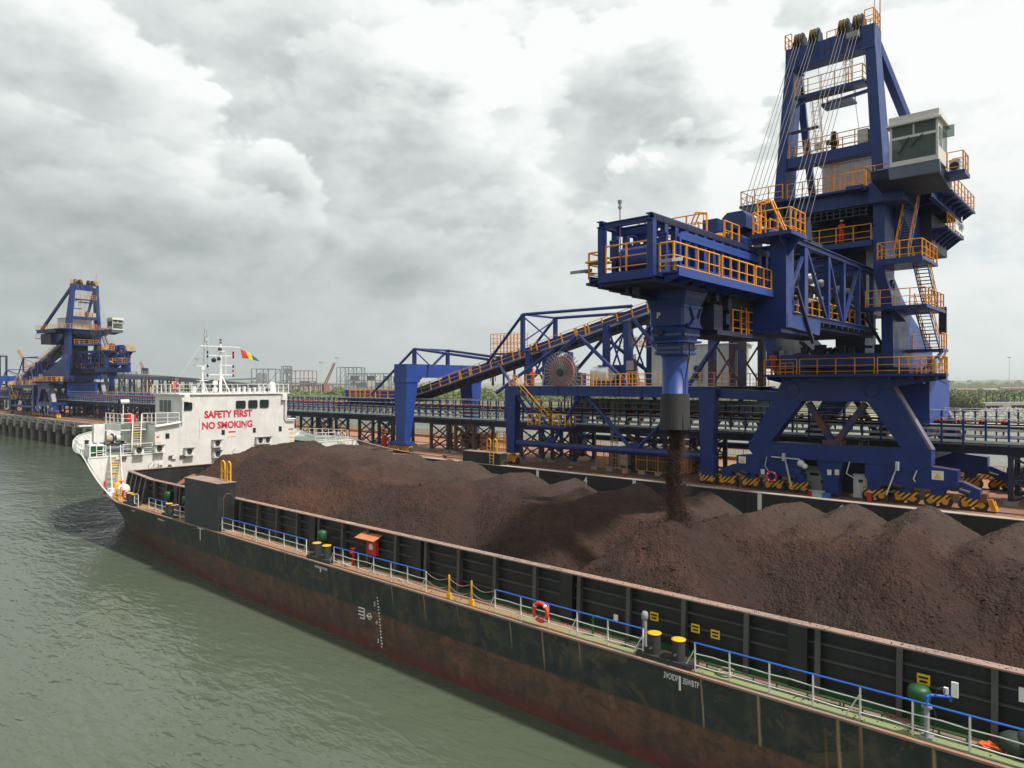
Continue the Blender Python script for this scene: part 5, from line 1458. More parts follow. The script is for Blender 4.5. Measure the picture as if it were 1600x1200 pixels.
m = MB(); m.bx(55.1, 56.1, 14.6, mir(14.6), 30.85, 31.6); up(part(m, 'tower_cross_beam', BLUE, ldr))
m = MB(); m.bx(55.05, 56.6, 14.6, mir(14.6), 27.15, 28.15); up(part(m, 'platform_beam', BLUE, ldr))
m = MB(); m.bx(55.2, 66.5, 14.05, mir(14.05), 15.42, 16.45); up(part(m, 'slew_deck', BLUE, ldr))
m = MB(); m.bx(57.8, 64.0, 15.9, 19.6, 19.6, 27.9); m.bx(57.2, 57.8, 16.4, 19, 25.2, 27.6); m.bx(60.0, 63.0, 16.6, 18.8, 16.4, 19.7); up(part(m, 'machinery_column', BLUED, ldr))
m = MB(); rng = random.Random(12)
for i in range(26):
    x = 56 + rng.random() * 5; y = 14.6 + rng.random() * 6.2; a = .15 + rng.random() * .45; m.bx(x, x + a, y, y + a * 1.2, 16.4, 16.5 + rng.random() * .7)
for i in range(5): m.tube((56 + i, 15 + i * 1.1, 16.9), (56.4 + i, 16.2 + i * 1.1, 17.0), .1, 8)
up(part(m, 'slew_drive', BLUED, ldr))
ms, mr = MB(), MB(); stair(ms, mr, (56.5, 20.3, 17.5), (56.5, 19.2, 16.45), .6, (1, 0, 0)); ms.v += []; up(part(ms, 'deck_steps', BLUED, ldr))
m = MB(); m.bx(57.9, 58.3, 14.8, 15.6, 24.6, 26.6); up(part(m, 'switch_cabinet', LGREY, ldr))
# intermediate platform
m = MB(); m.bx(54.7, 58.5, 14.7, mir(14.7), 24.3, 24.5); m.bx(54.7, 54.85, 14.7, mir(14.7), 24.1, 24.5); up(part(m, 'mid_platform', BLUE, ldr))
m = MB(); m.rail([(54.8, 14.75, 24.5), (54.8, mir(14.75), 24.5)], 1.15, 1.3); up(part(m, 'mid_railing', ORANGE, ldr))
m = MB(); m.bx(55.4, 56.2, 18.6, 20.4, 24.5, 25.3); m.tube((55.2, 19.8, 25.2), (56.6, 19.8, 25.2), .4, 12); up(part(m, 'winch_drum', BLACKP, ldr))
# main upper platform
P0 = 28.3
m = MB()
m.bx(57.4, 68.0, 11.3, mir(11.3), 28.12, P0); m.bx(54.0, 57.4, 20.6, 24.2, 28.12, P0); m.bx(53.7, 57.4, 10.4, 14.0, 28.12, P0); m.bx(54.4, 57.4, 14.0, 20.6, 28.16, P0 + .003)
up(part(m, 'upper_platform', BLUE, ldr))
m = MB()
for yy in (11.5, 14.3, 21.0, 23.9): m.ibeam((57.3, yy, 27.75), (67.9, yy, 27.75), .35, .7)
for xx in (59.5, 63.0, 66.4, 67.7): m.ibeam((xx, 11.4, 27.8), (xx, 24.0, 27.8), .3, .6)
for xx in (60.5, 62.0, 63.5, 65.0, 66.5, 67.8): m.prism([(11.35, 28.1), (10.5, 28.1), (11.35, 27.5)], 0, xx, xx + .08)
up(part(m, 'platform_girder', BLUE, ldr))
m = MB(); m.bx(59.0, 68.2, 10.5, 11.35, 28.05, 28.2); up(part(m, 'side_walkway', BLUE, ldr))
m = MB(); z = P0
m.rail([(57.4, 24.1, z), (54.1, 24.1, z), (54.1, 20.8, z)], 1.15, 1.2); m.rail([(54.5, 20.6, z), (54.5, 17.2, z)], 1.15, 1.3); m.rail([(54.5, 16.8, z), (54.5, 15.0, z)], 1.15, .9)
m.rail([(53.8, 14.9, z), (53.8, 13.6, z), (53.8, 12.9, z)], 1.15, .8); m.rail([(59.2, 10.6, z), (68.1, 10.6, z), (68.1, 24.0, z), (57.5, 24.0, z)], 1.15, 1.3)
up(part(m, 'upper_railing', ORANGE, ldr))
m = MB(); m.rail([(57.5, 19.9, z), (57.5, 15.0, z)], 1.15, 1.2); m.rail([(54.9, 16.4, z), (54.9, 15.2, z), (56.4, 15.2, z)], 1.5, .6); up(part(m, 'inner_upper_railing', ORANGE, ldr))
m = MB(); m.bx(53.6, 55.2, 15.0, 16.1, 28.0, 28.28); up(part(m, 'step_landing', BLUE, ldr))
# counterweight and lower rear platform
m = MB(); m.bx(62.0, 67.6, 12.4, mir(12.4), 24.6, 27.3); up(part(m, 'counterweight', BLUED, ldr))
m = MB(); m.prism([(57.4, 27.1), (62, 27.1), (62, 24.4), (57.4, 26.2)], 1, 13.2, mir(13.2)); up(part(m, 'underslung_housing', BLUE, ldr))
m = MB(); m.bx(62, 68.2, 11.3, 12.4, 26.0, 26.15)
for xx in (62.5, 63.7, 65, 66.2, 67.6): m.prism([(12.4, 26.0), (11.35, 26.0), (12.4, 25.2)], 0, xx, xx + .1)
m.bx(67.5, 68.2, 11.3, mir(11.3), 26.0, 26.12); up(part(m, 'rear_platform', BLUE, ldr))
m = MB(); m.rail([(62, 11.35, 26.15), (68.1, 11.35, 26.15), (68.1, mir(11.4), 26.12)], 1.1, 1.1); up(part(m, 'rear_railing', ORANGE, ldr))
m = MB(); m.bx(64.6, 68.1, 11.28, 11.31, 26.3, 27.2); sp_ = up(part(m, 'name_board', WHITEP, ldr))
part(textmb('GHH', .75, (66.6, 11.27, 26.75), (1, 0, 0), (0, 0, 1), .01, .02), 'board_lettering', BLUE, sp_)
m = MB(); m.bx(57.6, 61.8, 14.9, 20.6, 26.9, 27.9)
for i in range(12): m.bx(55.0, 57.5, 15.1 + i * .45, 15.16 + i * .45, 26.35, 27.0)
for zz in (26.4, 26.7, 26.98): m.bx(54.95, 57.55, 15.0, 20.4, zz, zz + .04)
up(part(m, 'cable_grating', BLUED, ldr))
# machine house
m = MB(); m.bx(59.0, 66.5, 13.2, 19.5, P0 + .02, 31.6); mh = up(part(m, 'machine_house', CORR, ldr))
m = MB(); m.prism([(13.0, 31.6), (19.7, 31.6), (19.7, 31.66), (16.3, 32.0), (13.0, 31.66)], 0, 58.8, 66.7); part(m, 'roof', CORRW, mh)
# tower platforms, ladders
m = MB(); m.bx(54.7, 55.9, 15.2, 20.1, 35.9, 36.1); m.bx(55.9, 57.3, 16.4, 18.6, 35.35, 35.5); m.bar((55.3, 20.3, 35.5), (55.3, 19.6, 35.9), .2); m.bar((55.4, 14.8, 35.45), (55.4, 18, 35.2), .22)
up(part(m, 'ladder_platform', BLUE, ldr))
m = MB(); m.rail([(55.8, 20.1, 36.1), (54.75, 20.1, 36.1), (54.75, 15.3, 36.1), (55.8, 15.3, 36.1)], 1.15, 1.0); m.rail([(56, 18.5, 35.5), (57.2, 18.5, 35.5), (57.2, 16.5, 35.5)], 1.1, 1.0); up(part(m, 'ladder_railing', ORANGE, ldr))
m = MB(); m.rail([(55.15, 14.75, 31.6), (55.15, mir(14.75), 31.6)], 1.15, 1.2); m.rail([(56.3, 14.75, 31.6), (56.3, mir(14.75), 31.6)], 1.15, 1.2); up(part(m, 'cross_beam_railing', ORANGE, ldr))
m = MB(); ladder(m, (55.9, 18.6, 31.6), (55.9, 19.0, 36.0), .5, (0, 1, 0), (-1, 0, 0)); ladder(m, (56.0, 16.6, 36.1), (56.0, 16.6, 39.9), .5, (0, 1, 0), (-1, 0, 0)); ladder(m, (56.2, 17.6, P0), (56.2, 17.6, 31.5), .5, (0, 1, 0), (-1, 0, 0))
up(part(m, 'caged_ladder', ORANGE, ldr))
m = MB(); m.bx(55.3, 56.0, 15.1, 15.8, 31.7, 32.7); m.bx(55.2, 55.5, 18.4, 18.8, 31.9, 32.4); up(part(m, 'junction_box', LGREY, ldr))
m = MB(); m.bx(55.3, 55.6, 17.35, 17.65, 31.6, 33.0); m.tube((55.2, 17.9, 32.2), (55.6, 17.2, 32.2), .18, 8); up(part(m, 'winch_guide', BLACKP, ldr))
m = MB(); m.bar((55.4, 20.6, 33.6), (55.4, 18.6, 33.65), .2, .18); up(part(m, 'cable_bracket', BLUED, ldr))
# head sheaves
for yc in (20.0, 18.85, 16.75, 15.75):
    m = MB()
    for s_ in (-.22, 0.02, .24):
        m.tube((55.6, yc + s_ - .05, 40.55), (55.6, yc + s_ + .05, 40.55), .62, 22); m.torus((55.6, yc + s_, 40.55), (0, 1, 0), .6, .06, 22, 6)
    sv = up(part(m, 'head_sheave', BLACKP, ldr))
    m = MB()
    for s_ in (-.34, .36): m.prism([(54.9, 39.9), (56.4, 39.9), (56.0, 40.9), (55.3, 40.9)], 1, yc + s_ - .02, yc + s_ + .02)
    part(m, 'sheave_bracket', BLUED, sv)
    m = MB()
    for s_ in (-.11, .13): m.tube((55.6, yc + s_ - .06, 40.6), (55.6, yc + s_ + .06, 40.6), .5, 18)
    part(m, 'sheave_hub', YELLOW, sv)
m = MB(); m.rail([(56.4, 20.9, 39.98), (54.9, 20.9, 39.98), (54.9, 20.4, 39.98)], 1.1, .7); m.rail([(56.4, 18.3, 39.98), (56.4, 17.0, 39.98)], 1.1, .7); m.rail([(54.9, 15.2, 39.98), (54.9, 14.6, 39.98), (56.5, 14.6, 39.98), (56.5, 15.9, 39.98)], 1.1, .6); up(part(m, 'head_railing', ORANGE, ldr))
m = MB(); m.tube((56.3, 14.55, 39.9), (56.3, 14.55, 43.0), .035, 6); m.tube((56.2, 14.9, 39.9), (56.2, 14.9, 42.3), .025, 5); m.sph((56.3, 14.55, 43.0), .11, 8, 6); up(part(m, 'aircraft_lamp_mast', FARRED, ldr))
m = MB(); m.bx(54.4, 54.9, 15.5, 16.3, 39.2, 39.6); up(part(m, 'floodlight', GREYP, ldr))
# luffing ropes
m = MB()
for yc, ye in ((20.0, 20.1), (18.85, 19.2), (16.75, 16.9), (15.75, 16.0)):
    for s_ in (-.22, .02, .24):
        m.path([(55.05, yc + s_, 40.3), (45.0, ye + s_ * 1.5, 24.3)], .022, 5)
    m.path([(55.9, yc, 40.1), (59, yc + (.5 if yc > 18 else -.3), 31.6)], .018, 5)
up(part(m, 'luffing_rope', WIRE, ldr))
# ---- operator cab
cb_x0, cb_x1, cb_y0, cb_y1, cb_z0, cb_z1 = 51.6, 54.3, 9.95, 12.75, 28.5, 31.1
m = MB()
m.bx(cb_x0, cb_x1, cb_y0, cb_y1, cb_z0, cb_z0 + .12); m.bx(cb_x1 - .1, cb_x1, cb_y0, cb_y1, cb_z0, cb_z1)
for yy in (cb_y0, cb_y1 - .13): m.bx(cb_x0, cb_x0 + .13, yy, yy + .13, cb_z0, cb_z1)
m.bx(cb_x0 + .01, cb_x0 + .12, cb_y0, cb_y1, cb_z0 + 1.72, cb_z0 + 1.88); m.bx(cb_x0 + .01, cb_x0 + .12, cb_y0, cb_y1, cb_z0, cb_z0 + .3); m.bx(cb_x0 + .01, cb_x0 + .12, (cb_y0 + cb_y1) / 2 - .04, (cb_y0 + cb_y1) / 2 + .04, cb_z0 + 1.85, cb_z1)
m.bx(cb_x0 + .1, cb_x1, cb_y0, cb_y0 + .08, cb_z0, cb_z0 + .9); m.bx(cb_x0 + .1, cb_x1, cb_y0, cb_y0 + .08, cb_z0 + 2.2, cb_z1); m.bx(cb_x0 + .1, cb_x1, cb_y1 - .08, cb_y1, cb_z0, cb_z0 + .9); m.bx(cb_x0 + .1, cb_x1, cb_y1 - .08, cb_y1, cb_z0 + 2.2, cb_z1); m.bx(cb_x0 + 1.2, cb_x0 + 1.35, cb_y0, cb_y0 + .09, cb_z0, cb_z1)
cab = up(part(m, 'operator_cab', CREAM, ldr))
m = MB(); m.bx(cb_x0 - .22, cb_x1 + .1, cb_y0 - .2, cb_y1 + .2, cb_z1, cb_z1 + .12); m.bx(cb_x0 - .05, cb_x1, cb_y0 - .05, cb_y1 + .05, cb_z1 + .12, cb_z1 + .62); part(m, 'roof', CREAM, cab)
m = MB(); m.bx(cb_x0 + .03, cb_x0 + .06, cb_y0 + .13, cb_y1 - .13, cb_z0 + .3, cb_z0 + 1.72); m.bx(cb_x0 + .03, cb_x0 + .06, cb_y0 + .13, cb_y1 - .13, cb_z0 + 1.88, cb_z1 - .02); m.bx(cb_x0 + .13, cb_x1 - .1, cb_y0 + .02, cb_y0 + .05, cb_z0 + .9, cb_z0 + 2.2); m.bx(cb_x0 + .13, cb_x1 - .1, cb_y1 - .05, cb_y1 - .02, cb_z0 + .9, cb_z0 + 2.2); part(m, 'window', CGLASS, cab)
m = MB(); m.bar((cb_x0 - .05, 12.2, cb_z0 + .75), (cb_x0 - .08, 11.6, cb_z0 + 1.75), .05); m.bar((cb_x0 - .05, 11.5, cb_z0 + 1.1), (cb_x0 - .08, 10.8, cb_z0 + 1.8), .05); part(m, 'wiper', BLACKP, cab)
m = MB(); m.bx(cb_x0 + .7, cb_x0 + 1.2, 10.7, 11.1, cb_z0 + 1.0, cb_z0 + 1.55); m.bx(cb_x0 + 1.6, cb_x1 - .2, 10.2, 12.5, cb_z0 + .1, cb_z0 + 1.0); m.bx(cb_x0 + .6, cb_x0 + .9, 12.0, 12.4, cb_z0 + .1, cb_z0 + .9); part(m, 'console', LGREY, cab)
m = MB(); m.tube((cb_x0 + .25, cb_y0 + .15, cb_z0 + 1.05), (cb_x0 + .25, cb_y1 - .15, cb_z0 + 1.05), .025, 6); part(m, 'grab_rail', LGREY, cab)
m = MB(); m.prism([(cb_x0 + .1, 28.48), (cb_x1 + 1.6, 28.48), (cb_x1 + 1.6, 27.4), (cb_x1, 27.6), (cb_x0 + .3, 27.9)], 1, cb_y0 + .1, cb_y1 + 1.2); up(part(m, 'cab_support', BLUED, ldr))
m = MB(); m.prism([(cb_x0 + .04, 28.5), (cb_x0 + .3, 27.8), (cb_x0 + .55, 27.8), (cb_x0 + .4, 28.5)], 1, cb_y0 - .05, cb_y1 + .1); up(part(m, 'cab_soffit', paint('blue_grey_soffit', (.16, .20, .28), dirt=(.1, .11, .14)), ldr))
m = MB(); m.prism([(54.4, 27.0), (57.6, 27.0), (57.6, 28.9), (54.9, 28.9), (54.4, 28.4)], 1, 12.6, 14.8); up(part(m, 'cab_bracket', BLUE, ldr))
m = MB(); m.bx(cb_x1 - .3, cb_x1 + 1.5, 8.9, 10.0, 27.95, 28.2); up(part(m, 'cab_landing', BLUE, ldr))
m = MB(); m.rail([(cb_x1 - .25, 9.9, 28.2), (cb_x1 - .25, 9.0, 28.2), (cb_x1 + 1.4, 9.0, 28.2), (cb_x1 + 1.4, 9.9, 28.2)], 1.25, .7); up(part(m, 'cab_railing', ORANGE, ldr))
m = MB(); m.bx(cb_x1 + .3, cb_x1 + 1.1, 9.3, 9.9, 28.2, 29.1); ac_ = up(part(m, 'cab_air_conditioner', LGREY, ldr))
m = MB(); m.tube((cb_x1 + .27, 9.6, 28.65), (cb_x1 + .3, 9.6, 28.65), .28, 16); part(m, 'fan_grille', BLACKP, ac_)
m = MB(); m.bx(cb_x0 + 1.0, cb_x0 + 1.03, 9.25, 9.9, cb_z0 + 1.55, cb_z0 + 2.3); part(m, 'open_window_pane', CGLASS, cab)
m = MB(); m.bx(52.6, 53.3, 13.1, 13.8, 28.55, 28.8); m.bar((53.0, 13.4, 28.3), (53.0, 13.4, 28.6), .1); up(part(m, 'floodlight', GREYP, ldr))
# ---- stairs up the tower
def lstair(a, b, w, side):
    ms, mr = MB(), MB(); stair(ms, mr, a, b, w, side); s_ = up(part(ms, 'tower_stair', BLUE, ldr)); part(mr, 'handrail', ORANGE, s_)
lstair((57.6, 12.6, 28.2), (53.9, 12.6, 22.75), .85, (0, 1, 0))
m = MB(); m.bx(52.9, 57.5, 11.1, 13.9, 22.5, 22.7); m.bx(52.85, 52.95, 11.1, 13.9, 22.3, 22.7); up(part(m, 'stair_landing', BLUE, ldr))
m = MB(); m.rail([(57.4, 11.15, 22.7), (53.0, 11.15, 22.7), (53.0, 13.85, 22.7), (55.0, 13.85, 22.7)], 1.15, 1.1); up(part(m, 'landing_railing', ORANGE, ldr))
lstair((54.9, 11.7, 22.65), (58.2, 11.7, 19.55), .85, (0, 1, 0))
m = MB(); m.bx(53.6, 59.4, 11.0, 13.5, 19.35, 19.55); m.bx(53.6, 55.0, 13.4, 14.9, 19.35, 19.55); m.prism([(53.7, 19.35), (57, 19.35), (57, 18.7)], 1, 13.0, 13.4); up(part(m, 'stair_landing', BLUE, ldr))
m = MB(); m.rail([(53.7, 14.8, 19.55), (53.7, 11.1, 19.55), (59.3, 11.1, 19.55), (59.3, 13.3, 19.55)], 1.15, 1.0); up(part(m, 'landing_railing', ORANGE, ldr))
lstair((55.4, 11.7, 19.5), (58.9, 11.7, 16.75), .85, (0, 1, 0))
m = MB(); m.bx(58.6, 60.4, 11.0, 13.4, 16.55, 16.75); m.bar((58.7, 11.1, 16.6), (57.6, 11.6, 14.95), .15); m.bar((59.6, 11.2, 16.6), (58.5, 12.5, 14.95), .15); up(part(m, 'stair_landing', BLUE, ldr))
m = MB(); m.rail([(58.7, 11.1, 16.75), (60.3, 11.1, 16.75), (60.3, 13.3, 16.75)], 1.15, .9); up(part(m, 'landing_railing', ORANGE, ldr))
m = MB(); m.bx(60.3, 60.45, 11.1, 11.6, 17.9, 19.9); up(part(m, 'cable_box', BLUED, ldr))
m = MB(); m.tube((56.3, 13.62, 21.2), (56.3, 13.85, 21.2), .5, 20); m.tube((56.3, 13.55, 21.2), (56.3, 13.63, 21.2), .25, 16); up(part(m, 'hinge_pin', BLUEF, ldr))

# ---- inner boom
BX0, BX1, BY, BT, BB = 39.9, 56.9, 15.0, 22.35, 18.1
for sgn in (0, 1):
    yy = BY if not sgn else mir(BY)
    m = MB()
    m.ibeam((BX0 - .6, yy, BT), (BX1, yy, BT), .34, .36); m.ibeam((BX0 - .6, yy, BB), (BX1, yy, BB), .34, .32)
    xs_ = [40.15, 42.3, 46.3, 49.3, 52.6, 55.9]
    for i, x in enumerate(xs_): m.bx(x - .17 - .1 * (i == 1), x + .17 + .1 * (i == 1), yy - .13, yy + .13, BB + .16, BT - .18)
    for a, b in ((42.6, 46.1), (46.5, 49.1), (52.5, 49.5), (52.8, 55.6)): m.bar((a, yy, BT - .2), (b, yy, BB + .18), .17, .2)
    m.bar((42.0, yy, BT - .8), (40.4, yy, BT - 2.6), .16, .18)
    up(part(m, 'boom_truss', BLUE, ldr))
m = MB()
for x in (42.3, 46.3, 49.3, 52.6, 55.9): m.ibeam((x, BY + .17, BT), (x, mir(BY) - .17, BT), .26, .3)
for a, b in ((42.3, 46.3), (46.3, 49.3), (49.3, 52.6), (52.6, 55.9)): m.bar((a, BY + .2, BT - .05), (b, mir(BY) - .2, BT - .05), .12)
up(part(m, 'boom_top_bracing', BLUE, ldr))
m = MB(); m.bx(39.2, 56.9, BY + .18, mir(BY) - .18, 17.6, 17.85)
for x in [40 + i * 1.2 for i in range(14)]: m.bx(x, x + .12, BY - .25, mir(BY) + .25, 17.72, 17.92)
up(part(m, 'boom_floor', BLUED, ldr))
m = MB(); m.prism([(38.9, 18.0), (38.9, 17.35), (43.9, 17.1), (44.1, 17.45), (44.1, 18.0)], 1, BY - .32, BY + .05); m.prism([(38.9, 18.0), (38.9, 17.35), (43.9, 17.1), (44.1, 17.45), (44.1, 18.0)], 1, mir(BY) - .05, mir(BY) + .32)
m.bx(38.75, 39.7, BY - .3, mir(BY) + .3, 17.3, 18.12); m.bx(38.8, 44, BY, mir(BY), 17.05, 17.4)
up(part(m, 'boom_nose_girder', BLUE, ldr))
for mr in (0, 1):
    f_ = (lambda y: y) if not mr else mir
    m = MB(); m.prism([(f_(14.72), 18.1), (f_(17.2), 18.1), (f_(16.5), 18.55), (f_(15.9), 19.2), (f_(15.62), 20.2), (f_(15.62), 22.15), (f_(14.72), 22.15)], 0, 38.8, 39.65)
    up(part(m, 'boom_portal_leg', BLUE, ldr))
    m = MB(); a, b = sorted((f_(14.0), f_(16.2))); m.bx(37.6, 39.9, a, b, 22.15, 22.35); m.prism([(f_(14.72), 22.15), (f_(14.0), 22.15), (f_(14.72), 21.2)], 0, 39.0, 39.1); m.prism([(39.65, 22.15), (37.7, 22.15), (39.65, 20.9)], 1, f_(14.75) - .03, f_(14.75) + .03)
    lp = up(part(m, 'nose_platform', BLUE, ldr))
    m = MB(); yo, yi = f_(14.08), f_(16.1)
    m.rail([(39.8, yo, 22.35), (37.7, yo, 22.35), (37.7, yi, 22.35), (39.4, yi, 22.35)], 1.2, .7, .032)
    for q in (38.3, 38.75): m.path([(q, yi, 22.4), (q, yi, 24.2), (q + .2, (yi * .7 + yo * .3), 24.35), (q + .1, (yi * .3 + yo * .7), 22.5)], .045, 6)
    part(m, 'platform_railing', ORANGE, lp)
m = MB(); m.bx(38.9, 39.8, 15.7, mir(15.7), 22.2, 22.9); m.bx(39.9, 41.0, 16.5, mir(16.5), 22.55, 23.0); up(part(m, 'nose_cross_beam', BLUE, ldr))
m = MB(); m.prism([(16.6, 22.9), (18.0, 22.9), (18.0, 23.6), (17.7, 23.85), (16.8, 23.85), (16.6, 23.6)], 0, 37.9, 39.3); m.tube((37.4, 17.0, 22.1), (38.6, 17.0, 22.1), .42, 14); m.bx(38.1, 39.2, 18.4, 19.3, 22.9, 23.7); up(part(m, 'extension_drive', BLUE, ldr))
m = MB(); m.tube((37.3, 17.9, 22.2), (37.7, 17.9, 22.2), .55, 16); m.tube((39.5, 16.4, 22.6), (39.5, 17.6, 22.6), .3, 12); up(part(m, 'drive_drum', BLACKP, ldr))
m = MB(); m.rail([(40.2, 16.2, 22.55), (46, 16.2, 22.55)], 1.15, 1.2); m.rail([(40.2, 19.3, 22.55), (46.0, 19.3, 22.55)], 1.15, 1.2); up(part(m, 'boom_top_railing', ORANGE, ldr))
m = MB(); m.bx(44.0, 46.0, 15.2, mir(15.2), 22.55, 22.9)
for yc in (20.1, 19.2, 16.9, 16.0): m.prism([(44.3, 22.9), (45.7, 22.9), (45.2, 24.5), (44.8, 24.5)], 1, yc - .35, yc - .25); m.tube((45, yc - .2, 24.1), (45, yc + .3, 24.1), .45, 16)
up(part(m, 'rope_anchor', BLUED, ldr))
m = MB(); z = 18.28
m.rail([(40.4, 15.6, z), (56.5, 15.6, z)], 1.15, 1.25, .032); m.rail([(40.4, mir(15.6), z), (56.5, mir(15.6), z)], 1.15, 1.25, .032); up(part(m, 'boom_walkway_railing', ORANGE, ldr))
m = MB(); m.bx(40, 56.8, 15.3, 16.0, 18.2, 18.28); m.bx(40, 56.8, mir(16.0), mir(15.3), 18.2, 18.28); up(part(m, 'boom_walkway', LGREY, ldr))
m = MB(); m.bx(43, 58, 16.9, 18.6, 19.55, 19.75)
for i in range(12): m.tube((43.5 + i * 1.2, 16.8, 19.2), (43.5 + i * 1.2, 18.7, 19.2), .09, 8); m.bx(43.3 + i * 1.2, 43.4 + i * 1.2, 16.7, 18.8, 18.3, 19.6)
m.bx(42, 57, 16.3, 16.6, 20.2, 20.6); m.bx(44, 57, 18.9, 19.3, 20.1, 20.5)
up(part(m, 'boom_belt', BLACK, ldr))
m = MB(); rng = random.Random(9)
for i in range(70):
    x = 41.5 + rng.random() * 14; y = 15.6 + rng.random() * 4.3; z_ = 18.3 + 3.4 * rng.random() ** 1.3; a = .12 + rng.random() * .42
    m.bx(x, x + a * 1.6, y, y + a, z_, z_ + a)
up(part(m, 'boom_machinery', BLUED, ldr))
m = MB()
for i in range(6): m.tube((46 + i * 1.7, 16.2, 19.4 + .3 * (i % 3)), (47 + i * 1.7, 16.2, 19.6 + .3 * (i % 2)), .14, 8); m.sph((45.2 + i * 1.9, 16.3, 20.9), .28, 8, 6)
up(part(m, 'idler_bracket', GREYP, ldr))
m = MB(); m.bar((40.0, 14.6, 19.6), (42.6, 14.6, 16.6), .16, .16); m.bar((53.3, 14.7, 18.9), (57.5, 14.3, 16.3), .16, .16); up(part(m, 'boom_stay_rod', BLUED, ldr))

# ---- shuttle boom
SX0, SX1, SY0, SY1 = 27.4, 45.5, 16.4, 19.04
m = MB()
for yy in (SY0, SY1):
    m.ibeam((SX0 - .1, yy, 21.62), (SX1, yy, 21.62), .3, .3, .04)
    m.bx(SX0, SX1, yy - .14, yy + .14, 19.02, 19.36)
    m.bx(SX0, SX0 + .3, yy - .15, yy + .15, 19.0, 21.5)
    for i, x in enumerate([28.5 + .95 * k for k in range(18)]): m.bx(x, x + .28, yy - .12, yy + .12, 19.36, 21.48)
    for x in (28.35, 29.5): m.tube((x + .2, yy - .22, 21.0), (x + .2, yy + .22, 21.0), .1, 10); m.bx(x + .12, x + .28, yy - .2, yy + .2, 20.1, 21.0)
sh(part(m, 'shuttle_frame', BLUE, ldr))
m = MB()
for x in (SX0 + .1, 28.9, 30.6, 33, 36, 39): m.ibeam((x, SY0, 21.55), (x, SY1, 21.55), .22, .26, .04)
m.bx(SX0 - .05, SX0 + .2, SY0 - .1, SY1 + .1, 18.92, 19.32); m.bx(SX0, SX1, SY0 + .15, SY1 - .15, 18.9, 19.05)
m.bx(28.2, 28.6, SY0 + .3, SY1 - .3, 21.2, 21.4); m.bx(33.4, 45.0, SY0 + .4, SY1 - .4, 21.36, 21.46)
sh(part(m, 'shuttle_cross_beam', BLUE, ldr))
m = MB(); m.bx(27.45, 45.4, SY0 - .158, SY0 - .152, 21.5, 21.72)
for i in range(90): m.bx(27.5 + i * .2, 27.58 + i * .2, SY0 - .17, SY0 - .14, 21.52, 21.7)
sh(part(m, 'toothed_rack', BLUED, ldr))
m = MB(); y_ = SY0 - .19
fr = [(29.75, 19.7), (38.6, 19.7), (38.6, 21.25), (29.95, 21.25), (29.75, 21.05)]
for p, q in zip(fr, fr[1:] + fr[:1]): m.bar((p[0], y_, p[1]), (q[0], y_, q[1]), .16, .07, (0, 1, 0))
m.bx(29.75, 38.6, y_ - .03, y_ + .03, 20.95, 21.25)
sh(part(m, 'side_panel_frame', BLUEF, ldr))
m = MB(); m.bx(29.4, 38.5, SY0 + .45, SY1 - .45, 19.4, 20.9); m.tube((29.0, CY - 1.0, 20.1), (29.0, CY + 1.0, 20.1), .62, 22); m.bx(28.8, 30.2, SY0 + .6, SY1 - .55, 19.1, 20.75)
sh(part(m, 'head_housing', BLUEF, ldr))
m = MB(); m.bx(33, 45, SY0 + .5, SY1 - .5, 18.45, 18.85); m.bx(36, 45.2, SY0 + .2, SY1 - .2, 18.2, 18.9)
for i in range(9): m.tube((33.8 + i * 1.25, SY0 + .4, 18.5), (33.8 + i * 1.25, SY1 - .4, 18.5), .11, 8)
sh(part(m, 'return_belt', BLACK, ldr))
# gallery both sides and front
m = MB()
for a, b, e0 in ((15.45, SY0 - .15, 28.2), (SY1 + .15, 20.0, 27.9)):
    m.bx(e0, 40.5, a, b, 19.14, 19.2)
    yo = a if a < CY else b
    m.bx(e0, 40.5, yo - .04, yo + .04, 19.0, 19.36)
    for i in range(10): m.prism([(a if a < CY else b, 19.1), (b if a < CY else a, 19.1), (b if a < CY else a, 18.75), (a if a < CY else b, 19.0)], 0, e0 + .2 + i * 1.3, e0 + .28 + i * 1.3)
sh(part(m, 'shuttle_gallery', BLUEF, ldr))
m = MB(); z = 19.2
m.rail([(27.9, 16.2, z), (27.9, 15.5, z), (32.3, 15.5, z)], 1.25, 1.1, .036); m.rail([(32.6, 15.5, z), (36.4, 15.5, z)], 1.25, .95, .036); m.rail([(36.6, 15.5, z), (38.7, 15.5, z)], 1.25, 1.0, .036)
m.rail([(27.75, 19.2, z), (27.75, 19.95, z), (34, 19.95, z)], 1.25, 1.1, .036); m.rail([(27.55, SY0 + .2, 19.34), (27.55, SY1 - .2, 19.34)], 1.25, .9, .036)
m.bx(27.5, 28.4, 19.1, 20.0, 19.95, 20.02)
sh(part(m, 'gallery_railing', ORANGE, ldr))
for y, x in ((20.35, 27.2), (15.5, 27.2)):
    m = MB(); m.prism([(x, 19.45), (x + .95, 19.62), (x + .95, 19.78), (x, 19.6)], 1, y - .3, y + .3); m.bar((x + .8, y, 19.6), (x + .9, y + (.6 if y < CY else -.6), 19.5), .06); sh(part(m, 'floodlight', GREYP, ldr))
m = MB(); m.tube((27.5, 18.0, 19.34), (27.5, 18.03, 22.2), .03, 6); sh(part(m, 'beacon_mast', FARRED, ldr))
m = MB(); m.lathe((27.5, 18.03, 22.2), [(.05, 0), (.1, .1), (.05, .2), (.1, .3), (.1, .42)], 10); sh(part(m, 'beacon', GREYP, ldr))
m = MB(); m.bx(28.6, 28.66, 18.1, 18.6, 19.75, 20.45); sh(part(m, 'notice_board', LGREY, ldr))
m = MB(); z = 21.75
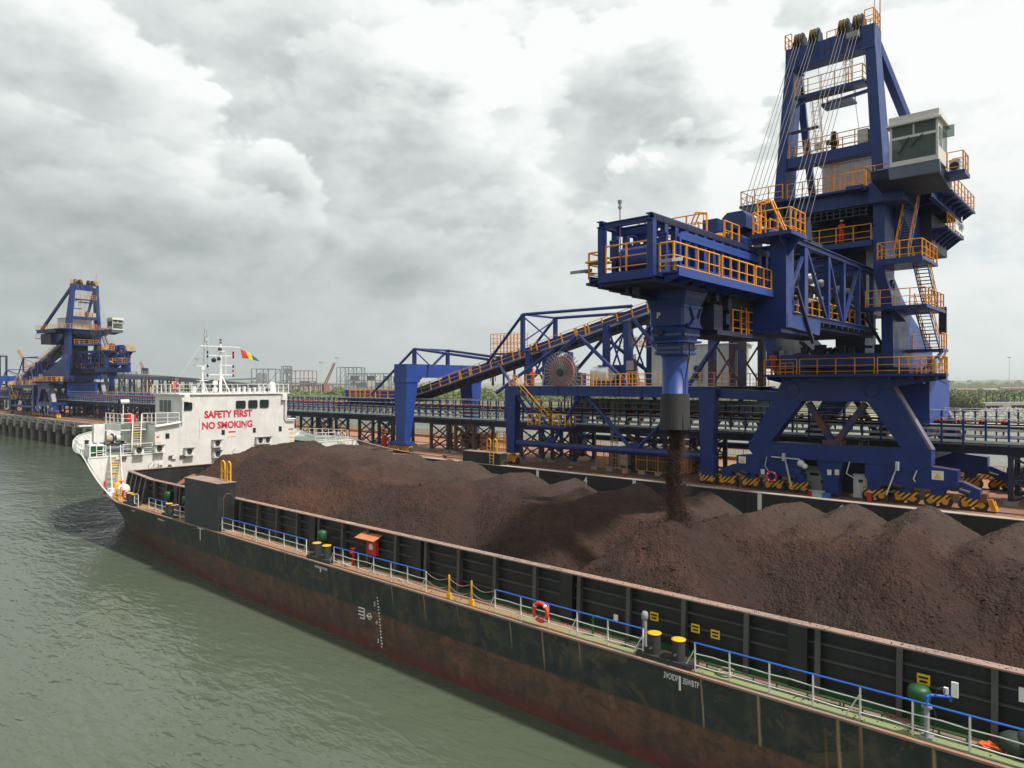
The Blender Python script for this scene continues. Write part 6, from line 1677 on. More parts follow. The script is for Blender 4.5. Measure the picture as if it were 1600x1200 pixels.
m.rail([(33.2, SY0 + .2, z), (33.2, SY1 - .2, z), (37.0, SY1 - .2, z)], 1.1, .9, .03); m.rail([(35.4, SY0 + .3, z), (37.2, SY0 + .3, z)], 1.1, .8, .03); m.rail([(30.6, SY1 - .1, z), (31.8, SY1 - .1, z)], .6, .5, .03)
sh(part(m, 'top_railing', ORANGE, ldr))
m = MB(); m.bx(34.4, 35.0, 18.2, 18.8, 21.7, 22.75); sh(part(m, 'top_cabinet', LGREY, ldr))
m = MB(); m.tube((36.2, 17.2, 22.0), (36.2, 18.0, 22.0), .4, 16); sh(part(m, 'cable_drum', YELD, ldr))
# stepped underside
m = MB()
for i in range(5): m.bx(27.5 + i * .45, 31.5, SY1 - .1 + .75 - i * .35, SY1 + .9 - i * .35, 19.0 - i * .13 - .12, 19.0 - i * .13)
m.bx(27.6, 33, SY0, SY1, 18.78, 18.95); m.tube((28.6, 18.3, 18.4), (28.6, 18.3, 19.0), .12, 8); m.bx(28.5, 29.0, 17.9, 18.0, 18.4, 18.9)
sh(part(m, 'underside_plate', BLUED, ldr))
# chute
cx, cy = 32.3, CY + .15
def sq(z, hx, hy=None, ch=.22):
    hy = hy or hx; c_ = ch * hx
    return [(cx - hx + c_, cy - hy, z), (cx + hx - c_, cy - hy, z), (cx + hx, cy - hy + c_, z), (cx + hx, cy + hy - c_, z), (cx + hx - c_, cy + hy, z), (cx - hx + c_, cy + hy, z), (cx - hx, cy + hy - c_, z), (cx - hx, cy - hy + c_, z)]
m = MB()
m.loft([sq(18.95, 1.3, 1.25, .1), sq(18.1, .98, .98, .1)]); m.loft([sq(18.1, 1.0, 1.0, .08), sq(17.98, 1.0, 1.0, .08)]); m.loft([sq(17.98, .95, .95, .12), sq(17.1, .95, .95, .12)])
m.loft([sq(17.1, .88, .88, .2), sq(16.9, .98, .98, .2), sq(16.35, .84, .84, .2)])
m.loft([sq(16.35, 1.08, 1.08, .3), sq(16.26, 1.08, 1.08, .3)]); m.loft([sq(16.26, .78, .78, .25), sq(15.72, .78, .78, .25)]); m.loft([sq(15.74, .84, .84, .3), sq(15.66, .84, .84, .3)])
ch = sh(part(m, 'chute_head', BLUE, ldr))
m = MB(); m.lathe((cx, cy, 13.55), [(.645, 0), (.66, .05), (.64, .06), (.64, 2.15)], 12); part(m, 'chute_pipe', BLUEF, ch)
m = MB()
n_ = 30; prof = [(.72, 0), (.725, -.6), (.735, -1.2), (.76, -1.8)]; vs = []
for r, dz in prof:
    for i in range(n_):
        t = 2 * PI * i / n_; rr = r * (1 + .02 * math.sin(7 * t) * (-dz)); vs.append((cx + rr * math.cos(t), cy + rr * math.sin(t), 13.72 + dz))
m.add(vs, [(k * n_ + i, (k + 1) * n_ + i, (k + 1) * n_ + (i + 1) % n_, k * n_ + (i + 1) % n_) for k in range(3) for i in range(n_)], True)
vi = [(cx + (x - cx) * .96, cy + (y - cy) * .96, z) for x, y, z in vs]; m.add(vi, [(k * n_ + (i + 1) % n_, (k + 1) * n_ + (i + 1) % n_, (k + 1) * n_ + i, k * n_ + i) for k in range(3) for i in range(n_)], True)
for i in range(15): 
    t = 2 * PI * i / 15; m.bar((cx + .68 * math.cos(t), cy + .68 * math.sin(t), 13.0), (cx + .77 * math.cos(t), cy + .77 * math.sin(t), 11.95), .05, .02)
part(m, 'rubber_skirt', DGREY, ch)
m = MB()
for z, h in ((18.55, 1.12), (18.3, 1.0), (16.65, .93), (16.0, .8), (15.78, .8)):
    m.bx(cx - h - .02, cx - h + .02, cy - h * .85, cy + h * .85, z - .05, z + .05); m.bx(cx - h * .85, cx + h * .85, cy - h - .02, cy - h + .02, z - .05, z + .05)
    for i in range(7):
        q = -h * .8 + 1.6 * h * i / 6
        m.sph((cx - h - .02, cy + q, z), .035, 6, 4); m.sph((cx + q, cy - h - .02, z), .035, 6, 4)
part(m, 'bolted_flange', paint('blue_grey_flange', (.06, .09, .2)), ch)
m = MB(); m.path([(cx - .5, cy - 1.0, 17.05), (cx - .75, cy - .9, 16.6), (cx - .5, cy - 1.05, 16.3), (cx - .3, cy - .95, 15.6), (cx - .2, cy - .68, 14.5), (cx - .2, cy - .66, 13.5)], .035, 6); m.sph((cx - .6, cy - 1.0, 17.1), .1, 8, 6); part(m, 'cable', BLACKP, ch)
m = MB(); m.bar((cx - .3, cy - 1.0, 18.1), (cx + .3, cy - 1.0, 17.1), .08); m.bar((cx + .95, cy - .98, 18.1), (cx + .3, cy - 1.0, 17.1), .08); m.prism([(cx - .5, 17.0), (cx + .9, 17.0), (cx + .2, 17.55)], 1, cy - 1.06, cy - .98); part(m, 'flap_linkage', BLUEF, ch)
m = MB()
m.tube((cx - .98, cy + .25, 16.75), (cx - 1.12, cy + .25, 16.75), .17, 12); part(m, 'actuator', BLACKP, ch)
part(textmb('P', .42, (cx - .965, cy + .4, 17.62), (0, -1, 0), (0, 0, 1), .01, .004), 'chute_lettering', LETWHT, ch)
# tail of the belt feeding the shuttle, orange ladder frames in the shade under the boom
m = MB(); m.rail([(36.2, 16.6, 17.0), (40.2, 16.6, 17.0)], 1.2, .9); m.rail([(36.2, 16.6, 17.0), (36.2, 19.0, 17.0)], 1.2, .8); ladder(m, (37.4, 16.5, 16.9), (37.4, 16.5, 18.4), .6, (1, 0, 0)); sh(part(m, 'hanging_cage', ORANGE, ldr))
m = MB(); m.bx(34.2, 40.4, 16.5, 19.1, 16.75, 17.0); m.bx(34.0, 35.0, 16.6, 19, 17.0, 18.3); m.bx(35.8, 36.0, 16.6, 16.8, 17.0, 18.9); m.bx(39.6, 39.8, 16.6, 16.8, 17, 18.9); m.bx(38.5, 41.2, 16.9, 18.7, 17.4, 18.4); rng = random.Random(21)
for i in range(40):
    x = 34.2 + rng.random() * 5.5; y = 16.4 + rng.random() * 2.6; a = .1 + rng.random() * .35; z_ = 17.0 + rng.random() * 1.5; m.bx(x, x + a, y, y + a, z_, z_ + a * 1.3)
for i in range(10):
    x = 34.4 + rng.random() * 5; y = 16.4 + rng.random() * 2.4; m.path([(x, y, 18.7), (x + .2, y - .1, 17.9 + rng.random() * .5), (x + .5 * rng.random(), y, 17.0)], .03, 5)
sh(part(m, 'hanging_platform', BLUED, ldr))
# ================================================================== tripper car feeding the loader
trp = thing('tripper_car', 'blue travelling tripper with rising belt bridge, cable reel and grey house beside the pouring loader', 'conveyor', (62.2, 39, QZ), 'travelling trippers')
XA, XB = 60.75, 63.65
def brz(y):   # belt bridge line (underside of stringers)
    if y > 75: return 12.25
    if y > 71: return 12.25 + (75 - y) * .10
    return 12.65 + (71 - y) * .2432
ysb = [87, 81, 75, 73, 71, 64, 57, 50, 43, 36, 29, 24]
m = MB()
for X in (XA, XB):
    for a, b in zip(ysb, ysb[1:]):
        za, zb = brz(a), brz(b)
        m.prism([(a, za), (b, zb), (b, zb + .95), (a, za + .95)], 0, X - .08, X + .08)
        m.bar((X, a, za + .95), (X, b, zb + .95), .26, .08, (1, 0, 0)); m.bar((X, a, za), (X, b, zb), .3, .1, (1, 0, 0))
part(m, 'bridge_stringer', BLUE, trp)
m = MB()
for i in range(52):
    y = 86 - i * 1.2; z = brz(y); m.bx(XA, XB, y, y + .12, z - .12, z + .02)
    m.bx(XA + .3, XA + .4, y, y + .1, z - .45, z)
part(m, 'bridge_cross_member', BLUED, trp)
m = MB()
for a, b in zip(ysb, ysb[1:]): m.bar((62.2, a, brz(a) + .85), (62.2, b, brz(b) + .85), 1.7, .06, (0, 0, 1)); m.bar((62.2, a, brz(a) - .35), (62.2, b, brz(b) - .35), 1.6, .05, (0, 0, 1))
part(m, 'bridge_belt', BLACK, trp)
m = MB()
for a, b in zip(ysb, ysb[1:]): m.bar((XA - .45, a, brz(a) + .02), (XA - .45, b, brz(b) + .02), .75, .05, (0, 0, 1))
part(m, 'bridge_walkway', LGREY, trp)
m = MB()
y = 85.0
while y > 25:
    y2 = max(25, y - 1.75)
    p, q = (XA - .82, y, brz(y) - .1), (XA - .82, y2, brz(y2) - .1)
    tilt = (0, (.24 * (1 if y < 71 else 0)) * 1.0, 1.15)
    A = V(p); up_ = V((0, .27 if y < 71 else 0, 1.12))
    m.bar(A, A + up_, .13, .06)
    for k_ in (1.0, .52): m.tube(V(p) + up_ * k_, V(q) + up_ * k_, .032, 6)
    y -= 1.75
for yy in (78, 70.5, 62, 60.2, 52.5, 50.8, 44.5, 43.4): A = V((XA - .84, yy, brz(yy) - .1)); m.bar(A, A + V((0, .27 if yy < 71 else 0, 1.12)), .2, .06)
part(m, 'bridge_railing', ORANGE, trp)
m = MB(); m.rail([(XB + .6, 84, 12.3), (XB + .6, 72, 12.4)], 1.1, 1.5); m.rail([(60, 84.9, 12.3), (60, 79, 12.3)], 1.1, 1.2); part(m, 'tail_railing', ORANGE, trp)
m = MB(); m.bx(59.6, 64.6, 71, 87.4, 11.95, 12.2); m.bx(61, 63.4, 80, 87, 11.4, 11.95); part(m, 'tail_frame', BLUED, trp)
# portal over the belts
m = MB()
def leg(X, y0, y1, zt, zb_):
    m.loft([[(X - .55, y0, zb_), (X + .35, y0, zb_), (X + .35, y0 + 1.2, zb_), (X - .55, y0 + 1.2, zb_)], [(X - .6, y1 - .9, zt), (X + .9, y1 - .9, zt), (X + .9, y1 + 1.4, zt), (X - .6, y1 + 1.4, zt)]])
def xleg(X, s_):
    a = [(X - .45, 67.6, 7.0), (X + .45, 67.6, 7.0), (X + .45, 69.3, 7.0), (X - .45, 69.3, 7.0)]
    b = [(X - .5 - (.9 if s_ < 0 else 0), 67.2, 15.0), (X + .5 + (0.9 if s_ > 0 else 0), 67.2, 15.0), (X + .5 + (.9 if s_ > 0 else 0), 69.6, 15.0), (X - .5 - (.9 if s_ < 0 else 0), 69.6, 15.0)]
    m.loft([a, b])
xleg(56.2, 1); xleg(68.2, -1)
m.bx(55.7, 68.8, 67.2, 69.6, 15.0, 16.65); m.bx(55.6, 57.8, 67.15, 69.65, 14.4, 15.02); m.bx(66.6, 68.8, 67.15, 69.65, 14.4, 15.02); m.bx(55.5, 56.7, 67.0, 69.9, 6.75, 7.15); m.bx(67.6, 68.8, 67.0, 69.9, 6.75, 7.15)
part(m, 'portal_frame', BLUEF, trp)
for X in (56.2, 68.2): 
    for y in (67.7, 69.3): bogie(X, y, trp)
# machinery platform: near and far side frames
def side_frame(X):
    m = MB(); y0, y1 = 27.9, 50.3
    m.bx(X - .4, X + .4, y0 - .8, y1 + .8, 13.02, 13.95); m.bx(X - .5, X + .5, y0 - .8, y1 + .8, 13.9, 13.98)
    for yy in (y0, y1):
        m.loft([[(X - .42, yy - .55, 6.9), (X + .42, yy - .55, 6.9), (X + .42, yy + .55, 6.9), (X - .42, yy + .55, 6.9)], [(X - .46, yy - .7, 13.02), (X + .46, yy - .7, 13.02), (X + .46, yy + .7, 13.02), (X - .46, yy + .7, 13.02)]])
    m.bx(X - .4, X + .4, y0 - .7, y0 + .5, 6.5, 8.5); 
    for i in range(9): m.bx(X - .46, X - .4, 29.5 + i * 2.4, 29.62 + i * 2.4, 13.05, 13.9)
    part(m, 'side_frame', BLUE, trp)
    m = MB(); m.tube((X, y0 + .5, 8.0), (X, y1 - .5, 8.0), .33, 16)
    for a, b, z0, z1 in ((49.6, 45.5, 12.9, 8.2), (41.6, 44.9, 12.95, 8.2), (40.6, 35.6, 12.95, 8.2), (30.0, 35.0, 12.95, 8.2)): m.tube((X, a, z0), (X, b, z1), .19, 12)
    for yy in (45.2, 35.3): m.prism([(yy - .9, 8.1), (yy + .9, 8.1), (yy + .4, 8.8), (yy - .4, 8.8)], 0, X - .05, X + .05)
    part(m, 'tube_truss', BLUE, trp)
    for yb in (27.9, 50.3):
        bogie(X, yb, trp)
side_frame(56.2); side_frame(68.2)
m = MB()
for yy in [28.2 + 2.75 * i for i in range(9)]: m.ibeam((56.6, yy, 13.5), (67.8, yy, 13.5), .3, .7)
part(m, 'floor_beam', BLUED, trp)
m = MB(); m.bx(56.3, 68.3, 27.4, 51, 13.96, 14.02); part(m, 'platform_floor', LGREY, trp)
m = MB(); z = 14.02
m.rail([(56.35, 51, z), (56.35, 49.8, z)], 1.15, .6); m.rail([(56.35, 48.6, z), (56.35, 46.3, z)], 1.15, 1.1); m.rail([(56.35, 41.4, z), (56.35, 40.0, z)], 1.15, 1.3); m.rail([(56.4, 37, z), (56.4, 27.5, z), (68, 27.5, z)], 1.15, 1.4)
part(m, 'platform_railing', ORANGE, trp)
m = MB(); m.rail([(61.5, 50, z), (61.5, 44, z)], 1.15, 1.0); m.rail([(58.2, 41.5, z), (58.2, 37.5, z), (60, 37.5, z)], 1.15, .55); m.rail([(66, 50, z), (66, 40, z)], 1.15, 1.2); m.rail([(64, 42, 18), (64, 39.0, 18), (66, 39.0, 18), (66, 42, 18)], 1.1, .5); m.rail([(57.0, 36.6, z), (57, 35.4, z)], 1.3, .5)
part(m, 'inner_railing', ORANGE, trp)
# columns carrying the bridge
def lattice(y0, y1, x0, x1, z0, z1, mat):
    m = MB()
    for X in (x0, x1):
        for yy in (y0, y1): m.bx(X - .3, X + .3, yy - .28, yy + .28, z0, z1)
        n = max(1, int((z1 - z0) / 3.2))
        for i in range(n):
            a = z0 + (z1 - z0) * i / n; b = z0 + (z1 - z0) * (i + 1) / n
            m.bar((X, y0, a), (X, y1, b), .14); m.bar((X, y1, a), (X, y0, b), .14); m.bar((X, y0, b), (X, y1, b), .14)
    for yy in (y0, y1): m.bar((x0, yy, (z0 + z1) / 2), (x1, yy, z1), .16)
    return part(m, 'support_tower', mat, trp)
lattice(38.4, 40.9, 59.9, 64.2, 14, brz(39.6) + .1, BLUE); lattice(26.6, 29.4, 59.9, 64.2, 14, 22.4, BLUER); lattice(48.8, 51.2, 59.9, 64.2, 14, brz(50) + .05, BLUE)
m = MB()
m.tube((59.4, 44.3, brz(44.3)), (58.0, 50.3, 14.0), .2, 10); m.tube((59.4, 44.0, brz(44) ), (58.2, 37.0, 14.0), .2, 10); m.tube((64.3, 44.3, brz(44.3)), (65, 50.3, 14), .2, 10); m.tube((64.3, 44, brz(44)), (65, 37, 14), .2, 10)
m.tube((59.6, 55.5, brz(55.5)), (57.0, 51.0, 14.0), .18, 10); m.tube((59.6, 47.5, brz(49.5)), (57, 53.5, 13.2), .18, 10); m.tube((59.9, 37.8, brz(38)), (59.9, 32, 14.2), .2, 10); m.tube((59.8, 26, 22), (58.5, 31, 14.1), .22, 10); m.tube((60, 25.5, 20.5), (58, 22.6, 14.6), .2, 10); m.tube((60, 23.8, 18.5), (58, 25.5, 20.4), .12, 8)
m.bar((56.6, 27.0, 13.4), (56.6, 22.0, 13.2), .6, .8); m.bar((67.8, 27.0, 13.4), (67.8, 22.0, 13.2), .6, .8)
part(m, 'tube_brace', BLUE, trp)
# overhead stay frames
def stay(yv, zt, ye, yb):
    m = MB()
    for X in (59.3, 65.1):
        m.bx(X - .2, X + .2, yv - .2, yv + .2, brz(yv) + .4, zt); m.tube((X, yv, zt), (X, ye, brz(ye) + 1.0), .17, 10); m.tube((X, yv, zt), (X, yb, brz(yb) + .5), .17, 10)
        m.bx(min(X, 62.2 - 1.4), max(X, 62.2 + 1.4), yv - .15, yv + .15, brz(yv) + .3, brz(yv) + .6)
    m.bar((59.3, yv, zt), (65.1, yv, zt), .22); m.bar((59.3, yv, zt - .2), (65.1, yv, brz(yv) + 1.5), .12); m.bar((65.1, yv, zt - .2), (59.3, yv, brz(yv) + 1.5), .12)
    part(m, 'stay_frame', BLUE, trp)
stay(51.6, 21.9, 37.5, 57.2); stay(70.0, 18.7, 57.0, 79)
m = MB()
for X in (64.2, 66.2):
    for yy in (57.2, 60.8): m.bx(X - .1, X + .1, yy - .1, yy + .1, 14, 18.0)
m.bx(64, 66.4, 57, 61, 17.85, 18.0); part(m, 'access_tower', BLUE, trp)
m = MB()
for k in (0, 1.2): m.rail([(64, 57, 18 + k), (64, 61, 18 + k), (66.4, 61, 18 + k), (66.4, 57, 18 + k), (64, 57, 18 + k)], 1.2, .55)
m.rail([(64, 60.2, 14.5), (64, 61, 14.5)], 3.4, .4); part(m, 'access_cage', ORANGE, trp)
# cable reel
rc = V((56.5, 43.9, 15.35))
m = MB(); 
for X in (56.25, 56.75):
    n = 40; 
    ring = [(X, rc.y + r * math.cos(2 * PI * i / n), rc.z + r * math.sin(2 * PI * i / n)) for r in (.86, 1.6) for i in range(n)]
    m.add(ring, [(i, (i + 1) % n, n + (i + 1) % n, n + i) for i in range(n)])
m.torus(rc, (1, 0, 0), 1.24, .3, 40, 10); m.torus((56.22, rc.y, rc.z), (1, 0, 0), .84, .04, 36, 6)
rl = part(m, 'cable_reel', PINK, trp)
m = MB()
for i in range(30):
    t = 2 * PI * i / 30
    for X in (56.18, 56.82): m.bar((X, rc.y + .35 * math.cos(t), rc.z + .35 * math.sin(t)), (X + (-.1 if X < rc.x else .1), rc.y + 2.05 * math.cos(t), rc.z + 2.05 * math.sin(t)), .045, .06)
for rr_ in (1.7, 2.05): m.torus((56.12, rc.y, rc.z), (1, 0, 0), rr_, .025, 44, 5)
part(m, 'reel_spoke', GREYP, rl)
m = MB(); m.tube((56.05, rc.y, rc.z), (57.4, rc.y, rc.z), .42, 20); m.tube((55.95, rc.y, rc.z), (56.06, rc.y, rc.z), .3, 16); m.bx(57.2, 58.4, rc.y - .6, rc.y + .4, 14.0, 16.0); m.bx(57.1, 57.5, rc.y - .3, rc.y + .3, 14, 15.7); part(m, 'reel_hub', paint('dark_green_machine', (.03, .05, .045)), rl)
# grey house and machinery on the platform
m = MB(); m.bx(64.0, 68.0, 29.2, 38.6, 14.03, 18.0); eh = part(m, 'equipment_house', CORR, trp)
m = MB(); m.prism([(63.8, 18.0), (68.2, 18.0), (68.2, 18.08), (66, 18.2), (63.8, 18.08)], 1, 29.0, 38.8); part(m, 'roof', CORRW, eh)
for zz in (14.55, 15.35):
    m = MB(); m.bx(63.55, 63.98, 32.4, 33.3, zz, zz + .7); a_ = part(m, 'air_conditioner', LGREY, eh)
m = MB()
for zz in (14.9, 15.7): m.tube((63.5, 32.85, zz), (63.54, 32.85, zz), .28, 16)
part(m, 'fan_grille', BLACKP, eh)
m = MB(); m.bx(63.96, 63.99, 34.6, 35.6, 14.1, 16.2); part(m, 'door', GREYP, eh)
m = MB(); m.bx(62.8, 65.0, 40.5, 44.0, 14.03, 16.2); m.bx(60.6, 61.8, 41.0, 43.4, 14.03, 15.6); m.bx(62, 63.5, 46, 48, 14.03, 15.4); part(m, 'drive_house', BLUE, trp)
m = MB(); m.tube((59.6, 42.2, 15.2), (59.6, 40.2, 15.2), .75, 16); m.bx(59.4, 60.2, 45.4, 46.6, 14, 15.0); part(m, 'oil_tank', LGREY, trp)
m = MB(); m.bx(57.2, 57.5, 35.9, 36.9, 15.4, 16.5); m.bar((57.35, 36.4, 14), (57.35, 36.4, 15.4), .1); cp = part(m, 'panel_board', BLACKP, trp)
m = MB(); m.bx(57.17, 57.2, 36.0, 36.8, 15.5, 16.4); part(m, 'panel_face', GREYP, cp)
# stair down to the belt walkway
ms, mr = MB(), MB(); stair(ms, mr, (56.0, 49.5, 14.0), (56.0, 44.9, 10.05), .9, (1, 0, 0), None, .034); st_ = part(ms, 'access_stair', BLUE, trp); part(mr, 'handrail', YELLOW, st_)
m = MB(); m.bx(55.3, 57.2, 42.6, 47.6, 9.8, 10.0)
for yy in (43.0, 43.9): m.bx(56.9, 57.0, yy, yy + .12, 9.9, 13.1)
part(m, 'stair_landing', BLUE, trp)
m = MB(); m.rail([(55.4, 47.5, 10), (55.4, 45.9, 10)], 1.15, .5); m.rail([(55.4, 44.3, 10), (55.4, 42.7, 10), (57.1, 42.7, 10), (57.1, 47.5, 10), (55.4, 47.5, 10)], 1.15, .7); part(m, 'landing_railing', YELLOW, trp)

# ================================================================== quay belt conveyors
def belt_line(x0, x1, label, ya, yb, near):
    cv = thing('belt_conveyor', label, 'conveyor', (x0, 100, QZ), 'belt conveyors along the quay')
    m = MB()
    for X in (x0 + .2, x1 - .2): m.ibeam((X, ya, 9.5), (X, yb, 9.5), .4, .62)
    part(m, 'girder', BLUED, cv)
    m = MB()
    for i in range(int((yb - ya) / 1.35)): m.bx(x0 + .1, x1 - .1, ya + i * 1.35, ya + i * 1.35 + .14, 9.55, 9.8)
    part(m, 'cross_member', BLUED, cv)
    m = MB(); m.bx(x0 - .75, x0 + .2, ya, yb, 9.83, 9.88); m.bx(x1 - .2, x1 + .3, ya, yb, 9.83, 9.88); part(m, 'walkway', paint('dark_grating', (.07, .075, .08), amt=.8), cv)
    m = MB()
    for z, xx in ((10.02, x0 - .78), (10.42, x0 - .55), (10.85, x0 - .25)): m.bx(xx, xx + .12, ya, yb, z, z + .17)
    part(m, 'cable_tray', LGREY, cv)
    m = MB(); m.bx(x0 + .55, x1 - .55, ya, yb, 11.42, 11.47); m.bx(x0 + .5, x1 - .5, ya, yb, 10.3, 10.33)
    for X in (x0 + .25, x1 - .25): m.bx(X - .1, X + .1, ya, yb, 11.0, 11.2)
    part(m, 'belt', BLACK, cv)
    n = int((yb - ya) / 1.35)
    far_post, far_idl = MB(), MB()
    for i in range(n):
        y = ya + .3 + i * 1.35
        mp = MB()
        X = x0 - .72
        mp.bx(X - .06, X + .06, y - .06, y + .06, 9.75, 12.35 if i % 1 == 0 else 11.7)
        X = x1 + .2; mp.bx(X - .05, X + .05, y - .05, y + .05, 9.85, 12.3)
        mi = MB(); xm = (x0 + x1) / 2
        yy = y + .5
        for s_ in (-1, 1):
            mi.bar((xm + s_ * .45, yy, 11.02), (xm + s_ * 1.15, yy, 11.5), .1, .1); mi.tube((xm + s_ * .42, yy + .1, 11.1), (xm + s_ * 1.1, yy + .1, 11.52), .1, 8)
            mi.bar((xm + s_ * 1.2, yy, 10.3), (xm + s_ * 1.2, yy, 11.6), .09)
            mi.bar((xm + s_ * 1.2, yy, 10.4), (xm + s_ * .5, yy, 11.0), .06)
        mi.tube((xm - .4, yy + .1, 11.08), (xm + .4, yy + .1, 11.08), .1, 8)
        if near and i < 98: part(mp, 'rail_post', BLUE, cv); part(mi, 'idler_set', REDI, cv)
        else: far_post.v, far_post.f = far_post.v, far_post.f; far_post.add(mp.v, mp.f); far_idl.add(mi.v, mi.f)
    tag(part(far_post, 'rail_post_row', BLUE, cv), kind='stuff'); tag(part(far_idl, 'idler_row', REDI, cv), kind='stuff')
    m = MB()
    for z in (12.3, 11.75): m.tube((x0 - .78, ya, z), (x0 - .78, yb, z), .035, 6); m.tube((x1 + .26, ya, z), (x1 + .26, yb, z), .035, 6)
    m.tube((x0 - .6, ya, 11.25), (x0 - .6, yb, 11.25), .05, 6)
    part(m, 'hand_rail', LGREY, cv)
    # wind sheets over part of the run
    m = MB(); m.bx(x1 + .3, x1 + .34, 26, 47.5, 11.2, 12.6); part(m, 'side_sheeting', GREYP, cv)
    return cv
belt_line(60.2, 64.0, 'nearer dark belt conveyor with blue posts running the length of the quay', -12, 292, True)
# trestles
tn = 0
for i in range(-1, 19):
    y0 = 75.6 + 15.2 * (i - 4)
    if y0 < -5: continue
    for k, (a, b) in enumerate(((y0, y0 + 3.1), (y0 + 4.5, y0 + 7.6))):
        m = MB()
        for X in (60.4, 63.8):
            for yy in (a, b): m.bx(X - .16, X + .16, yy - .16, yy + .16, QZ, 9.25)
            for z0, z1 in ((QZ + .25, 7.4), (7.5, 9.1)): m.bar((X, a, z0), (X, b, z1), .14); m.bar((X, b, z0), (X, a, z1), .14)
            m.bar((X, a, 7.45), (X, b, 7.45), .14); m.bar((X, a - .2, 9.2), (X, b + .2, 9.2), .24)
        for yy in (a, b): m.bar((60.4, yy, QZ + .3), (63.8, yy, 9.1), .12)
        t = thing('trestle', 'dark cross braced steel trestle carrying the quay conveyor', 'trestle', (62.1, (a + b) / 2, QZ), 'trestles under the quay conveyor')
        part(m, 'braced_frame', BLUED if i != 3 else paint('rusty_trestle%d%d' % (i + 2, k), (.05, .035, .035), rust=.5, amt=1.0), t)
        m = MB()
        for X in (60.4, 63.8):
            for yy in (a, b): m.bx(X - .4, X + .4, yy - .4, yy + .4, QZ, QZ + .28)
        part(m, 'footing', CONC, t)
        tn += 1

# ================================================================== far loader and its tripper (copies)
index_children()
DY = 194.5
l2 = copy_tree(ldr)
l2.location = (PX, CY + DY, QZ); ORG[l2] = V(l2.location)
l2['label'] = 'distant blue ship loader parked with its boom swung along the quay, beyond the white wheelhouse'
src = list(children(ldr)); names = set(o.name for o in UPPER); shn = set(o.name for o in SHUT)
l2kids = [o for o in bpy.data.objects if o.parent == l2]
SLEW = math.radians(98)
for o, c in zip(src, l2kids):
    pass
bydata = {o.data.name: o for o in src}
for c in l2kids:
    o = bydata[c.data.name]
    if o.name in names:
        c.rotation_euler.z = SLEW
        if o.name in shn:
            c.location = Matrix.Rotation(SLEW, 3, 'Z') @ V((9.5, 0, 0))
t2 = copy_tree(trp); t2.location = (62.2, 39 + DY, QZ)
t2['label'] = 'distant blue tripper with a grey box house, at the left edge beside the far loader'

# ================================================================== quay clutter
def boxthing(name, label, cat, x, y, w, d, h, mat, z=QZ, group=None, extra=None):
    t = thing(name, label, cat, (x, y, z), group)
    m = MB(); m.bx(x - w / 2, x + w / 2, y - d / 2, y + d / 2, z + .05, z + h); b = part(m, 'body', mat, t)
    m = MB(); m.bx(x - w / 2 - .02, x + w / 2 + .02, y - d / 2 - .02, y + d / 2 + .02, z + h, z + h + .05); m.bx(x - w / 2 - .01, x - w / 2 + .1, y - d / 2, y + d / 2, z, z + .08); part(m, 'lid', mat, t)
    if extra: extra(t, x - w / 2, y, z, w, d, h)
    return t
def cabfront(t, x, y, z, w, d, h):
    m = MB(); m.bx(x - .02, x, y - d * .42, y + d * .42, z + h * .08, z + h * .9); part(m, 'door', LGREY, t)
    m = MB(); m.bx(x - .04, x - .02, y - d * .2, y + d * .1, z + h * .7, z + h * .82); m.bx(x - .05, x - .02, y - d * .32, y - d * .27, z + h * .4, z + h * .55); part(m, 'gauge_panel', BLACKP, t)
boxthing('control_cabinet', 'pale grey control cabinet standing on the quay under the loader sill beam', 'cabinet', 56.6, 15.9, .6, .95, 1.75, LGREY, extra=cabfront)
boxthing('storage_container', 'dark navy container standing on the quay behind the loader leg', 'container', 60.2, 17.0, 2.4, 8.0, 2.7, BLUED)
boxthing('power_unit', 'dull grey power unit standing between the loader bogies', 'machine', 57.8, 19.6, 1.2, 2.2, 1.9, GREYP, extra=cabfront)
boxthing('equipment_crate', 'low pale box lying beside the loader anchor leg', 'crate', 55.2, 18.6, .6, .9, .4, LGREY)
boxthing('tool_box', 'small light blue box on the quay beside a red drum', 'box', 55.1, 17.9, .45, .5, .3, SKYB)
boxthing('barrier_block', 'pale concrete block behind the loader wheels', 'block', 59.5, 12.5, .8, 2.0, 1.0, CONC)
boxthing('meter_cabinet', 'small grey cabinet on thin legs by the conveyor ladder', 'cabinet', 58.6, 37.9, .6, 1.1, 1.5, GREYP, z=QZ + .6, extra=cabfront)
m = MB()
for yy in (37.5, 38.3): m.bar((58.4, yy, QZ), (58.4, yy, QZ + .65), .07)
for i in range(3): m.bx(58.9, 61.5, 13.4, 15.6, QZ + .3 + i * .55, QZ + .45 + i * .55)
solo(m, 'pipe_rack', LGREY, 'pale stacked sheets on a rack behind the loader bogies', 'rack', org=(59, 15, QZ))
def drum(x, y, mat, label, r=.16, h=.45):
    t = thing('drum', label, 'drum', (x, y, QZ), None)
    m = MB(); m.tube((x, y, QZ), (x, y, QZ + h), r, 16); m.torus((x, y, QZ + h * .5), (0, 0, 1), r, .02, 16, 6); part(m, 'body', mat, t)
    m = MB(); m.lathe((x, y, QZ + h), [(r + .02, 0), (r + .02, .06), (r * .8, .07)], 16); part(m, 'lid', GREYP, t)
drum(55.0, 19.0, RED, 'red drum with a pale lid beside the loader bogies'); drum(55.3, 15.0, RED, 'tall red drum with a pale lid near the second group of bogies', .15, .7); drum(54.6, 35.3, RED, 'small red drum with pale lid at the quay edge near the falling ore')
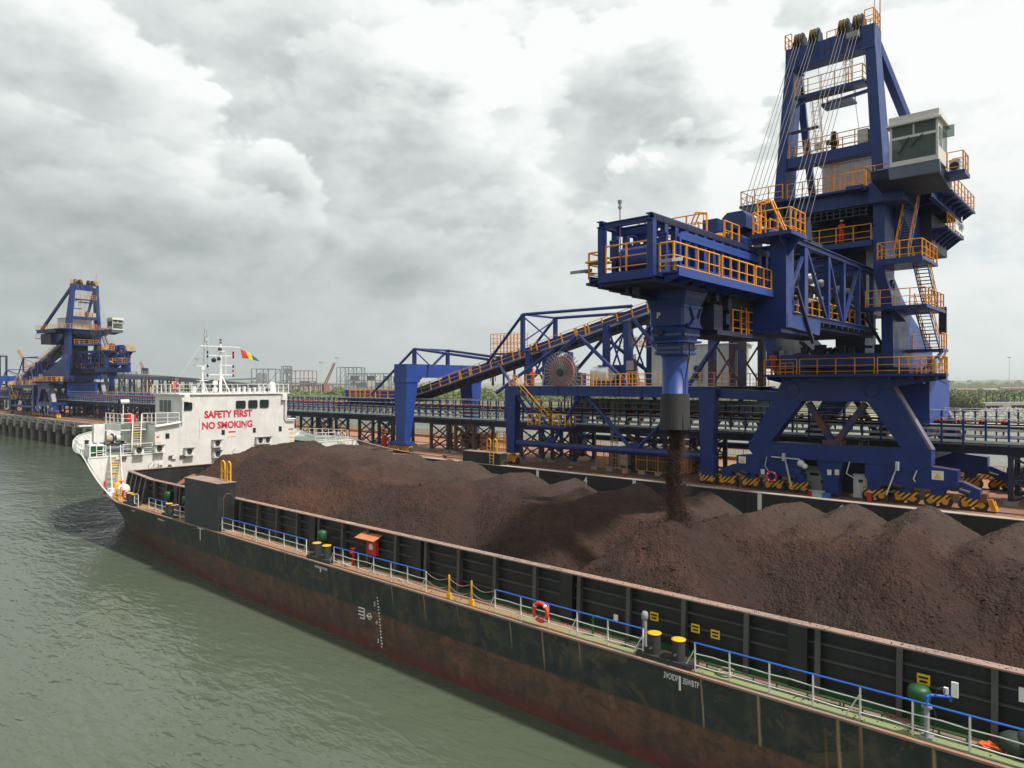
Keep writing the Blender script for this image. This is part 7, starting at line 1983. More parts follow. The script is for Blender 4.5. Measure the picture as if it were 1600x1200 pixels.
# fire extinguisher shaped red bin near the trestle
m = MB(); m.tube((59.6, 76.6, QZ), (59.6, 76.6, QZ + 1.3), .42, 12, .36); m.sph((59.6, 76.6, QZ + 1.35), .3, 8, 5); solo(m, 'fire_point', RED, 'red covered fire point standing by the trestles near the blue portal', 'fire point', org=(59.6, 76.6, QZ))
# red ladder frame leaning by the quay edge
m = MB(); ladder(m, (53.4, 26.6, 5.3), (54.9, 25.5, QZ + .35), .5, (0, 1, 0), None, .03); ladder(m, (53.3, 25.6, 5.3), (54.8, 24.6, QZ + .3), .5, (0, 1, 0), None, .03); solo(m, 'gangway_ladder', REDI, 'rusty red ladder frame leaning over the quay edge beside the bogies', 'ladder')
# yellow fenced guard around the belt take-up
m = MB()
for a, b in (((58.0, 40.8), (58.0, 37.2)), ((58.0, 36.2), (58.0, 31.5)), ((58.0, 31.5), (60.5, 31.5))):
    A, B = V((*a, QZ + .35)), V((*b, QZ + .35)); n = 4
    for i in range(n + 1): q = A.lerp(B, i / n); m.bar(q, q + V((0, 0, 2.0)), .08)
    for h in (0, 1.0, 2.0): m.bar(A + V((0, 0, h)), B + V((0, 0, h)), .07)
    for i in range(16): q = A.lerp(B, i / 16); m.bar(q, q + V((0, 0, 2.0)), .018)
gf = solo(m, 'guard_fence', YELD, 'yellow mesh guard fence on the quay under the conveyor, near the falling ore', 'fence')
for i in range(6):
    m = MB(); y_ = 31.6 + i * 1.8; m.prism([(57.78, QZ), (58.32, QZ), (58.26, QZ + .34), (57.84, QZ + .34)], 1, y_, y_ + .7)
    solo(m, 'footing_block', CONC, 'pale concrete block under the foot of the yellow guard fence', 'block', 'concrete blocks under the guard fence')
m = MB(); m.bx(59.0, 63.5, 32, 40, QZ + .4, QZ + 2.2); m.tube((59, 34, QZ + 1.8), (63.5, 34, QZ + 1.8), .6, 14); m.bar((59.2, 36, QZ + 2.2), (59.2, 38, 9.3), .3); solo(m, 'take_up_machinery', paint('dusty_brown_machine', (.07, .045, .035), rust=.4, amt=1), 'brown dusty belt machinery behind the yellow guard fence', 'machine')
m = MB(); ladder(m, (58.4, 38.9, QZ), (58.6, 38.9, 12.4), .6, (0, 1, 0), (-1, 0, 0), .03); solo(m, 'caged_ladder', GREYP, 'grey caged ladder rising from the quay to the conveyor walkway', 'ladder')
m = MB(); ladder(m, (60.0, 16.6, QZ), (60.0, 16.6, 9.8), .6, (0, 1, 0), (-1, 0, 0), .03); solo(m, 'caged_ladder', GREYP, 'grey caged ladder seen through the loader gantry frame', 'ladder')
# drums of steel and loose scaffold frames near the portal
m = MB(); rng = random.Random(2)
for i in range(3):
    for yy in (58.5 + i * 1.6, 59.8 + i * 1.6):
        m.bar((66, yy, QZ), (66, yy, QZ + 2.4), .06); m.bar((67.2, yy, QZ), (67.2, yy, QZ + 2.4), .06)
for z in (.1, .8, 1.6, 2.4): m.bar((66, 58.4, QZ + z), (66, 63.2, QZ + z), .05); m.bar((67.2, 58.4, QZ + z), (67.2, 63.2, QZ + z), .05)
solo(m, 'scaffold_rack', YELD, 'rusty brown rack of scaffold frames by the far railing', 'rack')
m = MB()
m.loft([[(64.8, 63.6, QZ), (66.8, 63.6, QZ), (66.8, 66, QZ), (64.8, 66, QZ)], [(64.2, 63.0, QZ + 2.2), (67.4, 63.0, QZ + 2.2), (67.4, 66.6, QZ + 2.2), (64.2, 66.6, QZ + 2.2)]]); solo(m, 'hopper', paint('rust_hopper', (.14, .06, .04), rust=.6, amt=1), 'rust brown hopper standing under the conveyor beyond the blue portal', 'hopper')
QBOL = paint('rusty_bollard', (.16, .06, .04), rust=.4, amt=.9)
for y, lb in ((58.4, 'rusty quay bollard with the pale rope around it'), (41, 'rusty quay bollard at the quay edge before the tripper truss')):
    m = MB(); m.lathe((53.95, y, QZ), [(.35, 0), (.35, .06), (.2, .1), (.18, .42), (.3, .5), (.28, .62), (.1, .66)], 16); solo(m, 'quay_bollard', QBOL, lb, 'bollard', org=(53.95, y, QZ))
# hoses / scrap near the right hand buffer
m = MB(); m.bx(66.5, 69.5, 5.5, 8.2, QZ + .6, QZ + 2.0); m.tube((65.5, 6.2, QZ + 1.9), (69, 6.2, QZ + 2.5), .35, 10); m.bar((66, 7.5, QZ + 1.9), (70.5, 5.0, QZ + 3.0), .3); m.path([(67 + .8 * math.cos(i * .8), 6 + .8 * math.sin(i * .8), QZ + 2.4 + i * .03) for i in range(14)], .08, 6)
solo(m, 'cable_guide', BLUED, 'dark tangle of cable guides and hoses at the right end of the loader base', 'machine')
m = MB(); m.bx(66, 66.6, 4.6, 5.2, QZ, QZ + 1.3); m.bar((66.3, 6.8, QZ + .9), (66.3, 3.6, QZ + .9), .12); m.bx(65.9, 66.7, 3.3, 3.8, QZ, QZ + .9); solo(m, 'rear_buffer', YELD, 'orange buffer frame at the right end of the rear crane rail', 'buffer')

# ================================================================== people
def person(loc, face, label, arm='down', seated=False):
    """loc = feet, face = heading in degrees (0 looks along -X)"""
    t = thing('person', label, 'person', loc)
    L = V(loc); Rz = Matrix.Rotation(math.radians(face), 3, 'Z')
    def P(x, y, z): return L + Rz @ V((x, y, z))
    def skin(chains, name, mat, parent, lev=1):
        bm = bmesh.new(); rad = []; idx = {}
        def vert(p, r):
            key = tuple(round(q, 4) for q in p)
            if key not in idx: idx[key] = (bm.verts.new(p), len(rad)); rad.append(r)
            return idx[key][0]
        for ch in chains:
            vs = [vert(p, r) for p, r in ch]
            for a, b in zip(vs, vs[1:]):
                if a is not b and not bm.edges.get((a, b)): bm.edges.new((a, b))
        me = bpy.data.meshes.new('sk'); bm.to_mesh(me); bm.free()
        o = bpy.data.objects.new('sk', me); COL.objects.link(o)
        md = o.modifiers.new('s', 'SKIN'); md.use_smooth_shade = True
        for i, r in enumerate(rad): me.skin_vertices[0].data[i].radius = (r, r)
        me.skin_vertices[0].data[0].use_root = True
        ss = o.modifiers.new('b', 'SUBSURF'); ss.levels = lev; ss.render_levels = lev
        dg = bpy.context.evaluated_depsgraph_get(); ev = o.evaluated_get(dg).to_mesh()
        mb = MB(); 
        mb.add([P(*v.co) for v in ev.vertices], [tuple(p.vertices) for p in ev.polygons], True)
        o.evaluated_get(dg).to_mesh_clear(); bpy.data.objects.remove(o)
        return part(mb, name, mat, parent)
    d = -.42 if seated else 0
    hip, kn = (.0, 0, .92 + d), .5
    def legs(o_, r, foot=True):
        out = []
        for s_ in (-1, 1):
            if seated: ch = [(hip, .13 * r), ((-.02, s_ * .1, .88 + d), .095 * r), ((-.42, s_ * .12, .9 + d), .07 * r), ((-.44, s_ * .12, .48 + d), .055 * r), ((-.44, s_ * .12, .1 + d + .4), .045 * r)]
            else: ch = [(hip, .13 * r), ((0, s_ * .095, .86), .095 * r), ((-.02, s_ * .1, .48), .066 * r), ((0, s_ * .105, .09), .05 * r)] + ([((-.13, s_ * .115, .04), .04 * r)] if foot else [])
            out.append(ch)
        return out
    hands = []
    def arms(r):
        out = []
        for s_ in (-1, 1):
            sh_ = (0, s_ * .19, 1.42 + d)
            if arm == 'rail' or seated: el, wr = (-.12, s_ * .24, 1.16 + d), (-.33, s_ * .17, 1.14 + d)
            elif arm == 'point' and s_ > 0: el, wr = (-.2, s_ * .24, 1.3), (-.42, s_ * .2, 1.33)
            else: el, wr = (.02, s_ * .25, 1.14), (-.05, s_ * .27, .9)
            out.append([((0, 0, 1.36 + d), .14 * r), (sh_, .075 * r), (el, .05 * r), (wr, .038 * r)]); hands.append((wr, el, s_))
        return out
    torso = lambda r: [[(hip, .13 * r), ((0, 0, 1.12 + d), .125 * r), ((0, 0, 1.36 + d), .14 * r), ((0, 0, 1.5 + d), .055 * r)]]
    body = skin(torso(.85) + legs(0, .85) + arms(.85) + [[((0, 0, 1.5 + d), .045), ((-.01, 0, 1.58 + d), .07), ((-.015, 0, 1.68 + d), .085), ((0, 0, 1.76 + d), .06)], [((-.015, 0, 1.66 + d), .085), ((-.105, 0, 1.63 + d), .016)], [((-.015, 0, 1.66 + d), .085), ((-.01, .092, 1.65 + d), .018)], [((-.015, 0, 1.66 + d), .085), ((-.01, -.092, 1.65 + d), .018)]]
          + [[(w_, .03)] + [(tuple(V(w_) + (V(w_) - V(e_)).normalized() * .05), .034)] for w_, e_, s_ in hands]
          + [[(tuple(V(w_) + (V(w_) - V(e_)).normalized() * .05), .034), (tuple(V(w_) + (V(w_) - V(e_)).normalized() * .10 + V((0, (k - 1.5) * .02, 0))), .009), (tuple(V(w_) + (V(w_) - V(e_)).normalized() * (.16 + (.012 if k in (1, 2) else 0)) + V((-.02, (k - 1.5) * .022, -.02))), .008)] for w_, e_, s_ in hands for k in range(4)]
          + [[(tuple(V(w_) + (V(w_) - V(e_)).normalized() * .05), .034), (tuple(V(w_) + (V(w_) - V(e_)).normalized() * .09 + V((-.03, -s_ * .045, 0))), .009)] for w_, e_, s_ in hands], 'body', SKIN, t)
    hands.clear()
    skin(torso(1.05) + legs(0, 1.08, False) + arms(1.1), 'coverall', ORGCLOTH, t)
    m = MB(); c = P(-.01, 0, 1.72 + d); m.lathe((c.x, c.y, c.z), [(.135, -.02), (.125, .02), (.11, .08), (.06, .125), (.01, .135)], 16); q = P(-.12, 0, 1.705 + d); m.tube((q.x, q.y, q.z - .01), (q.x, q.y, q.z + .01), .06, 10)
    part(m, 'helmet', WHITEP if 'white' in label else RED if 'red helmet' in label else BLACKP, t)
    for s_ in (-1, 1):
        f = (-.04, s_ * .105, .04) if not seated else (-.5, s_ * .12, .45 + d)
        m = MB(); A, B = P(f[0] + .09, f[1], f[2] + .01), P(f[0] - .12, f[1], f[2]); m.bar(A, B, .1, .09); part(m, 'boot', BLACKP, t)
    return t
person((54.72, 21.75, 14.92), 20, 'person in red orange coverall and dark cap standing at the loader platform corner rail', 'rail')
person((55.3, 16.9, 24.5), 0, 'person in red coverall and white helmet behind the rail high between the tower legs', 'rail')
person((57.2, 48.4, 14.02), 30, 'person in bright orange coverall and red helmet at the top of the yellow stair', 'rail')
person((52.9, 11.2, 28.62 + .42), 0, 'person in red coverall sitting inside the glazed operator cab', 'rail', True)
m = MB(); m.bx(52.75, 53.2, 10.95, 11.45, 28.95, 29.12); m.bx(53.15, 53.25, 10.95, 11.45, 29.1, 29.8); m.tube((52.98, 11.2, 28.6), (52.98, 11.2, 28.96), .06, 8); part(m, 'operator_seat', BLACKP, cab)
buoy((55.35, 22.15, 6.9), (1, 0, 0), 'red lifebuoy hung on the blue beam between the loader bogies', .36)
buoy((60.2, 77.6, 8.0), (1, 0, 0), 'red lifebuoy hung on the dark trestle near the blue portal', .36)
# ================================================================== background
def px2(f, px, z=0):
    """bearing helper used while laying the far shore out: metres ahead, metres to the side of the view axis"""
    r = (px - 800) / 1109 * f
    return (r * math.cos(TH) + f * math.sin(TH), f * math.cos(TH) - r * math.sin(TH), z)
# elevated conveyor bridge running ashore behind the far loader
br = thing('conveyor_bridge', 'long dark elevated conveyor bridge on braced legs running ashore beyond the wheelhouse', 'bridge', (92, 286, 0))
BP = [(78, 246, 17.2), (92, 282, 17.6), (150, 372, 17.4), (225, 480, 16.2), (310, 600, 14.4), (370, 690, 12.5)]
m = MB()
for a, b in zip(BP, BP[1:]):
    m.bar(a, b, 5.0, .5); 
    A, B = V(a), V(b)
    d = (B - A); d.z = 0; n = V((-d.y, d.x, 0)).normalized() * 2.4
    for s_ in (-1, 1): m.bar(A + n * s_ + V((0, 0, -.6)), B + n * s_ + V((0, 0, -.6)), .4, 1.4)
part(m, 'deck_girder', BLUED, br)
m = MB()
for a, b in zip(BP, BP[1:]):
    m.bar(V(a) + V((0, 0, .8)), V(b) + V((0, 0, .8)), 4.4, .35)
part(m, 'belt_cover', GREYP, br)
for a, b in zip(BP, BP[1:]):
    A, B = V(a), V(b); L = (B - A).length; n_ = max(1, int(L / 34))
    for i in range(n_):
        q = A.lerp(B, (i + .5) / n_); d = (B - A).normalized(); sd = V((-d.y, d.x, 0)).normalized()
        m = MB(); zb = 0 if shore(q.y) > q.x else 1.5
        for e in (-4, 4):
            for s_ in (-2.3, 2.3): m.bar(q + d * e + sd * s_ + V((0, 0, -q.z - 1)), q + d * e + sd * s_ + V((0, 0, -1)), .55)
        for s_ in (-2.3, 2.3):
            for k in range(3):
                z0 = -q.z + k * q.z / 3; z1 = -q.z + (k + 1) * q.z / 3 - .8
                m.bar(q + d * -4 + sd * s_ + V((0, 0, z0)), q + d * 4 + sd * s_ + V((0, 0, z1)), .3); m.bar(q + d * 4 + sd * s_ + V((0, 0, z0)), q + d * -4 + sd * s_ + V((0, 0, z1)), .3)
        part(m, 'braced_leg', BLUED, br)
for c_, d_ in (((95, 287, 18.2), 0), ((126, 336, 18.0), 1)):
    m = MB(); A = V(c_); dd = V((.54, .84, 0)); 
    for i in range(5):
        q = A + dd * (i * 3.0)
        m.bar(q, q + V((0, 0, 3.2)), .35)
        if i < 4:
            q2 = A + dd * ((i + 1) * 3.0); m.path([q + V((0, 0, 1.6)), q.lerp(q2, .2) + V((0, 0, 2.7)), q.lerp(q2, .5) + V((0, 0, 3.1)), q.lerp(q2, .8) + V((0, 0, 2.7)), q2 + V((0, 0, 1.6))], .2, 5)
    m.bar(A + V((0, 0, 3.3)), A + dd * 12 + V((0, 0, 3.3)), .5); part(m, 'arched_frame', BLUED, br)

# industrial plant on the far shore: each building its own frame
def plant(f, pxa, pxb, ztop, label, mat, nfl=3, roof=True, seed=1, panels=.3):
    rng = random.Random(seed)
    a = V(px2(f, pxa, 2)); b = V(px2(f, pxb, 2)); d = (b - a); L = d.length; d.normalize(); n = V((-d.y, d.x, 0)) * -1; dep = min(L * .6, 22)
    t = thing('plant_building', label, 'building', a.lerp(b, .5))
    nb = max(2, int(L / 9)); m = MB()
    for i in range(nb + 1):
        for k in (0, 1):
            q = a + d * (L * i / nb) + n * (dep * k); m.bar(q, V((q.x, q.y, ztop)), .7)
            if i < nb:
                q2 = a + d * (L * (i + 1) / nb) + n * (dep * k)
                for j in range(1, nfl + 1): z = 2 + (ztop - 2) * j / nfl; m.bar(V((q.x, q.y, z)), V((q2.x, q2.y, z)), .6)
                if rng.random() < .6: m.bar(V((q.x, q.y, 2)), V((q2.x, q2.y, 2 + (ztop - 2) / nfl)), .4)
                if rng.random() < .6: m.bar(V((q.x, q.y, 2 + (ztop - 2) * (nfl - 1) / nfl)), V((q2.x, q2.y, ztop)), .4)
    part(m, 'steel_frame', mat, t)
    m = MB()
    for i in range(nb):
        for j in range(nfl):
            if rng.random() < panels:
                q = a + d * (L * i / nb) + n * 1.5; q2 = a + d * (L * (i + .95) / nb) + n * 1.5; z0 = 2 + (ztop - 2) * j / nfl; z1 = 2 + (ztop - 2) * (j + .7) / nfl
                m.bar(V((q.x, q.y, (z0 + z1) / 2)), V((q2.x, q2.y, (z0 + z1) / 2)), .6, z1 - z0)
    if m.v: part(m, 'wall_panel', FARSTEEL if mat is not FARSTEEL else GREYP, t)
    if roof:
        m = MB(); c = a.lerp(b, .5) + n * dep / 2; m.bar(V((*(a + n * dep / 2).xy, ztop + .3)), V((*(b + n * dep / 2).xy, ztop + .3)), dep, .5); part(m, 'roof', GREYP, t)
    return t
plant(760, 401, 438, 30, 'dark open steel frame building on the far shore behind the wheelhouse roof', FARSTEEL, 2, False, 4, .25)
plant(800, 443, 456, 34, 'slim grey stack of vessels between plant frames on the far shore', FARSTEEL, 4, False, 5, .7)
plant(860, 456, 495, 30, 'long reddish gantry building on the far shore right of the wheelhouse', FARRED, 3, False, 6, .35)
plant(820, 532, 570, 33, 'tall open dark frame building on the far shore left of the blue portal', FARSTEEL, 2, False, 7, .15)
plant(900, 548, 612, 27, 'long low dark plant building on the far shore behind the blue portal', FARSTEEL, 3, True, 8, .5)
plant(980, 612, 640, 24, 'low grey plant shed on the far shore beside the blue portal leg', FARSTEEL, 2, True, 9, .5)
plant(300, -14, 10, 26, 'dark roofed open transfer tower at the left edge behind the far tripper', BLUED, 2, True, 10, .2)
plant(700, 186, 214, 26, 'dark frame plant far behind the far loader chute', FARSTEEL, 2, False, 12, .3)
# low overland conveyor between the plants
m = MB()
a, b = V(px2(760, 300, 12)), V(px2(900, 520, 12.5))
m.bar(a, b, 3, 1.2); 
for i in range(26): q = a.lerp(b, i / 25); m.bar((q.x, q.y, 2), q, .8); m.bar((q.x + 5, q.y, 2), q, .5)
m.bar(V(px2(700, 320, 17)), V(px2(760, 400, 20)), 3, 1.5); m.bar(V(px2(820, 455, 15)), V(px2(980, 560, 13)), 3, 1.6)
solo(m, 'overland_conveyor', FARSTEEL, 'thin grey overland conveyor line on the far shore behind the wheelhouse', 'conveyor')
def lampmast(f, px, zt, label):
    q = V(px2(f, px, 1.5)); t = thing('light_mast', label, 'light mast', q, 'tall light masts on the far shore')
    m = MB(); m.tube(q, (q.x, q.y, zt), .28, 8, .12); part(m, 'pole', LGREY, t)
    m = MB(); m.bx(q.x - 1.3, q.x + 1.3, q.y - 1.3, q.y + 1.3, zt, zt + .6); part(m, 'lamp_head', GREYP, t)
lampmast(540, 308, 33, 'light mast standing just left of the wheelhouse radar'); lampmast(560, 502, 31, 'left one of a close pair of tall light masts right of the flag'); lampmast(600, 527, 36, 'right one of a close pair of tall light masts right of the flag'); lampmast(330, 485, 14.8, 'short light pole rising behind the quay conveyor right of the wheelhouse'); lampmast(380, 556, 15, 'short light pole left of the blue portal'); lampmast(700, 1577, 40, 'faint thin mast at the right above the far trees')
lampmast(420, 1488, 15.5, 'short dark lamp post right of the loader platform')
def crane(f, px0, z0, px1, z1, label, mat):
    a, b = V(px2(f, px0, z0)), V(px2(f, px1, z1)); t = thing('boom_crane', label, 'crane', (a.x, a.y, 2), 'boom cranes on the far shore')
    m = MB(); d = (b - a).normalized(); s_ = d.cross(V((0, 0, 1))).normalized() * 1.1; u = s_.cross(d).normalized() * 1.0
    for k in (s_ + u, s_ - u, -s_ + u, -s_ - u): m.bar(a + k, b + k * .5, .38)
    n = 12
    for i in range(n):
        p, q = a.lerp(b, i / n), a.lerp(b, (i + 1) / n); m.bar(p + s_ + u, q - s_ + u, .25); m.bar(p - s_ - u, q - s_ + u, .25); m.bar(p + s_ - u, q + s_ + u, .25)
    part(m, 'lattice_boom', mat, t)
    m = MB(); m.bx(a.x - 3, a.x + 3, a.y - 3, a.y + 3, 4, max(z0, 7)); m.bx(a.x - 4, a.x + 4, a.y - 4, a.y + 4, 1.5, 3.8); part(m, 'crane_body', mat, t)
crane(560, 54, 18, 28, 41, 'pale orange crane boom leaning left beside the far loader', FAROR); crane(640, 232, 19, 219, 34, 'pale orange crane boom leaning left between far loader and wheelhouse', FAROR); crane(640, 508, 14, 523, 33, 'red lattice crane boom leaning right beside the light mast pair', FARRED)
crane(520, 997, 16, 991, 36, 'thin red crane jib seen under the rising belt bridge', FARRED); crane(700, 1446, 6, 1478, 46, 'faint red lattice crane boom right of the loader platform', FARRED)
# lattice radio tower behind the masts
q = V(px2(470, 322, 1.5)); m = MB(); zt = 51
for i in range(15):
    z0, z1 = 1.5 + (zt - 1.5) * i / 15, 1.5 + (zt - 1.5) * (i + 1) / 15; w0, w1 = 1.9 - 1.3 * i / 15, 1.9 - 1.3 * (i + 1) / 15
    cs = [(1, 1), (1, -1), (-1, -1), (-1, 1)]
    for k in range(4):
        a, b = cs[k], cs[(k + 1) % 4]
        m.bar((q.x + a[0] * w0, q.y + a[1] * w0, z0), (q.x + a[0] * w1, q.y + a[1] * w1, z1), .28); m.bar((q.x + a[0] * w0, q.y + a[1] * w0, z0), (q.x + b[0] * w1, q.y + b[1] * w1, z1), .2); m.bar((q.x + a[0] * w1, q.y + a[1] * w1, z1), (q.x + b[0] * w1, q.y + b[1] * w1, z1), .2)
m.tube((q.x, q.y, zt), (q.x, q.y, zt + 6), .12, 6); m.bx(q.x - 1, q.x + 1, q.y - 1, q.y + 1, 43, 44.5)
for z in (38, 40, 46): m.tube((q.x - 1.4, q.y, z), (q.x - 1.4, q.y, z + 1.6), .5, 8)
solo(m, 'lattice_tower', LGREY, 'tall grey lattice radio tower behind the wheelhouse mast', 'tower', org=(q.x, q.y, 1.5))
# concrete jetty with steel frames at the right
jt = thing('concrete_jetty', 'grey concrete jetty under construction with open steel frames on it, at the right', 'jetty', (*px2(360, 1550)[:2], 0))
a, b = V(px2(345, 1500, 4.4)), V(px2(372, 1690, 4.4)); d = (b - a); L = d.length; d.normalize(); n = V((-d.y, d.x, 0))
m = MB()
m.bar(a, b, 9, 1.4)
for i in range(5):
    q = a.lerp(b, (i + .06) / 4.4); m.bar(V((q.x, q.y, 0)), V((q.x, q.y, 4.2)), 2.6)
    m.bar(q + V((0, 0, -1.5)), q + d * 3 + V((0, 0, -1.4)), 8, 2.6)
part(m, 'deck_slab', CONC, jt)
m = MB(); rng = random.Random(4); s0 = a - d * 30
for i in range(15):
    q = s0 + d * (i * 9.5); q.z = 5.2
    for e in (0, 4.2): m.bar(q + d * e, q + d * e + V((0, 0, 4.0)), .4)
    m.bar(q + V((0, 0, 4.0)), q + d * 4.2 + V((0, 0, 4.0)), .4)
    if i % 3 == 0: m.bar(q + V((0, 0, 3.8)), q + d * 4.2 + V((0, 0, .2)), .3); m.bar(q + V((0, 0, .8)) - d * 2, q + d * 6 + V((0, 0, .8)), .5, 1.2)
part(m, 'steel_frame', BLUED, jt)
# rubble bank
m = MB(); rng = random.Random(8)
for i in range(1500):
    px = rng.uniform(1395, 1640); f = rng.uniform(250, 335); q = px2(f, px, 0)
    z = .6 + (f - 250) * .02 + rng.random() * .6; r = rng.uniform(.35, 1.3)
    vs = []
    for dd in ((1, 0, 0), (-1, 0, 0), (0, 1, 0), (0, -1, 0), (0, 0, 1), (0, 0, -1)):
        k_ = r * rng.uniform(.6, 1.3); vs.append((q[0] + dd[0] * k_, q[1] + dd[1] * k_, z + dd[2] * k_ * .7))
    m.add(vs, [(0, 2, 4), (2, 1, 4), (1, 3, 4), (3, 0, 4), (2, 0, 5), (1, 2, 5), (3, 1, 5), (0, 3, 5)])
tag(part(m, 'rubble', RUBB), 'pale rubble bank at the waterline beyond the conveyor on the right', 'rubble', kind='stuff')
m = MB()
p_ = [px2(248, 1330, .35), px2(235, 1700, .35), px2(300, 1720, 1.6), px2(330, 1330, 1.6)]
m.add([*p_, *[(x, y, -1) for x, y, z in p_]], [(0, 1, 2, 3), (4, 7, 6, 5), (0, 4, 5, 1), (1, 5, 6, 2), (2, 6, 7, 3), (3, 7, 4, 0)])
struct(m, 'beach', flat('pale_sand', (.38, .33, .22), .95))
# trees: leaf cards through an irregular crown
def leafcloud(m, c, R, H, n, size, rng, lobes):
    for i in range(n):
        lb = lobes[rng.randrange(len(lobes))]
        while True:
            x, y, z = rng.uniform(-1, 1), rng.uniform(-1, 1), rng.uniform(-1, 1)
            dd = x * x + y * y + z * z
            if dd < 1 and (dd > .35 or rng.random() < .3): break
        p = V((c[0] + lb[0] * R + x * lb[3] * R, c[1] + lb[1] * R + y * lb[3] * R, c[2] + lb[2] * H + z * lb[3] * H * .75))
        nrm = V((rng.gauss(0, 1), rng.gauss(0, 1), rng.gauss(.5, 1))).normalized(); u = nrm.orthogonal().normalized(); v = nrm.cross(u)
        a = rng.uniform(0, 6.28); u, v = u * math.cos(a) + v * math.sin(a), v * math.cos(a) - u * math.sin(a)
        s_ = size * rng.uniform(.6, 1.4)
        m.add([p - u * s_, p + v * s_ * .55, p + u * s_, p - v * s_ * .55], [(0, 1, 2, 3)])
def tree(f, px, H, R, label, mat, seed, n=1500, sz=.45, group='mangrove trees on the far bank'):
    rng = random.Random(seed); q = px2(f, px, 1.0)
    t = thing('mangrove_tree', label, 'tree', q, group)
    m = MB(); lobes = [(rng.uniform(-.6, .6), rng.uniform(-.6, .6), rng.uniform(.25, .85), rng.uniform(.28, .5)) for i in range(9)]
    m.tube(q, (q[0], q[1], q[2] + H * .45), .3, 7, .2)
    for lb in lobes: m.tube((q[0], q[1], q[2] + H * .35), (q[0] + lb[0] * R, q[1] + lb[1] * R, q[2] + lb[2] * H), .14, 5, .05)
    for k in range(5): a = k * 1.3; m.tube((q[0], q[1], q[2] + 1.2), (q[0] + 1.5 * math.cos(a), q[1] + 1.5 * math.sin(a), q[2] - .6), .1, 5, .07)
    part(m, 'trunk', TRUNK, t)
    m = MB(); leafcloud(m, q, R, H, n, sz, rng, lobes); part(m, 'crown', mat, t)
T_ = [(285, 1452, 10.5, 6.5, 'broad grey green mangrove right behind the loader hopper'), (292, 1478, 9.5, 6.5, 'grey green mangrove second from the loader hopper'), (300, 1503, 8.0, 6.0, 'lower spreading mangrove third from the loader hopper'), (310, 1524, 5.5, 5, 'small mangrove between the spreading one and the concrete jetty'), (320, 1430, 8.5, 6, 'mangrove partly hidden behind the blue loader hopper')]
for i, (f, px, H, R, lb) in enumerate(T_): tree(f, px, H, R, lb, LEAF2 if i != 4 else LEAF, 20 + i, 2600, .42)
# thicket belt that reads as one mass
m = MB(); rng = random.Random(31)
def thick(n, fa, fb, pa, pb, h, sz):
    for i in range(n):
        f = rng.uniform(fa, fb); px = rng.uniform(pa, pb); hh = h * (.55 + .9 * noise.noise(V((px * .035, f * .012, 2))) ** 2 + .35 * noise.noise(V((px * .12, f * .03, 5))))
        z = 1.5 + hh * rng.random() ** .6
        x, y, _ = px2(f, px)
        nrm = V((rng.gauss(0, 1), rng.gauss(0, 1), rng.gauss(.8, 1))).normalized(); u = nrm.orthogonal().normalized(); v = nrm.cross(u); s_ = sz * rng.uniform(.6, 1.5); p = V((x, y, z))
        m.add([p - u * s_, p + v * s_ * .6, p + u * s_, p - v * s_ * .6], [(0, 1, 2, 3)])
thick(26000, 500, 690, 425, 1040, 9.5, .95); thick(9000, 420, 560, 1040, 1660, 7.0, .8); thick(7000, 600, 900, 1380, 1700, 9, 1.2); thick(4000, 470, 560, 180, 430, 8, 1.0); thick(5000, 900, 1500, -60, 430, 10, 1.8)
tag(part(m, 'mangrove_thicket', LEAF), 'green mangrove thicket in a belt along the far shore', 'thicket', kind='stuff')
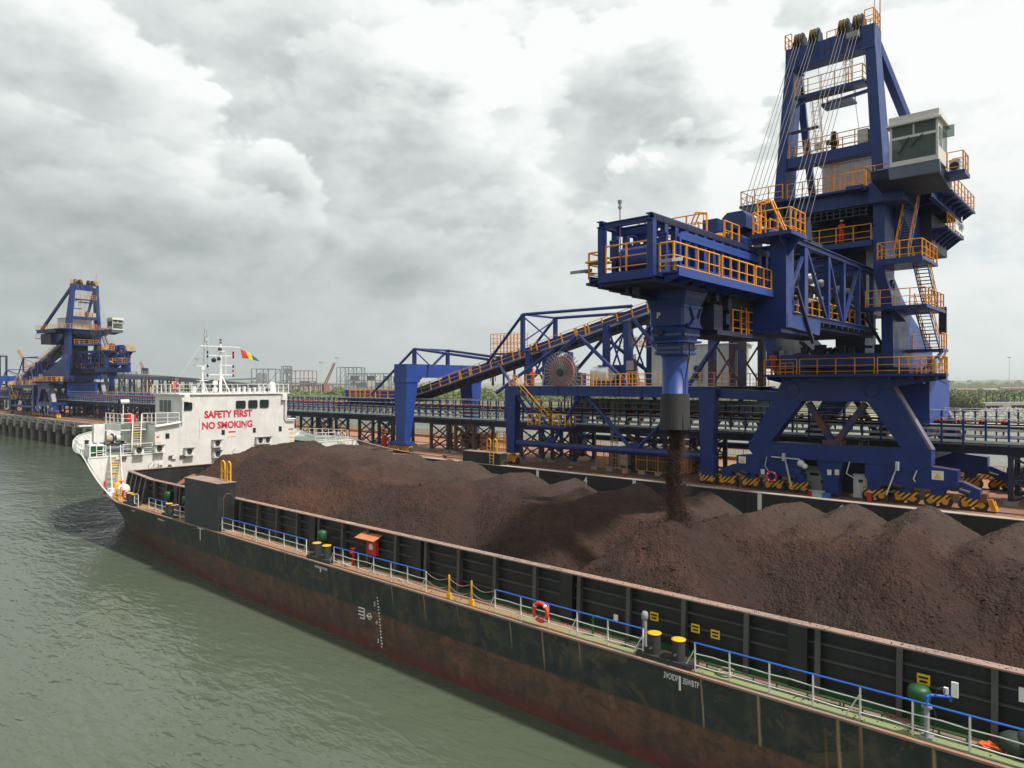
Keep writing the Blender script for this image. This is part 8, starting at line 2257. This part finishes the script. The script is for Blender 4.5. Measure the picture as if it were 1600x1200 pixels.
# far trees and low sheds toward the right horizon
m = MB(); 
for i in range(9000):
    f = rng.uniform(1500, 3600); px = rng.uniform(1380, 1720); x, y, _ = px2(f, px); h = 4 + 16 * max(0, noise.noise(V((px * .06, f * .003, 1))) + .35); z = 4 + h * rng.random()
    s_ = rng.uniform(1.5, 4.5); u = V((math.cos(TH), -math.sin(TH), 0)); p = V((x, y, z)); v = V((.3 * rng.random(), 0, 1)).normalized()
    m.add([p - u * s_, p + v * s_ * .7, p + u * s_, p - v * s_ * .7], [(0, 1, 2, 3)])
tag(part(m, 'far_woodland', LEAF2), 'hazy dark woodland far off at the right horizon', 'woodland', kind='stuff')
for i, (f, pa, pb, h, mt, lb) in enumerate(((820, 1492, 1524, 4.5, paint('dull_red_roof', (.22, .11, .09)), 'long low red roofed shed far off at the right'), (880, 1534, 1560, 4, GREYP, 'low pale shed beyond the mangroves at the right'), (1000, 1560, 1600, 5, paint('dull_brown_roof', (.22, .13, .10)), 'reddish low shed at the right edge beyond the jetty'))):
    a, b = V(px2(f, pa, 3)), V(px2(f, pb, 3)); t = thing('shed', lb, 'shed', a.lerp(b, .5), 'low sheds on the far shore')
    m = MB(); m.bar(a + V((0, 0, h / 2)), b + V((0, 0, h / 2)), 14, h); part(m, 'wall', GREYP, t)
    m = MB(); d = (b - a).normalized(); n = V((-d.y, d.x, 0)) * 8
    A, B = a + V((0, 0, h)), b + V((0, 0, h)); r1, r2 = A + V((0, 0, 1.6)), B + V((0, 0, 1.6))
    m.add([A - n, B - n, B + n, A + n, r1, r2], [(0, 1, 5, 4), (2, 3, 4, 5), (0, 4, 3), (1, 2, 5), (3, 2, 1, 0)]); part(m, 'roof', mt, t)
# moist air
if HAZE > 0:
    m = MB(); m.bx(-2500, 8000, -3000, 8500, -2.0, 75)
    mt = bpy.data.materials.new('moist_air'); mt.use_nodes = True; nt = mt.node_tree; nt.nodes.clear(); k = N(nt)
    o_ = k.n('ShaderNodeOutputMaterial'); vp = k.n('ShaderNodeVolumePrincipled'); vp.inputs['Color'].default_value = (.86, .9, .9, 1); vp.inputs['Density'].default_value = HAZE; vp.inputs['Anisotropy'].default_value = .2
    k.l(vp.outputs[0], o_.inputs['Volume'])
    hz = struct(m, 'haze', mt, 'stuff')
